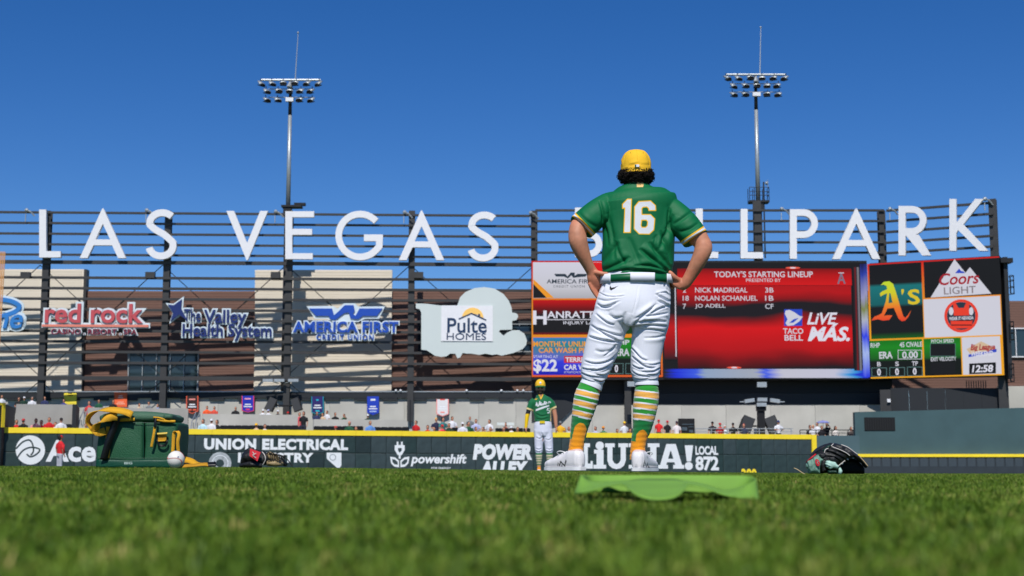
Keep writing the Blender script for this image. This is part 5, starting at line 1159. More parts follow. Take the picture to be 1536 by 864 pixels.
# ---------------------------------------------------------------- generic figure for the people farther away
def person_meshes(pose, voxel, S=1.0):
    """returns dict of meshes standing at the origin facing -y (towards the camera), 1.8 m tall"""
    sit = pose.startswith('sit'); D = {}
    hipz = .95 if not sit else .45; top = hipz+.55; 
    kn = [(-.1, 0, .5), (.1, 0, .5)] if not sit else [(-.12, -.45, .47), (.12, -.45, .47)]
    an = [(-.11, .02, .08), (.11, .02, .08)] if not sit else [(-.13, -.42, .08), (.13, -.42, .08)]
    arms = {'stand': [[(-.2, 0, top-.06), (-.26, .02, top-.33), (-.27, -.06, top-.58)], [(.2, 0, top-.06), (.26, .02, top-.33), (.27, -.06, top-.58)]],
            'lean': [[(-.2, 0, top-.06), (-.3, -.08, top-.3), (-.16, -.32, top-.32)], [(.2, 0, top-.06), (.3, -.08, top-.3), (.16, -.32, top-.32)]],
            'phone': [[(-.2, 0, top-.06), (-.24, -.1, top-.33), (-.1, -.3, top-.2)], [(.2, 0, top-.06), (.28, -.14, top+.02), (.2, -.3, top+.22)]],
            'sit': [[(-.2, 0, top-.06), (-.27, -.06, top-.33), (-.12, -.3, top-.42)], [(.2, 0, top-.06), (.27, -.06, top-.33), (.12, -.3, top-.42)]],
            'sitfold': [[(-.2, 0, top-.06), (-.26, -.1, top-.28), (.05, -.2, top-.28)], [(.2, 0, top-.06), (.26, -.1, top-.3), (-.05, -.22, top-.32)]]}[pose]
    hd = (0, -.01, top+.2)
    def torso(mb_, e): mb_.tube([(0, 0, hipz-.05), (0, 0, hipz+.1), (0, 0, hipz+.35), (0, 0, top-.06), (0, 0, top), (0, 0, top+.05)], [(.155+e, .11+e), (.145+e, .1+e), (.175+e, .115+e), (.19+e, .1+e), (.12+e, .08+e), (.055+e*.4, .055+e*.4)], 18, ref=(1, 0, 0))
    def arm(mb_, A, e, t0, t1):
        P_ = smoothcurve(A, 6); k0, k1 = int(t0*(len(P_)-1)), int(t1*(len(P_)-1)); P_ = P_[k0:k1+1]
        n_ = len(P_); mb_.tube(P_, [(.052-.018*(k0+i)/12)+e for i in range(n_)], 10)
    def legs(mb_, e, a1=1.0, a0=0.0):
        for k_, a in zip(kn, an):
            P_ = smoothcurve([(k_[0]*.9, 0, hipz), k_, a], 6); r_ = [.085, .08, .075, .07, .066, .06, .055, .058, .056, .05, .044, .038, .034]
            i0, i1 = int(a0*12), int(a1*12); mb_.tube(P_[i0:i1+1], [q+e for q in r_[i0:i1+1]], 12)
    b_ = MB(); torso(b_, -.012); legs(b_, -.006)
    for A in arms: arm(b_, A, 0, 0, 1)
    for A in arms:
        w_ = Vector(A[2]); dv = (w_-Vector(A[1])).normalized(); sd2 = dv.orthogonal().normalized()
        b_.ball(w_+dv*.05, (.03, .03, .045), 8, 6)
        if voxel < .02:
            sx_ = 1 if A[2][0] > 0 else -1
            for q in range(4): o_ = Vector((0, -.028+.018*q, 0)); b_.tube([w_+dv*.06+o_, w_+dv*.1+o_, w_+dv*(.135-.01*abs(q-1.5))+o_+Vector((-sx_*.012, 0, 0))], [.0095, .009, .008], 6)
            b_.tube([w_+dv*.02+Vector((0, -.025, 0)), w_+dv*.06+Vector((-sx_*.01, -.048, 0)), w_+dv*.085+Vector((-sx_*.012, -.05, 0))], [.012, .011, .009], 6)
    b_.tube([(0, 0, top-.02), (0, -.01, top+.14)], .055, 12); b_.ball(hd, (.077, .095, .115), 16, 12); b_.ball((0, -.1, hd[2]-.03), (.014, .02, .022), 6, 5); b_.tube([(0, -.03, hd[2]-.06), (0, -.06, hd[2]-.115)], [(.06, .06), (.035, .03)], 10, ref=(1, 0, 0))
    for sx_ in (-1, 1): b_.ball((sx_*.078, 0, hd[2]-.01), (.012, .02, .03), 6, 6)
    D['body'] = remesh(b_, voxel, 2)
    s_ = MB(); torso(s_, .012)
    for A in arms: arm(s_, A, .022, 0, .42)
    D['shirt'] = remesh(s_, voxel, 2)
    p_ = MB(); legs(p_, .022, 1.0 if pose != 'player' else .6); p_.tube([(0, 0, hipz-.1), (0, 0, hipz+.04)], [(.165, .125), (.16, .12)], 16, ref=(1, 0, 0)); D['trousers'] = remesh(p_, voxel, 2)
    f_ = MB()
    for a in an: f_.tube([(a[0], a[1]+.06, .04), (a[0], a[1]-.03, .055), (a[0], a[1]-.2, .03)], [(.035, .035), (.045, .05), (.035, .025)], 10, ref=(1, 0, 0))
    D['shoes'] = f_.mesh('shoes', MATS['white_paint'], True)
    c_ = MB(); nn = 14; vs = []; fs = []
    for i in range(7):
        v = i/6
        for j in range(nn): a = 2*math.pi*j/nn; r_ = max(0, 1-v**2.4)**.5; vs.append(Vector((math.cos(a)*.088*r_, math.sin(a)*.106*r_, hd[2]+.025+.105*v)))
    for i in range(6):
        for j in range(nn): fs.append((i*nn+j, i*nn+(j+1) % nn, (i+1)*nn+(j+1) % nn, (i+1)*nn+j))
    c_.add(vs, fs)
    pk_ = []
    for j in range(9):
        a = R(200+140*j/8)
        for k in range(3): pk_.append(Vector((math.cos(a)*.088*(1+.05*k), math.sin(a)*.1*(1+.36*k*max(0, math.sin(math.pi*j/8))**.5), hd[2]+.034-.008*k)))
    f2 = [(j*3+k, j*3+k+1, (j+1)*3+k+1, (j+1)*3+k) for j in range(8) for k in range(2)]; m_ = len(pk_)
    c_.add(pk_+[q-Vector((0, 0, .008)) for q in pk_], f2+[tuple(i+m_ for i in f[::-1]) for f in f2]); D['cap'] = c_.mesh('cap', MATS['white_paint'], True)
    h_ = MB(); h_.ball((0, .022, hd[2]+.02), (.088, .098, .115), 12, 8); h_.ball((0, .05, hd[2]-.05), (.075, .06, .08), 10, 6); D['hair'] = h_.mesh('hair', MATS['white_paint'], True)
    l_ = MB(); l_.ball((0, .03, hd[2]+.02), (.09, .1, .115), 12, 8); l_.tube([(0, .06, hd[2]), (0, .1, hd[2]-.15), (0, .1, hd[2]-.35)], [(.085, .06), (.09, .05), (.06, .03)], 10, ref=(1, 0, 0)); D['long_hair'] = l_.mesh('long_hair', MATS['white_paint'], True)
    D['topz'] = hd[2]+.13
    for k_ in ('body', 'shirt', 'trousers'): D[k_].materials.append(None)
    return D
skin_s = mat('spectator_skin', C(190, 132, 104), .6, var=.05)
PM = {}
def put(pose, loc, yaw, parts, label, voxel=.028, scale=1.0, name='person'):
    k = (pose, voxel)
    if k not in PM: PM[k] = person_meshes(pose, voxel)
    D = PM[k]; e = empty(name, loc, label, 'person', 'people'); e.rotation_euler = (0, 0, yaw); e.scale = (scale,)*3
    for part, m in parts.items():
        o = bpy.data.objects.new(part.replace('long_hair', 'hair'), D[part]); COL.objects.link(o); o.parent = e
        o.material_slots[0].link = 'OBJECT'; o.material_slots[0].material = m
    return e
CC = {}
def cl(c): 
    if c not in CC: CC[c] = mat('cloth_%d_%d_%d' % c, C(*c), .8, var=.08, scale=5)
    return CC[c]
RED, BLK, WHT, GRY, NVY, GRN, ORG_, TEA, BLU, YEL, LBL, TAN, DGN, LAV = (200, 32, 36), (26, 27, 30), (222, 222, 226), (120, 124, 126), (44, 52, 92), (30, 84, 58), (236, 92, 44), (70, 175, 180), (96, 142, 205), (240, 185, 50), (190, 222, 232), (205, 175, 140), (24, 56, 42), (178, 182, 214)
HB, HBR = (28, 22, 20), (84, 58, 42)
# (px, head-top py, pose, shirt, head kind, head colour, row, label)
SPX = [
 (3, 592.5, 'stand', WHT, 'hair', HBR, 'u', 'spectator in white shirt cut by the left frame edge above the wall end'),
 (28.5, 596.5, 'sit', BLK, 'hair', HB, 'u', 'spectator in black shirt, first to the left on the concrete parapet'),
 (36.5, 595.5, 'sit', DGN, 'cap', WHT, 'u', 'spectator in white cap and dark shirt beside the leftmost steel post'),
 (48.5, 596, 'sit', WHT, 'hair', GRY, 'u', 'broad spectator in white shirt right in front of the leftmost steel post'),
 (67.5, 595.3, 'sit', NVY, 'hair', HB, 'u', 'spectator in blue shirt sitting alone right of the leftmost steel post'),
 (96, 598.5, 'lean', (60, 62, 130), 'hair', HB, 'u', 'spectator in blue leaning in front of the yellow banner'),
 (25, 630.5, 'sit', RED, 'hair', HBR, 'f', 'small spectator in red at the dark corner of the left concrete box'),
 (35.5, 627.5, 'lean', BLK, 'cap', (190, 60, 60), 'f', 'spectator in black with red cap and bare arm at far left front row'),
 (54, 628.5, 'sit', (225, 150, 150), 'hair', HB, 'f', 'spectator in pink and white shirt above the white disc logo'),
 (62, 631, 'sit', RED, 'hair', HB, 'f', 'spectator in red, lower than the red shirt to the right'),
 (74, 627, 'sit', RED, 'hair', HBR, 'f', 'tall seated spectator in red in the middle of the left front row'),
 (83, 634, 'sit', WHT, 'hair', HBR, 'f', 'spectator in white slumped low above the red player'),
 (92, 627.5, 'sit', WHT, 'cap', BLK, 'f', 'spectator with black cap and white shirt left of the stair rail'),
 (129, 635.5, 'sit', WHT, 'hair', HB, 'f', 'spectator in white just left of the cooler bag strap'),
 (134, 601.5, 'stand', (205, 70, 70), 'hair', HBR, 'm', 'spectator in red standing on the stairs above the cooler bag'),
 (148.5, 600, 'sit', GRN, 'hair', HB, 'u', 'spectator in green shirt between the stairs and the orange banner'),
 (170, 600.5, 'sit', BLK, 'hair', HBR, 'u', 'spectator in black touching the orange banner'),
 (209, 605.5, 'sit', TAN, 'hair', HB, 'u', 'spectator in tan low above the cooler bag lid'),
 (223.5, 603, 'sit', GRY, 'hair', HB, 'u', 'spectator in grey left of the second steel post'),
 (236.5, 606.5, 'sit', BLU, 'hair', HBR, 'u', 'spectator in blue at the foot of the second steel post'),
 (270, 628.5, 'sit', TEA, 'cap', WHT, 'f', 'spectator in teal shirt and white cap right of the cooler bag'),
 (304.5, 629.5, 'sit', LBL, 'hair', HB, 'f', 'spectator in pale blue shirt, left of the white capped one'),
 (317.5, 629, 'sit', WHT, 'cap', WHT, 'f', 'spectator in white shirt and white cap above word UNION'),
 (325.5, 630.5, 'sitfold', BLK, 'hair', HB, 'f', 'spectator all in black beside the empty seats above word UNION'),
 (310.5, 609.5, 'sit', ORG_, 'hair', HB, 'u', 'spectator in bright orange shirt right of the brown banner'),
 (321.5, 610, 'sit', (215, 80, 60), 'hair', HBR, 'u', 'spectator in red-orange beside the bright orange shirt'),
 (353.5, 610.5, 'sit', BLK, 'hair', GRY, 'u', 'spectator in black left of the pointed blue and pink banner'),
 (394.5, 614.5, 'sit', WHT, 'cap', WHT, 'u', 'spectator in white, left one under the left loudspeaker'),
 (402.5, 614.8, 'sit', WHT, 'cap', LAV, 'u', 'spectator in white, right one under the left loudspeaker'),
 (417, 615.5, 'sit', BLK, 'cap', WHT, 'u', 'spectator in dark shirt and pale cap at the foot of the middle post'),
 (432, 618, 'sit', RED, 'cap', RED, 'u', 'spectator in red cap low between the two tilted loudspeakers'),
 (384.5, 635.7, 'sit', TAN, 'cap', YEL, 'f', 'spectator in yellow cap low among the empty seats'),
 (397.5, 637, 'sit', WHT, 'hair', HB, 'f', 'spectator in white low right of the yellow cap'),
 (449.5, 618.5, 'stand', (200, 80, 90), 'hair', HBR, 'm', 'fan in red and blue standing half behind the black jacket'),
 (455.5, 617, 'stand', BLK, 'hair', HB, 'm2', 'fan in black jacket standing in the aisle right of the loudspeakers'),
 (475.5, 618, 'sit', NVY, 'hair', HBR, 'u2', 'spectator in navy under the tip of the purple banner'),
 (484, 620, 'sit', TAN, 'hair', HBR, 'u2', 'spectator in tan beside the broad white shirt'),
 (490.5, 616.5, 'sit', WHT, 'hair', HB, 'u2', 'broad spectator in white shirt right of the purple banner'),
 (503, 619.5, 'sit', BLK, 'hair', HB, 'u2', 'spectator in black between the white shirt and the raised arm'),
 (516, 620.5, 'phone', GRN, 'hair', HBR, 'u2', 'spectator in green raising an arm with a phone'),
 (503.5, 639.5, 'sit', WHT, 'cap', (190, 70, 60), 'f', 'spectator in white low in seats above letters AL'),
 (524, 632.5, 'sit', GRN, 'hair', (200, 140, 130), 'f', 'bald spectator in green jersey above the state outline'),
 (534, 641, 'sit', TAN, 'hair', (150, 90, 50), 'f', 'spectator barely visible right of the green jersey'),
 (552, 622, 'sit', DGN, 'cap', WHT, 'u2', 'spectator in dark green under the bright blue banner'),
 (555.5, 632, 'sit', BLU, 'hair', (120, 110, 90), 'f', 'spectator in sky blue shirt below the bright blue banner'),
 (624, 630.5, 'stand', RED, 'hair', HB, 'm2', 'fan in red standing in the aisle right of the fourth post'),
 (641.5, 638.5, 'sit', RED, 'hair', HB, 'f', 'spectator in red, leftmost of the cluster above powershift'),
 (651.5, 641, 'sit', (190, 30, 40), 'hair', HB, 'f', 'spectator in red, low second of the cluster above powershift'),
 (654.5, 626.5, 'lean', (40, 42, 70), 'hair', YEL, 'f2', 'spectator in navy and yellow under the white banner'),
 (664.5, 627, 'sit', (60, 120, 120), 'hair', HB, 'f2', 'spectator in teal under the white banner tip'),
 (663.5, 637.5, 'sit', (225, 60, 70), 'cap', RED, 'f', 'spectator in bright red directly below the teal one'),
 (673.5, 635.5, 'sit', DGN, 'hair', HB, 'f', 'spectator in dark green right of the red cluster'),
 (678.5, 625.5, 'sit', WHT, 'hair', HB, 'f2', 'spectator in white with face turned, right of the white banner'),
 (694, 634, 'sit', (215, 215, 225), 'cap', WHT, 'f', 'spectator in white cap above the h of powershift'),
 (703, 632.5, 'lean', GRN, 'hair', HB, 'f', 'spectator in green and yellow leaning forward above POWER'),
 (705, 625.6, 'sit', GRY, 'hair', HB, 'u2', 'tiny dark haired spectator high against the concrete wall'),
 (714, 629.5, 'sit', LAV, 'hair', HB, 'f2', 'spectator in pale shirt, upper one above letter O of POWER'),
 (734, 630, 'sit', WHT, 'hair', HB, 'f2', 'spectator in white holding a hand to the face above letter W'),
 (714, 641, 'sit', WHT, 'hair', HBR, 'f', 'spectator in white in the seats, first above POWER'),
 (724.5, 641.3, 'sit', (200, 205, 200), 'hair', HB, 'f', 'spectator in pale grey in the seats, second above POWER'),
 (735.5, 641.5, 'sit', TAN, 'hair', HBR, 'f', 'spectator in tan in the seats, third above POWER'),
 (758.5, 634.5, 'sit', (150, 80, 70), 'hair', HBR, 'f2', 'spectator between two pale paper signs'),
 (756, 641.2, 'sit', GRY, 'hair', HB, 'f', 'spectator in grey in the seats left of the white cap'),
 (767, 640, 'sit', WHT, 'cap', WHT, 'f', 'spectator in white cap in seats left of the far player'),
 (776.5, 641.2, 'sit', (110, 60, 60), 'hair', HB, 'f', 'spectator in maroon in seats nearest to the far player'),
 (840.5, 631.5, 'stand', (240, 180, 40), 'cap', GRY, 'f', 'fan in yellow shirt standing right beside the far player'),
 (847.5, 643, 'sit', RED, 'hair', HB, 'f', 'spectator in red low between yellow fan and green sock'),
 (853.5, 641, 'sit', (190, 190, 185), 'hair', (150, 60, 50), 'f', 'spectator in grey touching the left green sock'),
 (893, 640.5, 'sit', LAV, 'hair', (110, 60, 60), 'f', 'spectator in lavender right of the left striped sock'),
 (905, 640, 'sit', (70, 120, 90), 'cap', (240, 150, 40), 'f', 'spectator in orange cap between the striped socks'),
 (926, 644, 'sit', DGN, 'hair', HB, 'f', 'spectator in dark green low between the striped socks'),
 (936.5, 632, 'stand', WHT, 'cap', (245, 200, 40), 'f', 'fan in yellow cap, white top and black trousers standing between the socks'),
 (945, 643.5, 'sit', (120, 40, 40), 'hair', HB, 'f', 'spectator in maroon touching the right striped sock'),
 (988, 629, 'stand', (225, 40, 42), 'cap', RED, 'g', 'broad fan in bright red shirt and red cap right of the striped sock'),
 (1001, 630.5, 'stand', BLK, 'cap', (200, 40, 60), 'g', 'fan in black shirt with red cap left of the kiosk'),
 (1015, 631.5, 'stand', (228, 218, 216), 'cap', (60, 40, 60), 'g', 'fan in white shirt at the left edge of the kiosk'),
 (1068.5, 632, 'stand', (40, 34, 40), 'cap', BLK, 'g', 'fan in black with orange print right of the kiosk'),
 (1080, 634, 'stand', (200, 40, 50), 'cap', RED, 'g', 'fan in red and black with red cap right of the kiosk'),
 (1087, 638, 'stand', (215, 225, 228), 'hair', (200, 200, 205), 'g', 'fan in white, shorter, beside the red cap fan'),
 (1099.5, 634, 'stand', BLK, 'cap', BLK, 'g', 'fan in black shirt standing alone left of the loudspeaker'),
 (1115.5, 635.5, 'stand', (50, 56, 78), 'hair', (180, 70, 70), 'g', 'fan in navy in front of the left loudspeaker by the thick post'),
 (1167.5, 630.5, 'lean', WHT, 'cap', (40, 60, 120), 'g', 'fan in white shirt and navy cap beside the right loudspeaker'),
 (1215, 637.5, 'stand', BLK, 'hair', HB, 'h', 'fan in black, leftmost of the group by the umbrella'),
 (1219.5, 637, 'stand', WHT, 'hair', TAN, 'h', 'fan in white behind the taller white shirt near the umbrella'),
 (1225.5, 633.5, 'stand', (226, 226, 230), 'hair', HB, 'h', 'tall fan in white shirt at the left of the umbrella'),
 (1232.5, 638.5, 'stand', (30, 28, 34), 'hair', HB, 'h', 'fan in black under the left half of the umbrella'),
 (1240, 634.5, 'phone', BLK, 'hair', HB, 'h2', 'fan in black holding the lavender umbrella'),
 (1253.5, 639, 'stand', (230, 222, 214), 'long_hair', HB, 'h', 'fan in cream dress with long black hair right of the umbrella'),
 (1276.5, 640, 'lean', (90, 80, 76), 'hair', HB, 'h', 'fan in brown leaning on the rail near the teal wall'),
 (1284, 636, 'stand', BLK, 'hair', HB, 'h', 'fan in black half hidden by the teal wall corner'),
]
hgt = {'sit': 1.29, 'sitfold': 1.29, 'stand': 1.83, 'lean': 1.83, 'phone': 1.83}
for (x, y, pose, sc_, hk, hc, row, lab) in SPX:
    wy = wallY(min(x, 1218)); Y = {'u': 108.5, 'u2': 107, 'm': wy+12, 'm2': wy+9, 'f': wy+3.4, 'f2': wy+6, 'g': 96.5, 'h': 97.5, 'h2': 98}[row]+rnd.uniform(-.2, .2)
    p_ = W(x, y, Y); h_ = hgt[pose]
    parts = dict(body=skin_s, shirt=cl(sc_), trousers=cl(rnd.choice([(40, 44, 60), (60, 62, 66), (150, 140, 120), (30, 30, 34)])), shoes=cl(GRY)); parts[hk] = cl(hc)
    put(pose, (p_.x, Y, p_.z-h_), rnd.uniform(-.6, .6), parts, lab, scale=1.0)
um = empty('umbrella', W(1234, 640, 97.6), 'lavender umbrella held open over fans at the rail', 'umbrella')
c = W(1234.5, 631, 97.6); bb = MB(); nn = 8; vs = [c+Vector((0, 0, .02))]
for r_, dz in ((.25, -.02), (.42, -.1), (.46, -.15)):
    for j in range(16): a = 2*math.pi*j/16; vs.append(c+Vector((math.cos(a)*r_*(1-.03*(j % 2)), math.sin(a)*r_*(1-.03*(j % 2)), dz)))
fs = [(0, 1+j, 1+(j+1) % 16) for j in range(16)]+[(1+k*16+j, 17+k*16+j, 17+k*16+(j+1) % 16, 1+k*16+(j+1) % 16) for k in range(2) for j in range(16)]
bb.add(vs, fs); bb.add([v-Vector((0, 0, .012)) for v in vs], [f[::-1] for f in fs]); bb.build('canopy', cl((130, 135, 190)), um, True)
bb = MB(); bb.tube([c, c-Vector((0, 0, .8))], .012, 6); bb.build('shaft', M['darksteel'], um)
for i in range(8):
    a = 2*math.pi*i/8; bb = MB(); bb.tube([c-Vector((0, 0, .02)), c+Vector((math.cos(a)*.44, math.sin(a)*.44, -.15))], .006, 4); bb.build('rib', M['darksteel'], um)
for i, (a, c_) in enumerate(((745.5, 757), (760, 771))):
    Pq = Plane(740, 88, 780, 88.5); bb = MB(); Pq.rect(bb, a, 633.8, c_, 638, 0, .02); o = bb.build('paper_sign', cl((222, 228, 222)), None); tag(o, 'pale paper sign strip at the %s of the fan between two signs' % ('left', 'right')[i], 'sign', 'paper signs held by fans')
# ---- seats
smm = mat('black_seat', C(20, 20, 22), .5, var=.1)
sbk = MB(); sbk.box((0, 0, .72), (.42, .06, .42)); sbk.box((0, .02, .93), (.34, .05, .05)); sback = sbk.mesh('backrest', smm)
sse = MB(); sse.box((0, -.12, .5), (.4, .1, .36)); sse.box((0, -.1, .25), (.06, .3, .5)); sseat = sse.mesh('seat', smm)
SEATS = {97: 'beside the left concrete box', 331: 'below the concrete parapet above UNION ELECTRICAL', 471: 'below the parapet right of the aisle fan in black', 561: 'right of the sky blue shirted spectator', 678: 'between green shirt and white cap above powershift', 743: 'above POWER near the far player'}
for (a, c_) in ((97, 110), (331, 446), (471, 541), (561, 611), (678, 692), (743, 792)):
    x = a+5; n_s = 0; nth = ['leftmost', 'second', 'third', 'fourth', 'fifth', 'sixth', 'seventh', 'eighth', 'ninth', 'tenth', 'eleventh', 'twelfth']
    while x < c_:
        wy = wallY(x)+4.2; top = WALL.hit(x, 640)[1]; p_ = W(x, {331: 637.8, 471: 639, 561: 640.3, 678: 641, 743: 642}.get(a, 636), wy)
        e = empty('black_seat', (p_.x, wy, p_.z-.96), nth[n_s]+' black seat '+SEATS[a], 'seat', 'black seats behind the outfield wall'); e.rotation_euler = (0, 0, .3)
        for nm_, me_ in (('backrest', sback), ('seat', sseat)): o = bpy.data.objects.new(nm_, me_); COL.objects.link(o); o.parent = e
        x += 10.6; n_s += 1

# ---- the teammate facing the camera, 27 m away
def paintfn(me, f): co_ = vco(me); no = vno(me); paint(me, f(co_, no)); return me
YT = 27.0; kt = YT/F
def T(px, py, dy=0): return W(px, py, YT)+Vector((0, dy, 0))
tm = empty('person', (T(816, 703).x, YT, terrain(T(816, 703).x, YT)), 'player facing the camera in green 5 jersey with yellow arm sleeve', 'person', 'people')
def tt_(mb_, rows, n=20, ref=(1, 0, 0)): mb_.tube([T(r[0], r[1], r[4] if len(r) > 4 else 0) for r in rows], [(r[2]*kt, r[2]*kt*(r[3] if len(r) > 3 else 1)) for r in rows], n, ref=ref)
b_ = MB(); hc_ = T(810.5, 583)
b_.ball(hc_, (.083, .105, .125), 18, 12); b_.tube([hc_+Vector((0, -.03, -.06)), hc_+Vector((0, -.055, -.12))], [(.062, .06), (.036, .03)], 10, ref=(1, 0, 0)); b_.ball(hc_+Vector((0, -.105, -.02)), (.013, .02, .02), 8, 6)
for s_ in (-1, 1): b_.ball(hc_+Vector((s_*.08, 0, -.01)), (.012, .02, .03), 6, 6)
tt_(b_, [(810, 588, 4.5), (811, 596, 5), (812, 602, 8, .6), (812, 612, 11, .5), (814, 630, 10, .55), (815, 645, 10, .55)])
tt_(b_, [(809, 645, 6.5), (810, 660, 5.5), (808.5, 675, 4.6), (808.5, 690, 3.6), (808.5, 704, 2.8)]); tt_(b_, [(822, 645, 6.5), (822, 660, 5.5), (824, 675, 4.6), (824.5, 690, 3.6), (824.5, 704, 2.8)])
tt_(b_, [(799, 602, 3.2), (794, 612, 3.6), (790.5, 625, 3.2), (789, 640, 2.4), (788.6, 643, 2.6, .6)]); tt_(b_, [(825, 602, 3.2), (830.5, 612, 3.6), (833, 625, 3.3), (834, 638, 2.5), (834.5, 641, 2.6, .6)])
for wx, s_ in ((788.6, 1), (834.5, -1)):
    b_.tube([T(wx, 642), T(wx+s_*.2, 646)], [(.03, .018), (.032, .016)], 8, ref=(0, 1, 0))
    for q in range(4): b_.tube([T(wx, 645.5, -.03+.02*q), T(wx+s_*.4, 648.5, -.03+.02*q), T(wx+s_*1.0, 651-.5*abs(q-1.5), -.032+.02*q)], [.0095, .009, .0075], 6)
    b_.tube([T(wx, 643, -.025), T(wx+s_*.8, 646, -.05), T(wx+s_*.9, 648.2, -.052)], [.012, .011, .009], 6)
me = remesh(b_, .009, 2)
def fsk(co_, no):
    px, py = PXA(co_); c = np.tile(np.array(C(196, 136, 106)[:3]), (len(co_), 1)); c[(px < 800) & (py > 600) & (py < 641.5)] = np.array(C(246, 200, 20)[:3])
    c[(px < 800) & (py < 621)] = .02; beard = (py > 585.5) & (py < 594.5) & (no[:, 1] < .5) & (np.abs(px-810.5) < 7); c[beard & ~((np.abs(px-810.5) < 1.8) & (np.abs(py-588) < .9))] = np.array(C(74, 50, 38)[:3]); eye = (py > 581.3) & (py < 583) & ((np.abs(px-807.8) < 1.3) | (np.abs(px-813.2) < 1.3)); c[eye & (no[:, 1] < 0)] = .03; return c
attach('body', paintfn(me, fsk), skinm, tm)
b_ = MB(); tt_(b_, [(814.5, 634.5, 12.6, .66), (814, 625, 12.8, .66), (813, 612, 14, .62), (812.5, 603, 15.5, .6), (812, 598.5, 13, .6), (811, 595, 8, .8), (810.5, 592, 6, 1)], 26)
tt_(b_, [(802, 600, 5, 1), (797.5, 605, 5.4, 1), (793.8, 615.5, 5.2, .9)]); tt_(b_, [(822, 600, 5, 1), (827, 605, 5.4, 1), (831, 613.5, 5, .9)])
me = remesh(b_, .009, 2)
script = [ribbon([(q.x, q.y) for q in smoothcurve([(x, y, 0) for x, y in pts], 3)], 1.5) for pts in ([(804, 609), (805, 604.5), (807, 610)], [(808, 609.5), (809.5, 603), (810.5, 608.5)], [(811.5, 608.5), (811.5, 603)], [(812.5, 608), (814.5, 605.5), (815.5, 607.8)], [(817, 607), (817, 602)], [(818.5, 606.5), (819.5, 603.5), (821, 605.5)], [(822.5, 605), (824, 602.5), (826, 604.5)], [(803.5, 616), (812, 613), (824, 608.5)], [(803.5, 615), (812, 611.5), (824, 608)])]
five = ribbon([(824.5, 612.5), (821.2, 612.5), (821, 615.3), (823, 615), (824.6, 617), (823.3, 619.2), (820.9, 619)], 1.1)
def fj(co_, no):
    px, py = PXA(co_); c = np.tile(green_j, (len(co_), 1)); fr = no[:, 1] < .3
    for lp in script+[five]: c[fr & inpoly(px, py, list(lp))] = white_c
    for cx, cy, dx, dy in ((793.8, 615.5, -.34, .94), (831, 613.5, .43, .9)):
        t = (px-cx)*dx+(py-cy)*dy; sd2 = (px < 800) if dx < 0 else (px > 825.5); c[sd2 & (t > -3)] = np.array(C(236, 210, 150)[:3])
    c[fr & (np.abs(px-811.5) < 3.4-(py-592)*.45) & (py < 599.5)] = yel_c; c[fr & (np.abs(px-811.5) < 2.3-(py-592)*.5) & (py < 597)] = np.array(C(150, 100, 78)[:3]); c[fr & inpoly(px, py, [(802, 598.5), (806, 597.5), (804, 599.8)])] = yel_c; c[(py > 631.8)] = .02
    return c
folds(me, [([(804, 620), (812, 624), (822, 622)], 2, .012), ([(803, 627), (812, 629), (824, 626)], 1.6, .012), ([(800, 606), (802, 614), (804, 622)], 2, .01), ([(826, 606), (824, 614), (823, 622)], 2, .01)])
attach('jersey', paintfn(me, fj), fabric, tm)
b_ = MB(); tt_(b_, [(814.5, 632, 12.4, .7), (814.5, 638, 13.4, .7), (814.5, 648, 13.8, .7), (814.5, 654, 11, .7)], 24); tt_(b_, [(808, 645, 7.6), (808.5, 656, 7.2), (808, 668, 6.3), (808.3, 676, 5.8), (808.5, 680.5, 4.6)]); tt_(b_, [(821, 645, 7.6), (822, 656, 7.2), (823.5, 668, 6.3), (824, 676, 5.8), (824.2, 680.5, 4.6)])
me = remesh(b_, .01, 2); folds(me, [([(803, 655), (809, 658), (814, 655)], 1.6, .012), ([(803, 672), (808, 674), (813, 672)], 1.3, .014), ([(803, 676), (808, 678), (813, 676)], 1.2, .012), ([(819, 672), (824, 674), (829, 672)], 1.3, .014), ([(818, 676), (824, 678), (829, 676)], 1.2, .012), ([(812, 648), (815, 655), (815, 662)], 1.8, .016), ([(818, 658), (823, 660), (828, 656)], 1.6, .01)])
attach('pants', paintfn(me, lambda c_, n_: np.tile(np.array(C(214, 216, 230)[:3]), (len(c_), 1))), pantm, tm)
b_ = MB(); b_.box(T(813.2, 633.5, -.125), (.1, .02, .045)); b_.build('belt_buckle', mat('gold_buckle', C(225, 195, 20), .4), tm)
def fs5(co_, no):
    px, py = PXA(co_); c = np.tile(np.array(C(28, 120, 66)[:3]), (len(co_), 1))
    for a in (681.5, 685.2, 688.9, 692.6): c[(py > a+.9) & (py < a+3.4)] = np.array(C(205, 190, 160)[:3])
    c[(py > 696)] = np.array(C(28, 120, 66)[:3]); m_ = (py > 698); c[m_ & (np.abs((px-808.5) if px.mean() < 816 else (px-824.5)) < 1.9+(py-698)*.2)] = so_; return c
for rows in ([(808.4, 679, 4.7), (808.4, 685, 4.9), (808.5, 692, 4), (808.5, 699, 3), (808.5, 708, 3)], [(824.2, 679, 4.7), (824.3, 685, 4.9), (824.5, 692, 4), (824.7, 699, 3), (824.7, 708, 3)]):
    b_ = MB(); tt_(b_, [(p.x, p.y, p.z) for p in smoothcurve([Vector(r) for r in rows], 14)], 40); attach('sock', paintfn(b_.mesh('sock', knit, True), fs5), knit, tm)
for x in (808.5, 824.7):
    g_ = T(x, 703); b_ = MB(); zt0 = terrain(g_.x, YT); b_.tube([(g_.x, YT+.08, zt0+.04), (g_.x, YT, zt0+.06), (g_.x, YT-.2, zt0+.03)], [(.036, .04), (.045, .05), (.036, .025)], 12, ref=(1, 0, 0)); b_.build('shoe', solem, tm, True)
cc_ = hc_; vs = []; fs = []; b_ = MB(); nn = 28
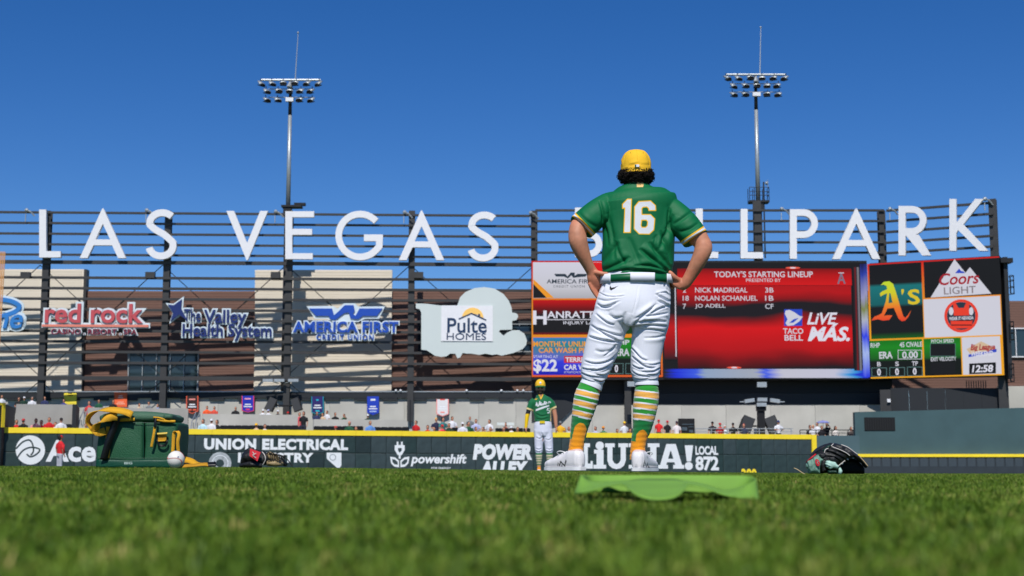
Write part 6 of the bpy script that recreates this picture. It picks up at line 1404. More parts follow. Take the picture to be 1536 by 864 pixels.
for i in range(10):
    v = i/9
    for j in range(nn): a = 2*math.pi*j/nn; r_ = max(0, 1-v**2.6)**.5; vs.append(cc_+Vector((math.cos(a)*.098*r_, math.sin(a)*.118*r_, .045+.14*v)))
for i in range(9):
    for j in range(nn): fs.append((i*nn+j, i*nn+(j+1) % nn, (i+1)*nn+(j+1) % nn, (i+1)*nn+j))
b_.add(vs, fs); cp5 = b_.build('cap', capm, tm, True)
pk_ = []
for j in range(11):
    a = R(205+130*j/10)
    for k in range(4): pk_.append(cc_+Vector((math.cos(a)*.096*(1+.05*k), math.sin(a)*.11*(1+.24*k*max(0, math.sin(math.pi*j/10))**.5), .05-.012*k+.01*math.sin(math.pi*j/10))))
f2 = [(j*4+k, j*4+k+1, (j+1)*4+k+1, (j+1)*4+k) for j in range(10) for k in range(3)]; m_ = len(pk_)
b_ = MB(); b_.add(pk_+[q-Vector((0, 0, .006)) for q in pk_], f2+[tuple(i+m_ for i in f[::-1]) for f in f2]); b_.build('peak', greenm, cp5, True)
b_ = MB(); b_.ball(cc_+Vector((0, -.108, .1)), (.022, .02, .026), 8, 6); b_.build('cap_badge', wcl, cp5)
b_ = MB(); b_.ball(hc_+Vector((0, .03, -.005)), (.09, .085, .1), 14, 10); b_.build('hair', hairm, tm, True)

# ---- the opponent in red near the wall
YR = 66.0; rp = W(91, 652, YR); gz_ = terrain(rp.x, YR); sR = (rp.z-gz_)/1.84
e = put('stand', (rp.x, YR, gz_), 2.4, dict(body=skin_s, shirt=cl((206, 34, 40)), trousers=cl((172, 174, 184)), shoes=cl(RED), cap=cl((208, 28, 34)), hair=cl(HB)), 'player in red jersey, red cap and grey trousers walking by the disc logo', voxel=.019, scale=sR)
b_ = MB(); b_.tube([(-.26, 0, 1.5-.12), (-.27, .0, 1.2), (-.28, -.06, .98)], [.07, .062, .05], 10); b_.tube([(.26, 0, 1.5-.12), (.27, .0, 1.2), (.28, -.06, .98)], [.07, .062, .05], 10)
me = b_.mesh('undershirt', cl((206, 34, 40)), True); o = bpy.data.objects.new('undershirt', me); COL.objects.link(o); o.parent = e
#num = text(Plane(80, 66, 100, 66), '13', 88, 660, 95, 668, cl((150, 20, 28)), None, off=.2, th=.02, bold=.05); bpy.data.objects.remove(num)
# ================================================================ THINGS ON THE GRASS
gdeep = mat('bag_green', C(28, 82, 52), .6, var=.07, scale=6, bump=.25, bscale=220); glid = mat('bag_lid_green', C(62, 96, 74), .65, var=.08, scale=6, bump=.2, bscale=200)
gband = mat('bag_base_green', C(0, 66, 46), .5, var=.06, scale=6, bump=.15, bscale=200); web = mat('yellow_webbing', C(224, 166, 32), .75, var=.08, scale=25, bump=.4, bscale=500)
webd = mat('yellow_patch', C(196, 142, 30), .75, var=.1, scale=25, bump=.4, bscale=500); plas = mat('black_plastic', C(16, 17, 18), .35, var=0); wht_m = mat('bag_print', C(170, 190, 180), .6, var=0)
YB = 6.2; kb = YB/F
def B(px, py, dy=0): v = W(px, py, YB+dy); return v
bg_ = empty('cooler_bag', B(205, 697), 'dark green soft cooler bag with yellow webbing straps standing on the grass', 'bag')
def softbox(x0, y0, x1, y1, d0, d1, r, m, name, parent, bulge=.006, seed=0, top=None):
    """cushion box between pixel bounds and depths, subdivided, rounded and slightly sagging"""
    a, c = W(x0, y1, YB), W(x1, y0, YB); nx_, ny_, nz_ = 26, 14, 16
    bm = bmesh.new(); bmesh.ops.create_cube(bm, size=2)
    bmesh.ops.subdivide_edges(bm, edges=bm.edges[:], cuts=16, use_grid_fill=True)
    hx, hy, hz_ = (c.x-a.x)/2, (d1-d0)/2, (c.z-a.z)/2; cx_, cy_, cz_ = (a.x+c.x)/2, YB+(d0+d1)/2, (a.z+c.z)/2
    for v in bm.verts:
        u = v.co.copy(); p_ = Vector((u.x*hx, u.y*hy, u.z*hz_)); q = Vector((max(-hx+r, min(hx-r, p_.x)), max(-hy+r, min(hy-r, p_.y)), max(-hz_+r, min(hz_-r, p_.z)))); d = p_-q
        if d.length > 1e-9: p_ = q+d.normalized()*r
        bul = bulge*(1-u.x**2)*(1-u.z**2)*(1 if abs(u.y) > .9 else .2)
        p_.y += bul*(1 if u.y > 0 else -1)
        nn_ = noise.noise(p_*9+Vector((seed, 0, 0)))*.004+noise.noise(p_*22+Vector((seed, 3, 0)))*.0015; p_ += Vector((nn_*u.x*.8, nn_*u.y, nn_*.6))
        if top: p_.z += top(u.x)*max(0, u.z)
        v.co = p_+Vector((cx_, cy_, cz_))
    me = bpy.data.meshes.new(name); bm.to_mesh(me); bm.free(); me.polygons.foreach_set('use_smooth', [True]*len(me.polygons)); me.materials.append(m)
    return link(name, me, parent)
def strap(path, w_, th, m, name, parent, side=(0, 1, 0), n=6):
    """flat webbing: path points, width direction per point"""
    P_ = smoothcurve(path, n); S_ = smoothcurve(side, n) if isinstance(side[0], (tuple, Vector)) else [Vector(side)]*len(P_)
    vs = []; N_ = len(P_)
    for i, p_ in enumerate(P_):
        t = (P_[min(i+1, N_-1)]-P_[max(i-1, 0)]).normalized(); s_ = (S_[i]-t*S_[i].dot(t)).normalized(); n_ = t.cross(s_)
        for a, b_ in ((-1, -1), (1, -1), (1, 1), (-1, 1)): vs.append(p_+s_*(a*w_/2)+n_*(b_*th/2))
    fs = [(4*i+k, 4*i+(k+1) % 4, 4*i+4+(k+1) % 4, 4*i+4+k) for i in range(N_-1) for k in range(4)]+[(0, 3, 2, 1), (4*N_-4, 4*N_-3, 4*N_-2, 4*N_-1)]
    return MB().add(vs, fs).build(name, m, parent, True)
softbox(144, 632, 215.6, 700, 0, .24, .009, gdeep, 'body', bg_, seed=1); softbox(214.6, 633.5, 265.5, 700, .004, .24, .010, gdeep, 'body_side', bg_, seed=5)
softbox(143, 688, 266, 703, -.006, .25, .012, gband, 'base_band', bg_, seed=2, bulge=.002)
softbox(147, 618, 259, 633, .0, .24, .02, glid, 'lid', bg_, seed=3, bulge=.004, top=lambda u: .004*math.cos(u*2)-.006*u*u)
softbox(246, 621, 260, 630, -.015, .1, .011, glid, 'lid_roll', bg_, seed=4)
strap([B(160, 630.5, -.006), B(180, 630, -.012), B(202, 629, -.01)], .014, .003, web, 'webbing', bg_, side=(0, 0, 1))
strap([B(232, 629, -.008), B(246, 631.5, -.012), B(263, 632, -.006)], .010, .003, web, 'zip_trim', bg_, side=(0, 0, 1)); strap([B(230, 626, -.008), B(240, 627, -.014), B(250, 631, -.01)], .007, .003, web, 'zip_trim', bg_, side=(0, 0, 1))
# carrying strap: up over the lid, a loose loop out to the left, and down the front
strap([B(195, 627, -.02), B(197, 622, -.03), B(185, 617, -.04), B(165, 614.5, -.05), B(148, 616, -.06), B(136, 622, -.06), B(132, 630, -.05), B(134, 637, -.04), B(141, 644, -.03), B(148, 649, -.03), B(158, 646.5, -.02)],
      .034, .003, web, 'shoulder_strap', bg_, side=[(.1, .5, .8), (.1, .5, .8), (.1, .6, .7), (.1, .7, .6), (.3, .9, .2), (.4, .9, 0), (.3, .9, .1), (.2, .9, .2), (.3, .6, .6), (0, .4, .9), (0, .3, .9)])
strap([B(142, 645, -.035), B(146, 637, -.045), B(155, 629, -.055), B(166, 625, -.055), B(176, 625, -.04)], .036, .003, web, 'shoulder_strap', bg_, side=[(.7, .2, .4), (.7, .2, .5), (.5, .2, .7), (.2, .2, .9), (.1, .3, .9)])
strap([B(176, 625, -.035), B(171, 640, -.03), B(163, 662, -.028), B(155, 690, -.02)], .030, .003, plas, 'strap_underside', bg_, side=[(1, 0, -.1), (1, .1, .2), (1, .1, .2), (.4, .1, .2)])
strap([B(163, 640, -.010), B(162, 665, -.009), B(160.5, 687, -.008)], .022, .003, web, 'front_webbing', bg_, side=(1, 0, .0))
strap([B(233.5, 627, -.03), B(233, 634, -.035), B(232.5, 641, -.035)], .010, .006, plas, 'clip', bg_, side=(1, 0, 0))
strap([B(232.5, 640, -.03), B(230, 655, -.03), B(227, 671, -.022)], .011, .003, web, 'pull_tab', bg_, side=(1, -.1, .1))
strap([B(236, 651, -.02), B(243, 650.6, -.022), B(251, 650, -.02)], .009, .006, mat('pale_webbing', C(222, 190, 80), .6), 'keeper', bg_, side=(0, 0, 1))
b_ = MB(); b_.box(B(243.5, 656.5, -.010), (.036, .008, .024)); b_.build('ring_patch', webd, bg_)
strap([B(237, 661.5, -.02), B(248, 661, -.02)], .006, .004, web, 'keeper', bg_, side=(0, 0, 1))
b_ = MB(); b_.tube([B(243.5+8*math.cos(R(a)), 662+7.5*math.sin(R(a)), -.022) for a in range(-20, 201, 20)], .0022, 8); b_.tube([B(243.5+7*math.cos(R(a)), 661+7*math.sin(R(a)), -.02) for a in range(0, 181, 20)], .0022, 8); b_.build('d_ring', plas, bg_, True)
b_ = MB(); b_.tube([B(235, 652), B(235.5, 661, -.02), B(239, 667, -.02)], .002, 6); b_.build('ring_cord', plas, bg_)
strap([B(259, 682, -.012), B(260, 664, -.012), B(261, 650, -.015), B(265, 647, -.025), B(268.5, 651, -.03), B(266.5, 664, -.03), B(268, 682, -.02)], .014, .003, web, 'side_loop', bg_, side=(1, .2, 0))
text(Plane(180, YB-.03, 205, YB-.03), 'BIG', 186.5, 693, 198.5, 696.5, wht_m, bg_, off=0, th=.001, bold=.04)
b_ = MB()
for y in (687,): b_.tube([B(146, y, -.006), B(205, y+.4, -.011), B(264, y, -.006)], .0012, 5)
b_.tube([B(215.2, 636, -.004), B(215.4, 686, -.006)], .0013, 5); b_.tube([B(146, 633, -.002), B(205, 634, -.008), B(262, 635, -.004)], .0016, 5); b_.build('piping', gband, bg_)
# ---- baseball
ballm = mat('baseball_leather', C(226, 222, 214), .5, var=.05, scale=30, bump=.1, bscale=300); stm = mat('red_stitch', C(176, 50, 50), .6, var=0)
YL = 6.05; bc = W(264, 689.3, YL); rb = .0365
ba = empty('baseball', bc-Vector((0, 0, rb)), 'white baseball with red stitching lying in front of the bag', 'ball')
b_ = MB(); b_.ball(bc, rb, 40, 26); b_.build('cover', ballm, ba, True)
def seam(t):
    a = .42; x = math.cos(t)+a*math.cos(3*t); y = math.sin(t)-a*math.sin(3*t); z = 1.28*math.sin(2*t); v = Vector((x, y, z)); return v.normalized()
qr = Matrix.Rotation(R(75), 3, 'Z') @ Matrix.Rotation(R(8), 3, 'Y') @ Matrix.Rotation(R(90), 3, 'X')
b_ = MB(); b_.tube([bc+qr @ seam(2*math.pi*k/90)*(rb*1.002) for k in range(91)], .0006, 5)
for k in range(108):
    t = 2*math.pi*k/108; p_, p2 = seam(t), seam(t+.02); tan = (p2-p_).normalized(); sd2 = p_.cross(tan)
    for s_ in (-1, 1): b_.tube([bc+qr @ (p_+tan*.03).normalized()*(rb*1.006), bc+qr @ (p_+sd2*s_*.075-tan*.02).normalized()*(rb*1.005)], .0005, 4)
b_.build('stitching', stm, ba)
b_ = MB(); d = Vector((.45, -.85, .28)).normalized(); b_.tube([bc+d*(rb*.998), bc+d*(rb*1.004)], .0042, 8, flat=.6); b_.build('ink_mark', mat('ink_blue', C(44, 60, 120), .5, var=0), ba)
# ---- yellow and black strap lying right of the ball
YS = 6.25
sx = empty('strap', W(310, 697, YS), 'yellow strap with black end curled on the grass right of the baseball', 'strap')
strap([W(276, 689.5, YS), W(285, 691, YS), W(295, 695.5, YS-.02), W(308, 697, YS-.03), W(312, 697, YS-.03)], .030, .003, web, 'webbing', sx, side=[(0, .5, .9), (0, .7, .7), (.1, .9, .4), (0, .9, .4), (0, .9, .4)])
strap([W(275, 699, YS-.02), W(290, 698, YS-.04), W(305, 696.5, YS-.04), W(313, 697, YS-.03)], .024, .003, webd, 'webbing', sx, side=(0, .8, .5))
strap([W(310, 697, YS-.03), W(317, 696.5, YS-.03), W(324, 696.5, YS-.03)], .026, .006, plas, 'buckle', sx, side=(0, .7, .6)); b_ = MB(); b_.tube([W(323, 698, YS-.03), W(321.5, 692, YS-.03), W(325, 698, YS-.03)], .003, 6); b_.build('buckle_pin', plas, sx)

# ---- gloves
blackl = mat('black_leather', C(24, 24, 25), .55, var=.25, scale=12, bump=.3, bscale=60, spec=.5); mint = mat('mint_leather', C(112, 150, 132), .5, var=.2, scale=14, bump=.3, bscale=80); mint2 = mat('pale_mint_leather', C(170, 205, 190), .5, var=.15, scale=14)
dgl = mat('dark_green_leather', C(14, 50, 38), .45, var=.15, scale=12, bump=.2, bscale=60); tanl = mat('tan_lace', C(196, 172, 130), .6, var=.1, scale=30); wl = mat('white_welt', C(196, 190, 182), .6, var=.05); redm = mat('red_leather', C(196, 32, 44), .5, var=.05)
YG = 6.7; kg = YG/F
def G(px, py, dy=0): return W(px, py, YG)+Vector((0, dy, 0))
gl = empty('baseball_glove', G(1250, 708), 'black and mint green baseball glove lying open side down at right', 'glove')
def pillow(poly, dy, T, Rr, m, name, seed=0, amp=.003, step=.6, foldl=None, bow=0, parent=gl, proj=G):
    """leather panel inflated from its outline: rounded towards the edges, real thickness"""
    xs_ = [q[0] for q in poly]; ys_ = [q[1] for q in poly]; gx = np.arange(min(xs_)-1, max(xs_)+1, step); gy = np.arange(min(ys_)-1, max(ys_)+1, step)
    X, Y = np.meshgrid(gx, gy); ins = inpoly(X.ravel(), Y.ravel(), poly).reshape(X.shape); D = np.full(X.shape, 1e9); n_ = len(poly)
    for i in range(n_):
        ax, ay = poly[i]; bx2, by2 = poly[(i+1) % n_]; t = np.clip(((X-ax)*(bx2-ax)+(Y-ay)*(by2-ay))/((bx2-ax)**2+(by2-ay)**2+1e-9), 0, 1); D = np.minimum(D, np.hypot(X-ax-t*(bx2-ax), Y-ay-t*(by2-ay)))
    H = T*np.sqrt(np.clip(1-(1-np.clip(D/Rr, 0, 1))**2, 0, 1)); cxm = (min(xs_)+max(xs_))/2
    idx = {}; vs = []; b_ = MB()
    for s_ in (-1, 1):
        for r_ in range(X.shape[0]):
            for c_ in range(X.shape[1]):
                if ins[r_, c_]: idx[(s_, r_, c_)] = len(vs); vs.append(proj(X[r_, c_], Y[r_, c_], dy+s_*max(H[r_, c_], .001)))
    fs = []
    for r_ in range(X.shape[0]-1):
        for c_ in range(X.shape[1]-1):
            if ins[r_, c_] and ins[r_+1, c_] and ins[r_, c_+1] and ins[r_+1, c_+1]:
                for s_ in (-1, 1): q = [idx[(s_, r_, c_)], idx[(s_, r_+1, c_)], idx[(s_, r_+1, c_+1)], idx[(s_, r_, c_+1)]]; fs.append(q if s_ < 0 else q[::-1])
    b_.add(vs, fs)
    me = b_.mesh(name, m); bm = bmesh.new(); bm.from_mesh(me); bmesh.ops.delete(bm, geom=[v for v in bm.verts if not v.link_faces], context='VERTS')
    bd2 = [e for e in bm.edges if e.is_boundary]
    try: bmesh.ops.bridge_loops(bm, edges=bd2)
    except Exception: pass
    bmesh.ops.smooth_vert(bm, verts=bm.verts[:], factor=.5, use_axis_x=True, use_axis_y=True, use_axis_z=True); bmesh.ops.smooth_vert(bm, verts=bm.verts[:], factor=.5, use_axis_x=True, use_axis_y=True, use_axis_z=True)
    bmesh.ops.recalc_face_normals(bm, faces=bm.faces[:]); bm.to_mesh(me); bm.free(); me.polygons.foreach_set('use_smooth', [True]*len(me.polygons))
    wob(me, amp, 45, seed)
    if foldl: folds(me, foldl)
    return attach(name, me, m, parent)
body_o = [(1212, 704), (1213, 690), (1217, 679), (1225, 671), (1233.7, 666.7), (1243, 664), (1251, 664.4), (1258.7, 667), (1268, 671), (1278, 678.4), (1286, 684), (1292, 691), (1298.6, 699.5), (1297, 703), (1291, 696), (1284, 690.5), (1276, 688), (1268, 690), (1261, 695), (1255, 702), (1252, 710), (1222, 710)]
pillow(body_o, -.02, .085, 16, blackl, 'finger_back', 1, .003, foldl=[([(1238, 684), (1252, 686), (1264, 694)], 1.6, .010), ([(1228, 676), (1246, 678), (1262, 685), (1270, 690)], 1.8, .010), ([(1241, 671), (1256, 676), (1270, 682), (1280, 688)], 1.6, .009), ([(1252, 668), (1266, 673), (1280, 682), (1290, 692)], 1.6, .008), ([(1226, 688), (1236, 690), (1246, 697)], 1.8, .010), ([(1219, 682), (1226, 684), (1232, 682)], 1.4, .007)])
pillow([(1250, 711), (1253, 701), (1259, 694), (1267, 688), (1276, 685.5), (1285, 688), (1292, 694), (1299, 702), (1299, 711)], .03, .04, 8, mat('glove_lining', C(8, 8, 9), .8, var=.1), 'glove_pocket', 2, .001)
hp = pillow([(1203, 700), (1204.5, 692), (1211, 687), (1217, 683.5), (1221.5, 680.5), (1225, 686), (1231, 689.5), (1227, 694), (1224, 700), (1223.6, 711), (1207, 711)], -.085, .035, 9, mint, 'heel_pad', 3, .003, foldl=[([(1209, 690), (1212, 697), (1212, 705)], 1.8, .005), ([(1219, 686), (1221, 693), (1220, 703)], 1.8, .006)])
pillow([(1230, 691.5), (1236, 690.5), (1244.7, 693), (1251, 699), (1248, 703.5), (1242, 702), (1236.4, 704.5), (1231, 700.5)], -.115, .016, 5, mint2, 'thumb_panel', 4, .003, foldl=[([(1232, 696), (1238, 697), (1247, 701)], 1.3, .005)])
pillow([(1225, 690), (1232, 688.5), (1233, 694), (1231, 701), (1234, 706), (1226, 709), (1224.5, 700)], -.098, .014, 4, blackl, 'wrist_opening', 5, .002)
pillow([(1233, 705), (1240, 703.5), (1247, 705), (1250, 711), (1234, 711)], -.105, .016, 4, dgl, 'thumb_panel', 6, .002)
pillow([(1228, 675), (1234, 668.5), (1241, 666), (1240, 671), (1234, 676), (1228, 680)], -.085, .012, 4, dgl, 'back_strap', 7, .002)
pillow([(1235, 686), (1242, 684.5), (1246, 688.5), (1242, 693), (1236, 691)], -.118, .010, 3, blackl, 'lace_block', 8, .001)
pillow([(1222, 681.5), (1228, 679), (1233, 683), (1228, 688), (1223, 687)], -.105, .010, 3, blackl, 'lace_block', 9, .001)
b_ = MB(); ce = G(1217.5, 694, -.124); b_.tube([ce+Vector((0, .006, 0)), ce-Vector((0, .004, 0))], [(.0095, .0165)]*2, 20, ref=(1, 0, .25)); b_.build('oval_logo', redm, gl); b_ = MB(); b_.tube([ce+Vector((-.004, -.0055, .008)), ce+Vector((.004, -.0055, .004)), ce+Vector((-.003, -.0055, -.001)), ce+Vector((.004, -.0055, -.007))], .0014, 5); b_.build('logo_script', wl, gl)
b_ = MB(); b_.tube([G(1203.5, 693.5, -.09), G(1210, 687, -.105), G(1217, 681.5, -.10)], .0035, 8); b_.build('red_edge', redm, gl, True)
b_ = MB(); b_.tube(smoothcurve([G(1216, 681, -.06), G(1224, 675, -.07), G(1232, 670, -.07)], 4), .0025, 6); b_.build('strap_edge', blackl, gl)
for pts in ([(1229, 680, -.108), (1230.5, 675, -.108), (1235, 673, -.107)], [(1240, 669.5, -.095), (1245, 666, -.07)], [(1241, 670.5, -.095), (1252, 675, -.106), (1262, 680, -.106), (1267, 684, -.104)], [(1259, 667.3, -.04), (1268, 671.2, -.05), (1278, 678.5, -.05), (1283, 682, -.05)], [(1285, 684, -.05), (1292, 692, -.05), (1298, 699.5, -.05)], [(1249, 699, -.115), (1254, 695.5, -.105), (1260, 691, -.1)]):
    b_ = MB(); b_.tube(smoothcurve([G(*q) for q in pts], 4), .0022, 6); b_.build('lace', tanl if pts[0][0] > 1280 else wl, gl, True)
for i in range(7):
    b_ = MB(); b_.box(G(1252+i*4.6, (699.5, 695.5, 692, 689, 687, 687, 689)[i], (-.1, -.09, -.08, -.075, -.07, -.06, -.05)[i]), (.008, .008, .006), Matrix.Rotation(R(30), 3, 'Y')); b_.build('lace_knot', wl if i % 2 else blackl, gl)
b_ = MB(); b_.tube(smoothcurve([G(1189, 702, -.03), G(1194, 704.5, -.04), G(1200, 709, -.05), G(1206, 712, -.05)], 4), .0018, 6); b_.build('loose_lace', tanl, gl, True)
b_ = MB(); b_.tube([G(1251, 711, -.115), G(1252, 706, -.12), G(1251.5, 702.5, -.11)], [.009, .009, .006], 8); b_.build('finger_loop', mint2, gl, True)
# ---- black mitt with red patch
YM = 6.6; km = YM/F
def Mx(px, py, dy=0): return W(px, py, YM)+Vector((0, dy, 0))
mi = empty('batting_mitt', Mx(398, 698), 'black padded mitt with red patch and tan lacing lying on the grass', 'glove')
def mp(pts, r, m, name, seed, fl=.8, ref=(0, 1, 0), amp=.004):
    b_ = MB(); P_ = smoothcurve([Mx(*q) for q in pts], 6); k_ = len(P_); rr_ = np.interp(np.linspace(0, 1, k_), np.linspace(0, 1, len(r)), r)
    b_.tube(P_, [(q*km, q*km*fl) for q in rr_], 14, ref=ref); me = remesh(b_, .003, 2, name); wob(me, amp, 40, seed); return attach(name, me, m, mi)
mp([(366, 697, 0), (371, 687, 0), (382, 685, 0), (396, 689, 0), (406, 690, 0)], [6, 13, 14, 11, 8], blackl, 'padded_body', 1)
mp([(369, 681, 0), (374, 676, 0), (381, 673.5, 0)], [5, 6, 4], blackl, 'cuff', 2)
mp([(362, 699, -.02), (380, 697, -.05), (395, 698, -.04)], [4, 6, 4], blackl, 'finger_stall', 3)
mp([(402, 681, 0), (410, 686, -.01), (418, 691, 0)], [5, 9, 5], mat('tan_leather', C(150, 130, 92), .55, var=.25, scale=20, bump=.3, bscale=60), 'tan_panel', 4)
mp([(404, 695, -.04), (414, 695, -.05), (424, 696, -.02)], [5, 6, 4], MATS['tan_leather'], 'tan_panel', 5)
mp([(416, 688, 0), (424, 693, 0), (430, 698, 0)], [4, 6, 3], blackl, 'finger_stall', 6)
rp_ = MB(); q = [Mx(379.5, 673, -.075), Mx(394.5, 678.5, -.06), Mx(391, 692, -.085), Mx(379.5, 684, -.09)]; rp_.add(q+[v+Vector((0, .006, 0)) for v in q], [(3, 2, 1, 0), (4, 5, 6, 7), (0, 1, 5, 4), (1, 2, 6, 5), (2, 3, 7, 6), (3, 0, 4, 7)]); rpo = rp_.build('red_patch', redm, mi)
b_ = MB(); b_.tube([Mx(384, 678, -.088), Mx(387, 682, -.09), Mx(385, 684, -.093), Mx(389, 687, -.09)], .0022, 5); b_.tube([Mx(384, 683, -.092), Mx(389, 680, -.083)], .0018, 5); b_.build('patch_logo', wl, rpo)
for pts in ([(396, 678, -.05), (401, 683, -.07), (402, 690, -.07), (397, 698, -.06)], [(398, 677, -.04), (404, 681, -.07), (406, 688, -.07)]):
    b_ = MB(); b_.tube(smoothcurve([Mx(*q) for q in pts], 4), .0022, 6); b_.build('welt', wl if pts[0][0] < 397 else blackl, mi, True)
rl_ = random.Random(5)
for i in range(9):
    x = 404+i*2.6; b_ = MB(); b_.tube(smoothcurve([Mx(x, 682+i*.5, -.06), Mx(x+3, 678+i*.9+rl_.uniform(-1, 1), -.07), Mx(x+6, 684+rl_.uniform(-1, 2), -.06), Mx(x+4, 691+rl_.uniform(-1, 2), -.06)], 4), .0026, 6); b_.build('lace', blackl, mi, True)
b_ = MB(); b_.tube(smoothcurve([Mx(424, 685, -.03), Mx(432, 689, -.03), Mx(437, 695, -.03), Mx(440, 699, -.03)], 5), .0026, 6); b_.build('lace_end', blackl, mi, True)

# ---- lime green resistance band, near the camera
bandm = mat('lime_rubber', C(116, 160, 62), .7, var=.12, scale=8, spec=.3)
bn = MB()
def WB(px, py, Y): return W(px, py, Y)
rows = [  # (top/far point, bottom/near point) around the loop
 (WB(872, 713, 2.46), WB(862, 741, 2.40)), (WB(886, 722, 2.46), WB(884, 738, 2.34)), (WB(905, 723, 2.535), WB(905, 731, 2.33)), (WB(932, 722, 2.535), WB(934, 727, 2.33)), (WB(946, 721, 2.535), WB(945, 736, 2.27)), (WB(962, 719, 2.535), WB(961, 746, 2.23)), (WB(985, 719, 2.535), WB(985, 750, 2.22)), (WB(1012, 719, 2.535), WB(1011, 747, 2.23)), (WB(1023, 721, 2.535), WB(1025, 737, 2.27)), (WB(1032, 722, 2.535), WB(1034, 728, 2.33)), (WB(1058, 727, 2.535), WB(1060, 733, 2.33)), (WB(1082, 734, 2.535), WB(1084, 742, 2.33)), (WB(1102, 733, 2.45), WB(1104, 746, 2.34)), (WB(1120, 727, 2.42), WB(1122, 748.5, 2.36)), (WB(1133, 720, 2.46), WB(1138, 749, 2.40)),
 (WB(1128, 715, 2.53), WB(1126, 738, 2.50)), (WB(1106, 713.5, 2.55), WB(1106, 740, 2.54)), (WB(1040, 713, 2.56), WB(1040, 740, 2.55)), (WB(985, 713, 2.56), WB(985, 740, 2.55)), (WB(930, 713, 2.56), WB(930, 740, 2.55)), (WB(890, 713, 2.55), WB(889, 738, 2.53)), (WB(877, 712.5, 2.51), WB(872, 740, 2.48))]
nR = len(rows); A_ = smoothcurve([rows[-1][0]]+[r[0] for r in rows]+[rows[0][0], rows[1][0]], 6)[6:-6]; B_2 = smoothcurve([rows[-1][1]]+[r[1] for r in rows]+[rows[0][1], rows[1][1]], 6)[6:-6]
vs = []; K_ = 8; n_ = len(A_)-1
for i in range(n_):
    t = (A_[(i+1) % n_]+B_2[(i+1) % n_]-A_[i-1]-B_2[i-1]).normalized(); nn_ = t.cross((A_[i]-B_2[i]).normalized()).normalized()
    for k in range(K_+1):
        p_ = A_[i].lerp(B_2[i], k/K_)
        vs += [p_-nn_*.0009, p_+nn_*.0009]
S = 2*(K_+1); fs = []
for i in range(n_):
    j = (i+1) % n_
    for k in range(K_): fs += [(i*S+2*k, j*S+2*k, j*S+2*k+2, i*S+2*k+2), (i*S+2*k+1, i*S+2*k+3, j*S+2*k+3, j*S+2*k+1)]
    fs += [(i*S, i*S+1, j*S+1, j*S), (i*S+S-2, j*S+S-2, j*S+S-1, i*S+S-1)]
bn.add(vs, fs); o = bn.build('resistance_band', bandm, None, True); tag(o, 'lime green rubber exercise band lying twisted in the foreground grass', 'exercise band')

# ================================================================ GRASS
gcol = bpy.data.materials.new('grass_blade'); gcol.use_nodes = True; n = gcol.node_tree; p = n.nodes['Principled BSDF']; p.inputs['Roughness'].default_value = .55; p.inputs['Specular IOR Level'].default_value = .3
oi = n.nodes.new('ShaderNodeObjectInfo'); tc = n.nodes.new('ShaderNodeTexCoord'); ge = n.nodes.new('ShaderNodeNewGeometry')
nz = n.nodes.new('ShaderNodeTexNoise'); nz.inputs['Scale'].default_value = 14; nz.inputs['Detail'].default_value = 6; n.links.new(ge.outputs['Position'], nz.inputs['Vector'])
ad = n.nodes.new('ShaderNodeMath'); ad.operation = 'MULTIPLY_ADD'; ad.inputs[1].default_value = .55; n.links.new(oi.outputs['Random'], ad.inputs[0])
m2 = n.nodes.new('ShaderNodeMath'); m2.operation = 'MULTIPLY_ADD'; m2.inputs[1].default_value = 1.5; m2.inputs[2].default_value = -.5; n.links.new(nz.outputs[0], m2.inputs[0]); 
nzL = n.nodes.new('ShaderNodeTexNoise'); nzL.inputs['Scale'].default_value = 1.3; nzL.inputs['Detail'].default_value = 3; n.links.new(ge.outputs['Position'], nzL.inputs['Vector'])
m3 = n.nodes.new('ShaderNodeMath'); m3.operation = 'MULTIPLY_ADD'; m3.inputs[1].default_value = .6; n.links.new(nzL.outputs[0], m3.inputs[0]); n.links.new(m2.outputs[0], m3.inputs[2]); m2.inputs[2].default_value = -.78
n.links.new(m3.outputs[0], ad.inputs[2])
cr = n.nodes.new('ShaderNodeValToRGB'); n.links.new(ad.outputs[0], cr.inputs[0]); el = cr.color_ramp.elements
for _ in range(3): el.new(.5)
for e_, (pos, c) in zip(el, ((0, C(38, 66, 6)), (.3, C(74, 103, 16)), (.6, C(103, 134, 34)), (.86, C(138, 153, 60)), (1, C(194, 174, 104)))): e_.position = pos; e_.color = c
n.links.new(cr.outputs[0], p.inputs['Base Color'])
tr = n.nodes.new('ShaderNodeBsdfTranslucent'); n.links.new(cr.outputs[0], tr.inputs['Color']); mxs = n.nodes.new('ShaderNodeMixShader'); mxs.inputs[0].default_value = .25
n.links.new(p.outputs[0], mxs.inputs[1]); n.links.new(tr.outputs[0], mxs.inputs[2]); n.links.new(mxs.outputs[0], n.nodes['Material Output'].inputs['Surface'])
tufts = bpy.data.collections.new('grass_tufts'); rg = random.Random(11)
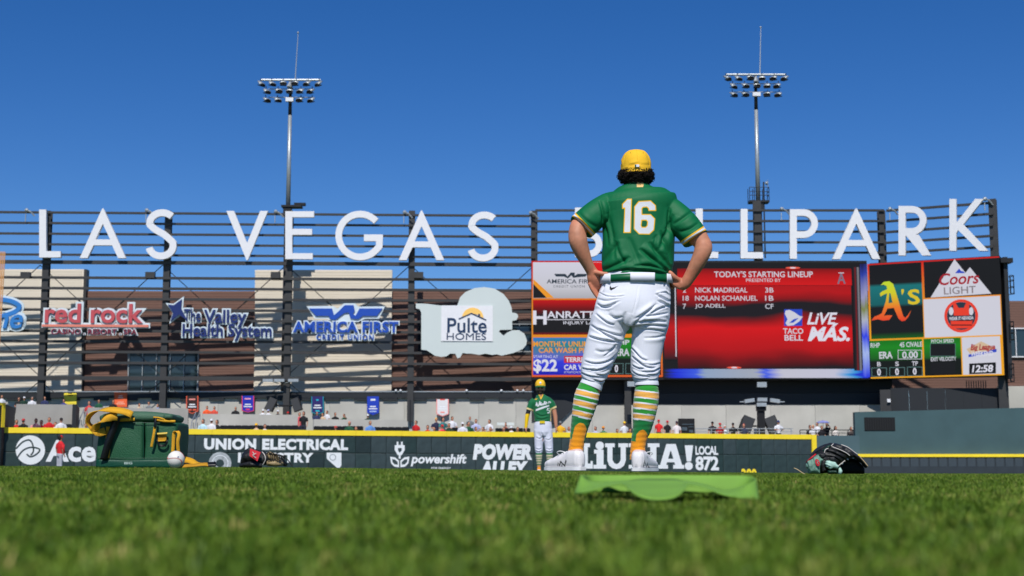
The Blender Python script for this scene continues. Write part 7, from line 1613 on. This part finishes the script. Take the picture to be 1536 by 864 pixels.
for v in range(5):
    b_ = MB()
    for i in range(26):
        a = rg.uniform(0, 6.28); r_ = rg.uniform(0, .02); c = Vector((math.cos(a)*r_, math.sin(a)*r_, -.003)); h_ = rg.uniform(.012, .026); la = rg.uniform(0, 6.28); ln_ = rg.uniform(.1, .75)
        d = Vector((math.cos(la), math.sin(la), 0)); s_ = Vector((-d.y, d.x, 0)); w_ = rg.uniform(.0008, .0014)
        m_ = c+Vector((0, 0, h_*.55))+d*(h_*.25*ln_); t_ = c+Vector((0, 0, h_*(1-.25*ln_)))+d*(h_*ln_)
        b_.add([c-s_*w_, c+s_*w_, m_+s_*w_*.85, m_-s_*w_*.85, t_], [(0, 1, 2, 3), (3, 2, 4)])
    tufts.objects.link(bpy.data.objects.new('tuft', b_.mesh('tuft', gcol)))
xs = [-4.6+.2*i for i in range(47)]; ys = [.3+.2*i for i in range(54)]; nx = len(xs); b_ = MB()
vsg = [(x, y, terrain(x, y)) for y in ys for x in xs]; fsg = [(j*nx+i, j*nx+i+1, (j+1)*nx+i+1, (j+1)*nx+i) for j in range(len(ys)-1) for i in range(nx-1) if abs(xs[i]+.1) < .55*ys[j]+.9]
b_.add(vsg, fsg); me = b_.mesh('grass', gcol); go = bpy.data.objects.new('grass', me); COL.objects.link(go)
tag(go, 'short mown green outfield grass in the foreground', 'grass', kind='stuff')
g = bpy.data.node_groups.new('grass_scatter', 'GeometryNodeTree'); g.interface.new_socket('Geometry', in_out='INPUT', socket_type='NodeSocketGeometry'); g.interface.new_socket('Geometry', in_out='OUTPUT', socket_type='NodeSocketGeometry')
gi = g.nodes.new('NodeGroupInput'); goo = g.nodes.new('NodeGroupOutput'); dp = g.nodes.new('GeometryNodeDistributePointsOnFaces'); ip = g.nodes.new('GeometryNodeInstanceOnPoints'); ci = g.nodes.new('GeometryNodeCollectionInfo')
dp.inputs['Density'].default_value = 2600; ci.inputs['Collection'].default_value = tufts; ci.inputs['Separate Children'].default_value = True; ci.inputs['Reset Children'].default_value = True; ip.inputs['Pick Instance'].default_value = True
rv = g.nodes.new('FunctionNodeRandomValue'); rv.data_type = 'FLOAT_VECTOR'; rv.inputs[0].default_value = (-.12, -.12, 0); rv.inputs[1].default_value = (.12, .12, 6.28)
rs = g.nodes.new('FunctionNodeRandomValue'); rs.data_type = 'FLOAT'; rs.inputs[2].default_value = .75; rs.inputs[3].default_value = 1.25
L_ = g.links.new; L_(gi.outputs[0], dp.inputs['Mesh']); L_(dp.outputs['Points'], ip.inputs['Points']); L_(ci.outputs[0], ip.inputs['Instance']); L_(rv.outputs[0], ip.inputs['Rotation']); L_(rs.outputs[1], ip.inputs['Scale']); L_(ip.outputs[0], goo.inputs[0])
md = go.modifiers.new('scatter', 'NODES'); md.node_group = g
# soft grass tone on the far field too
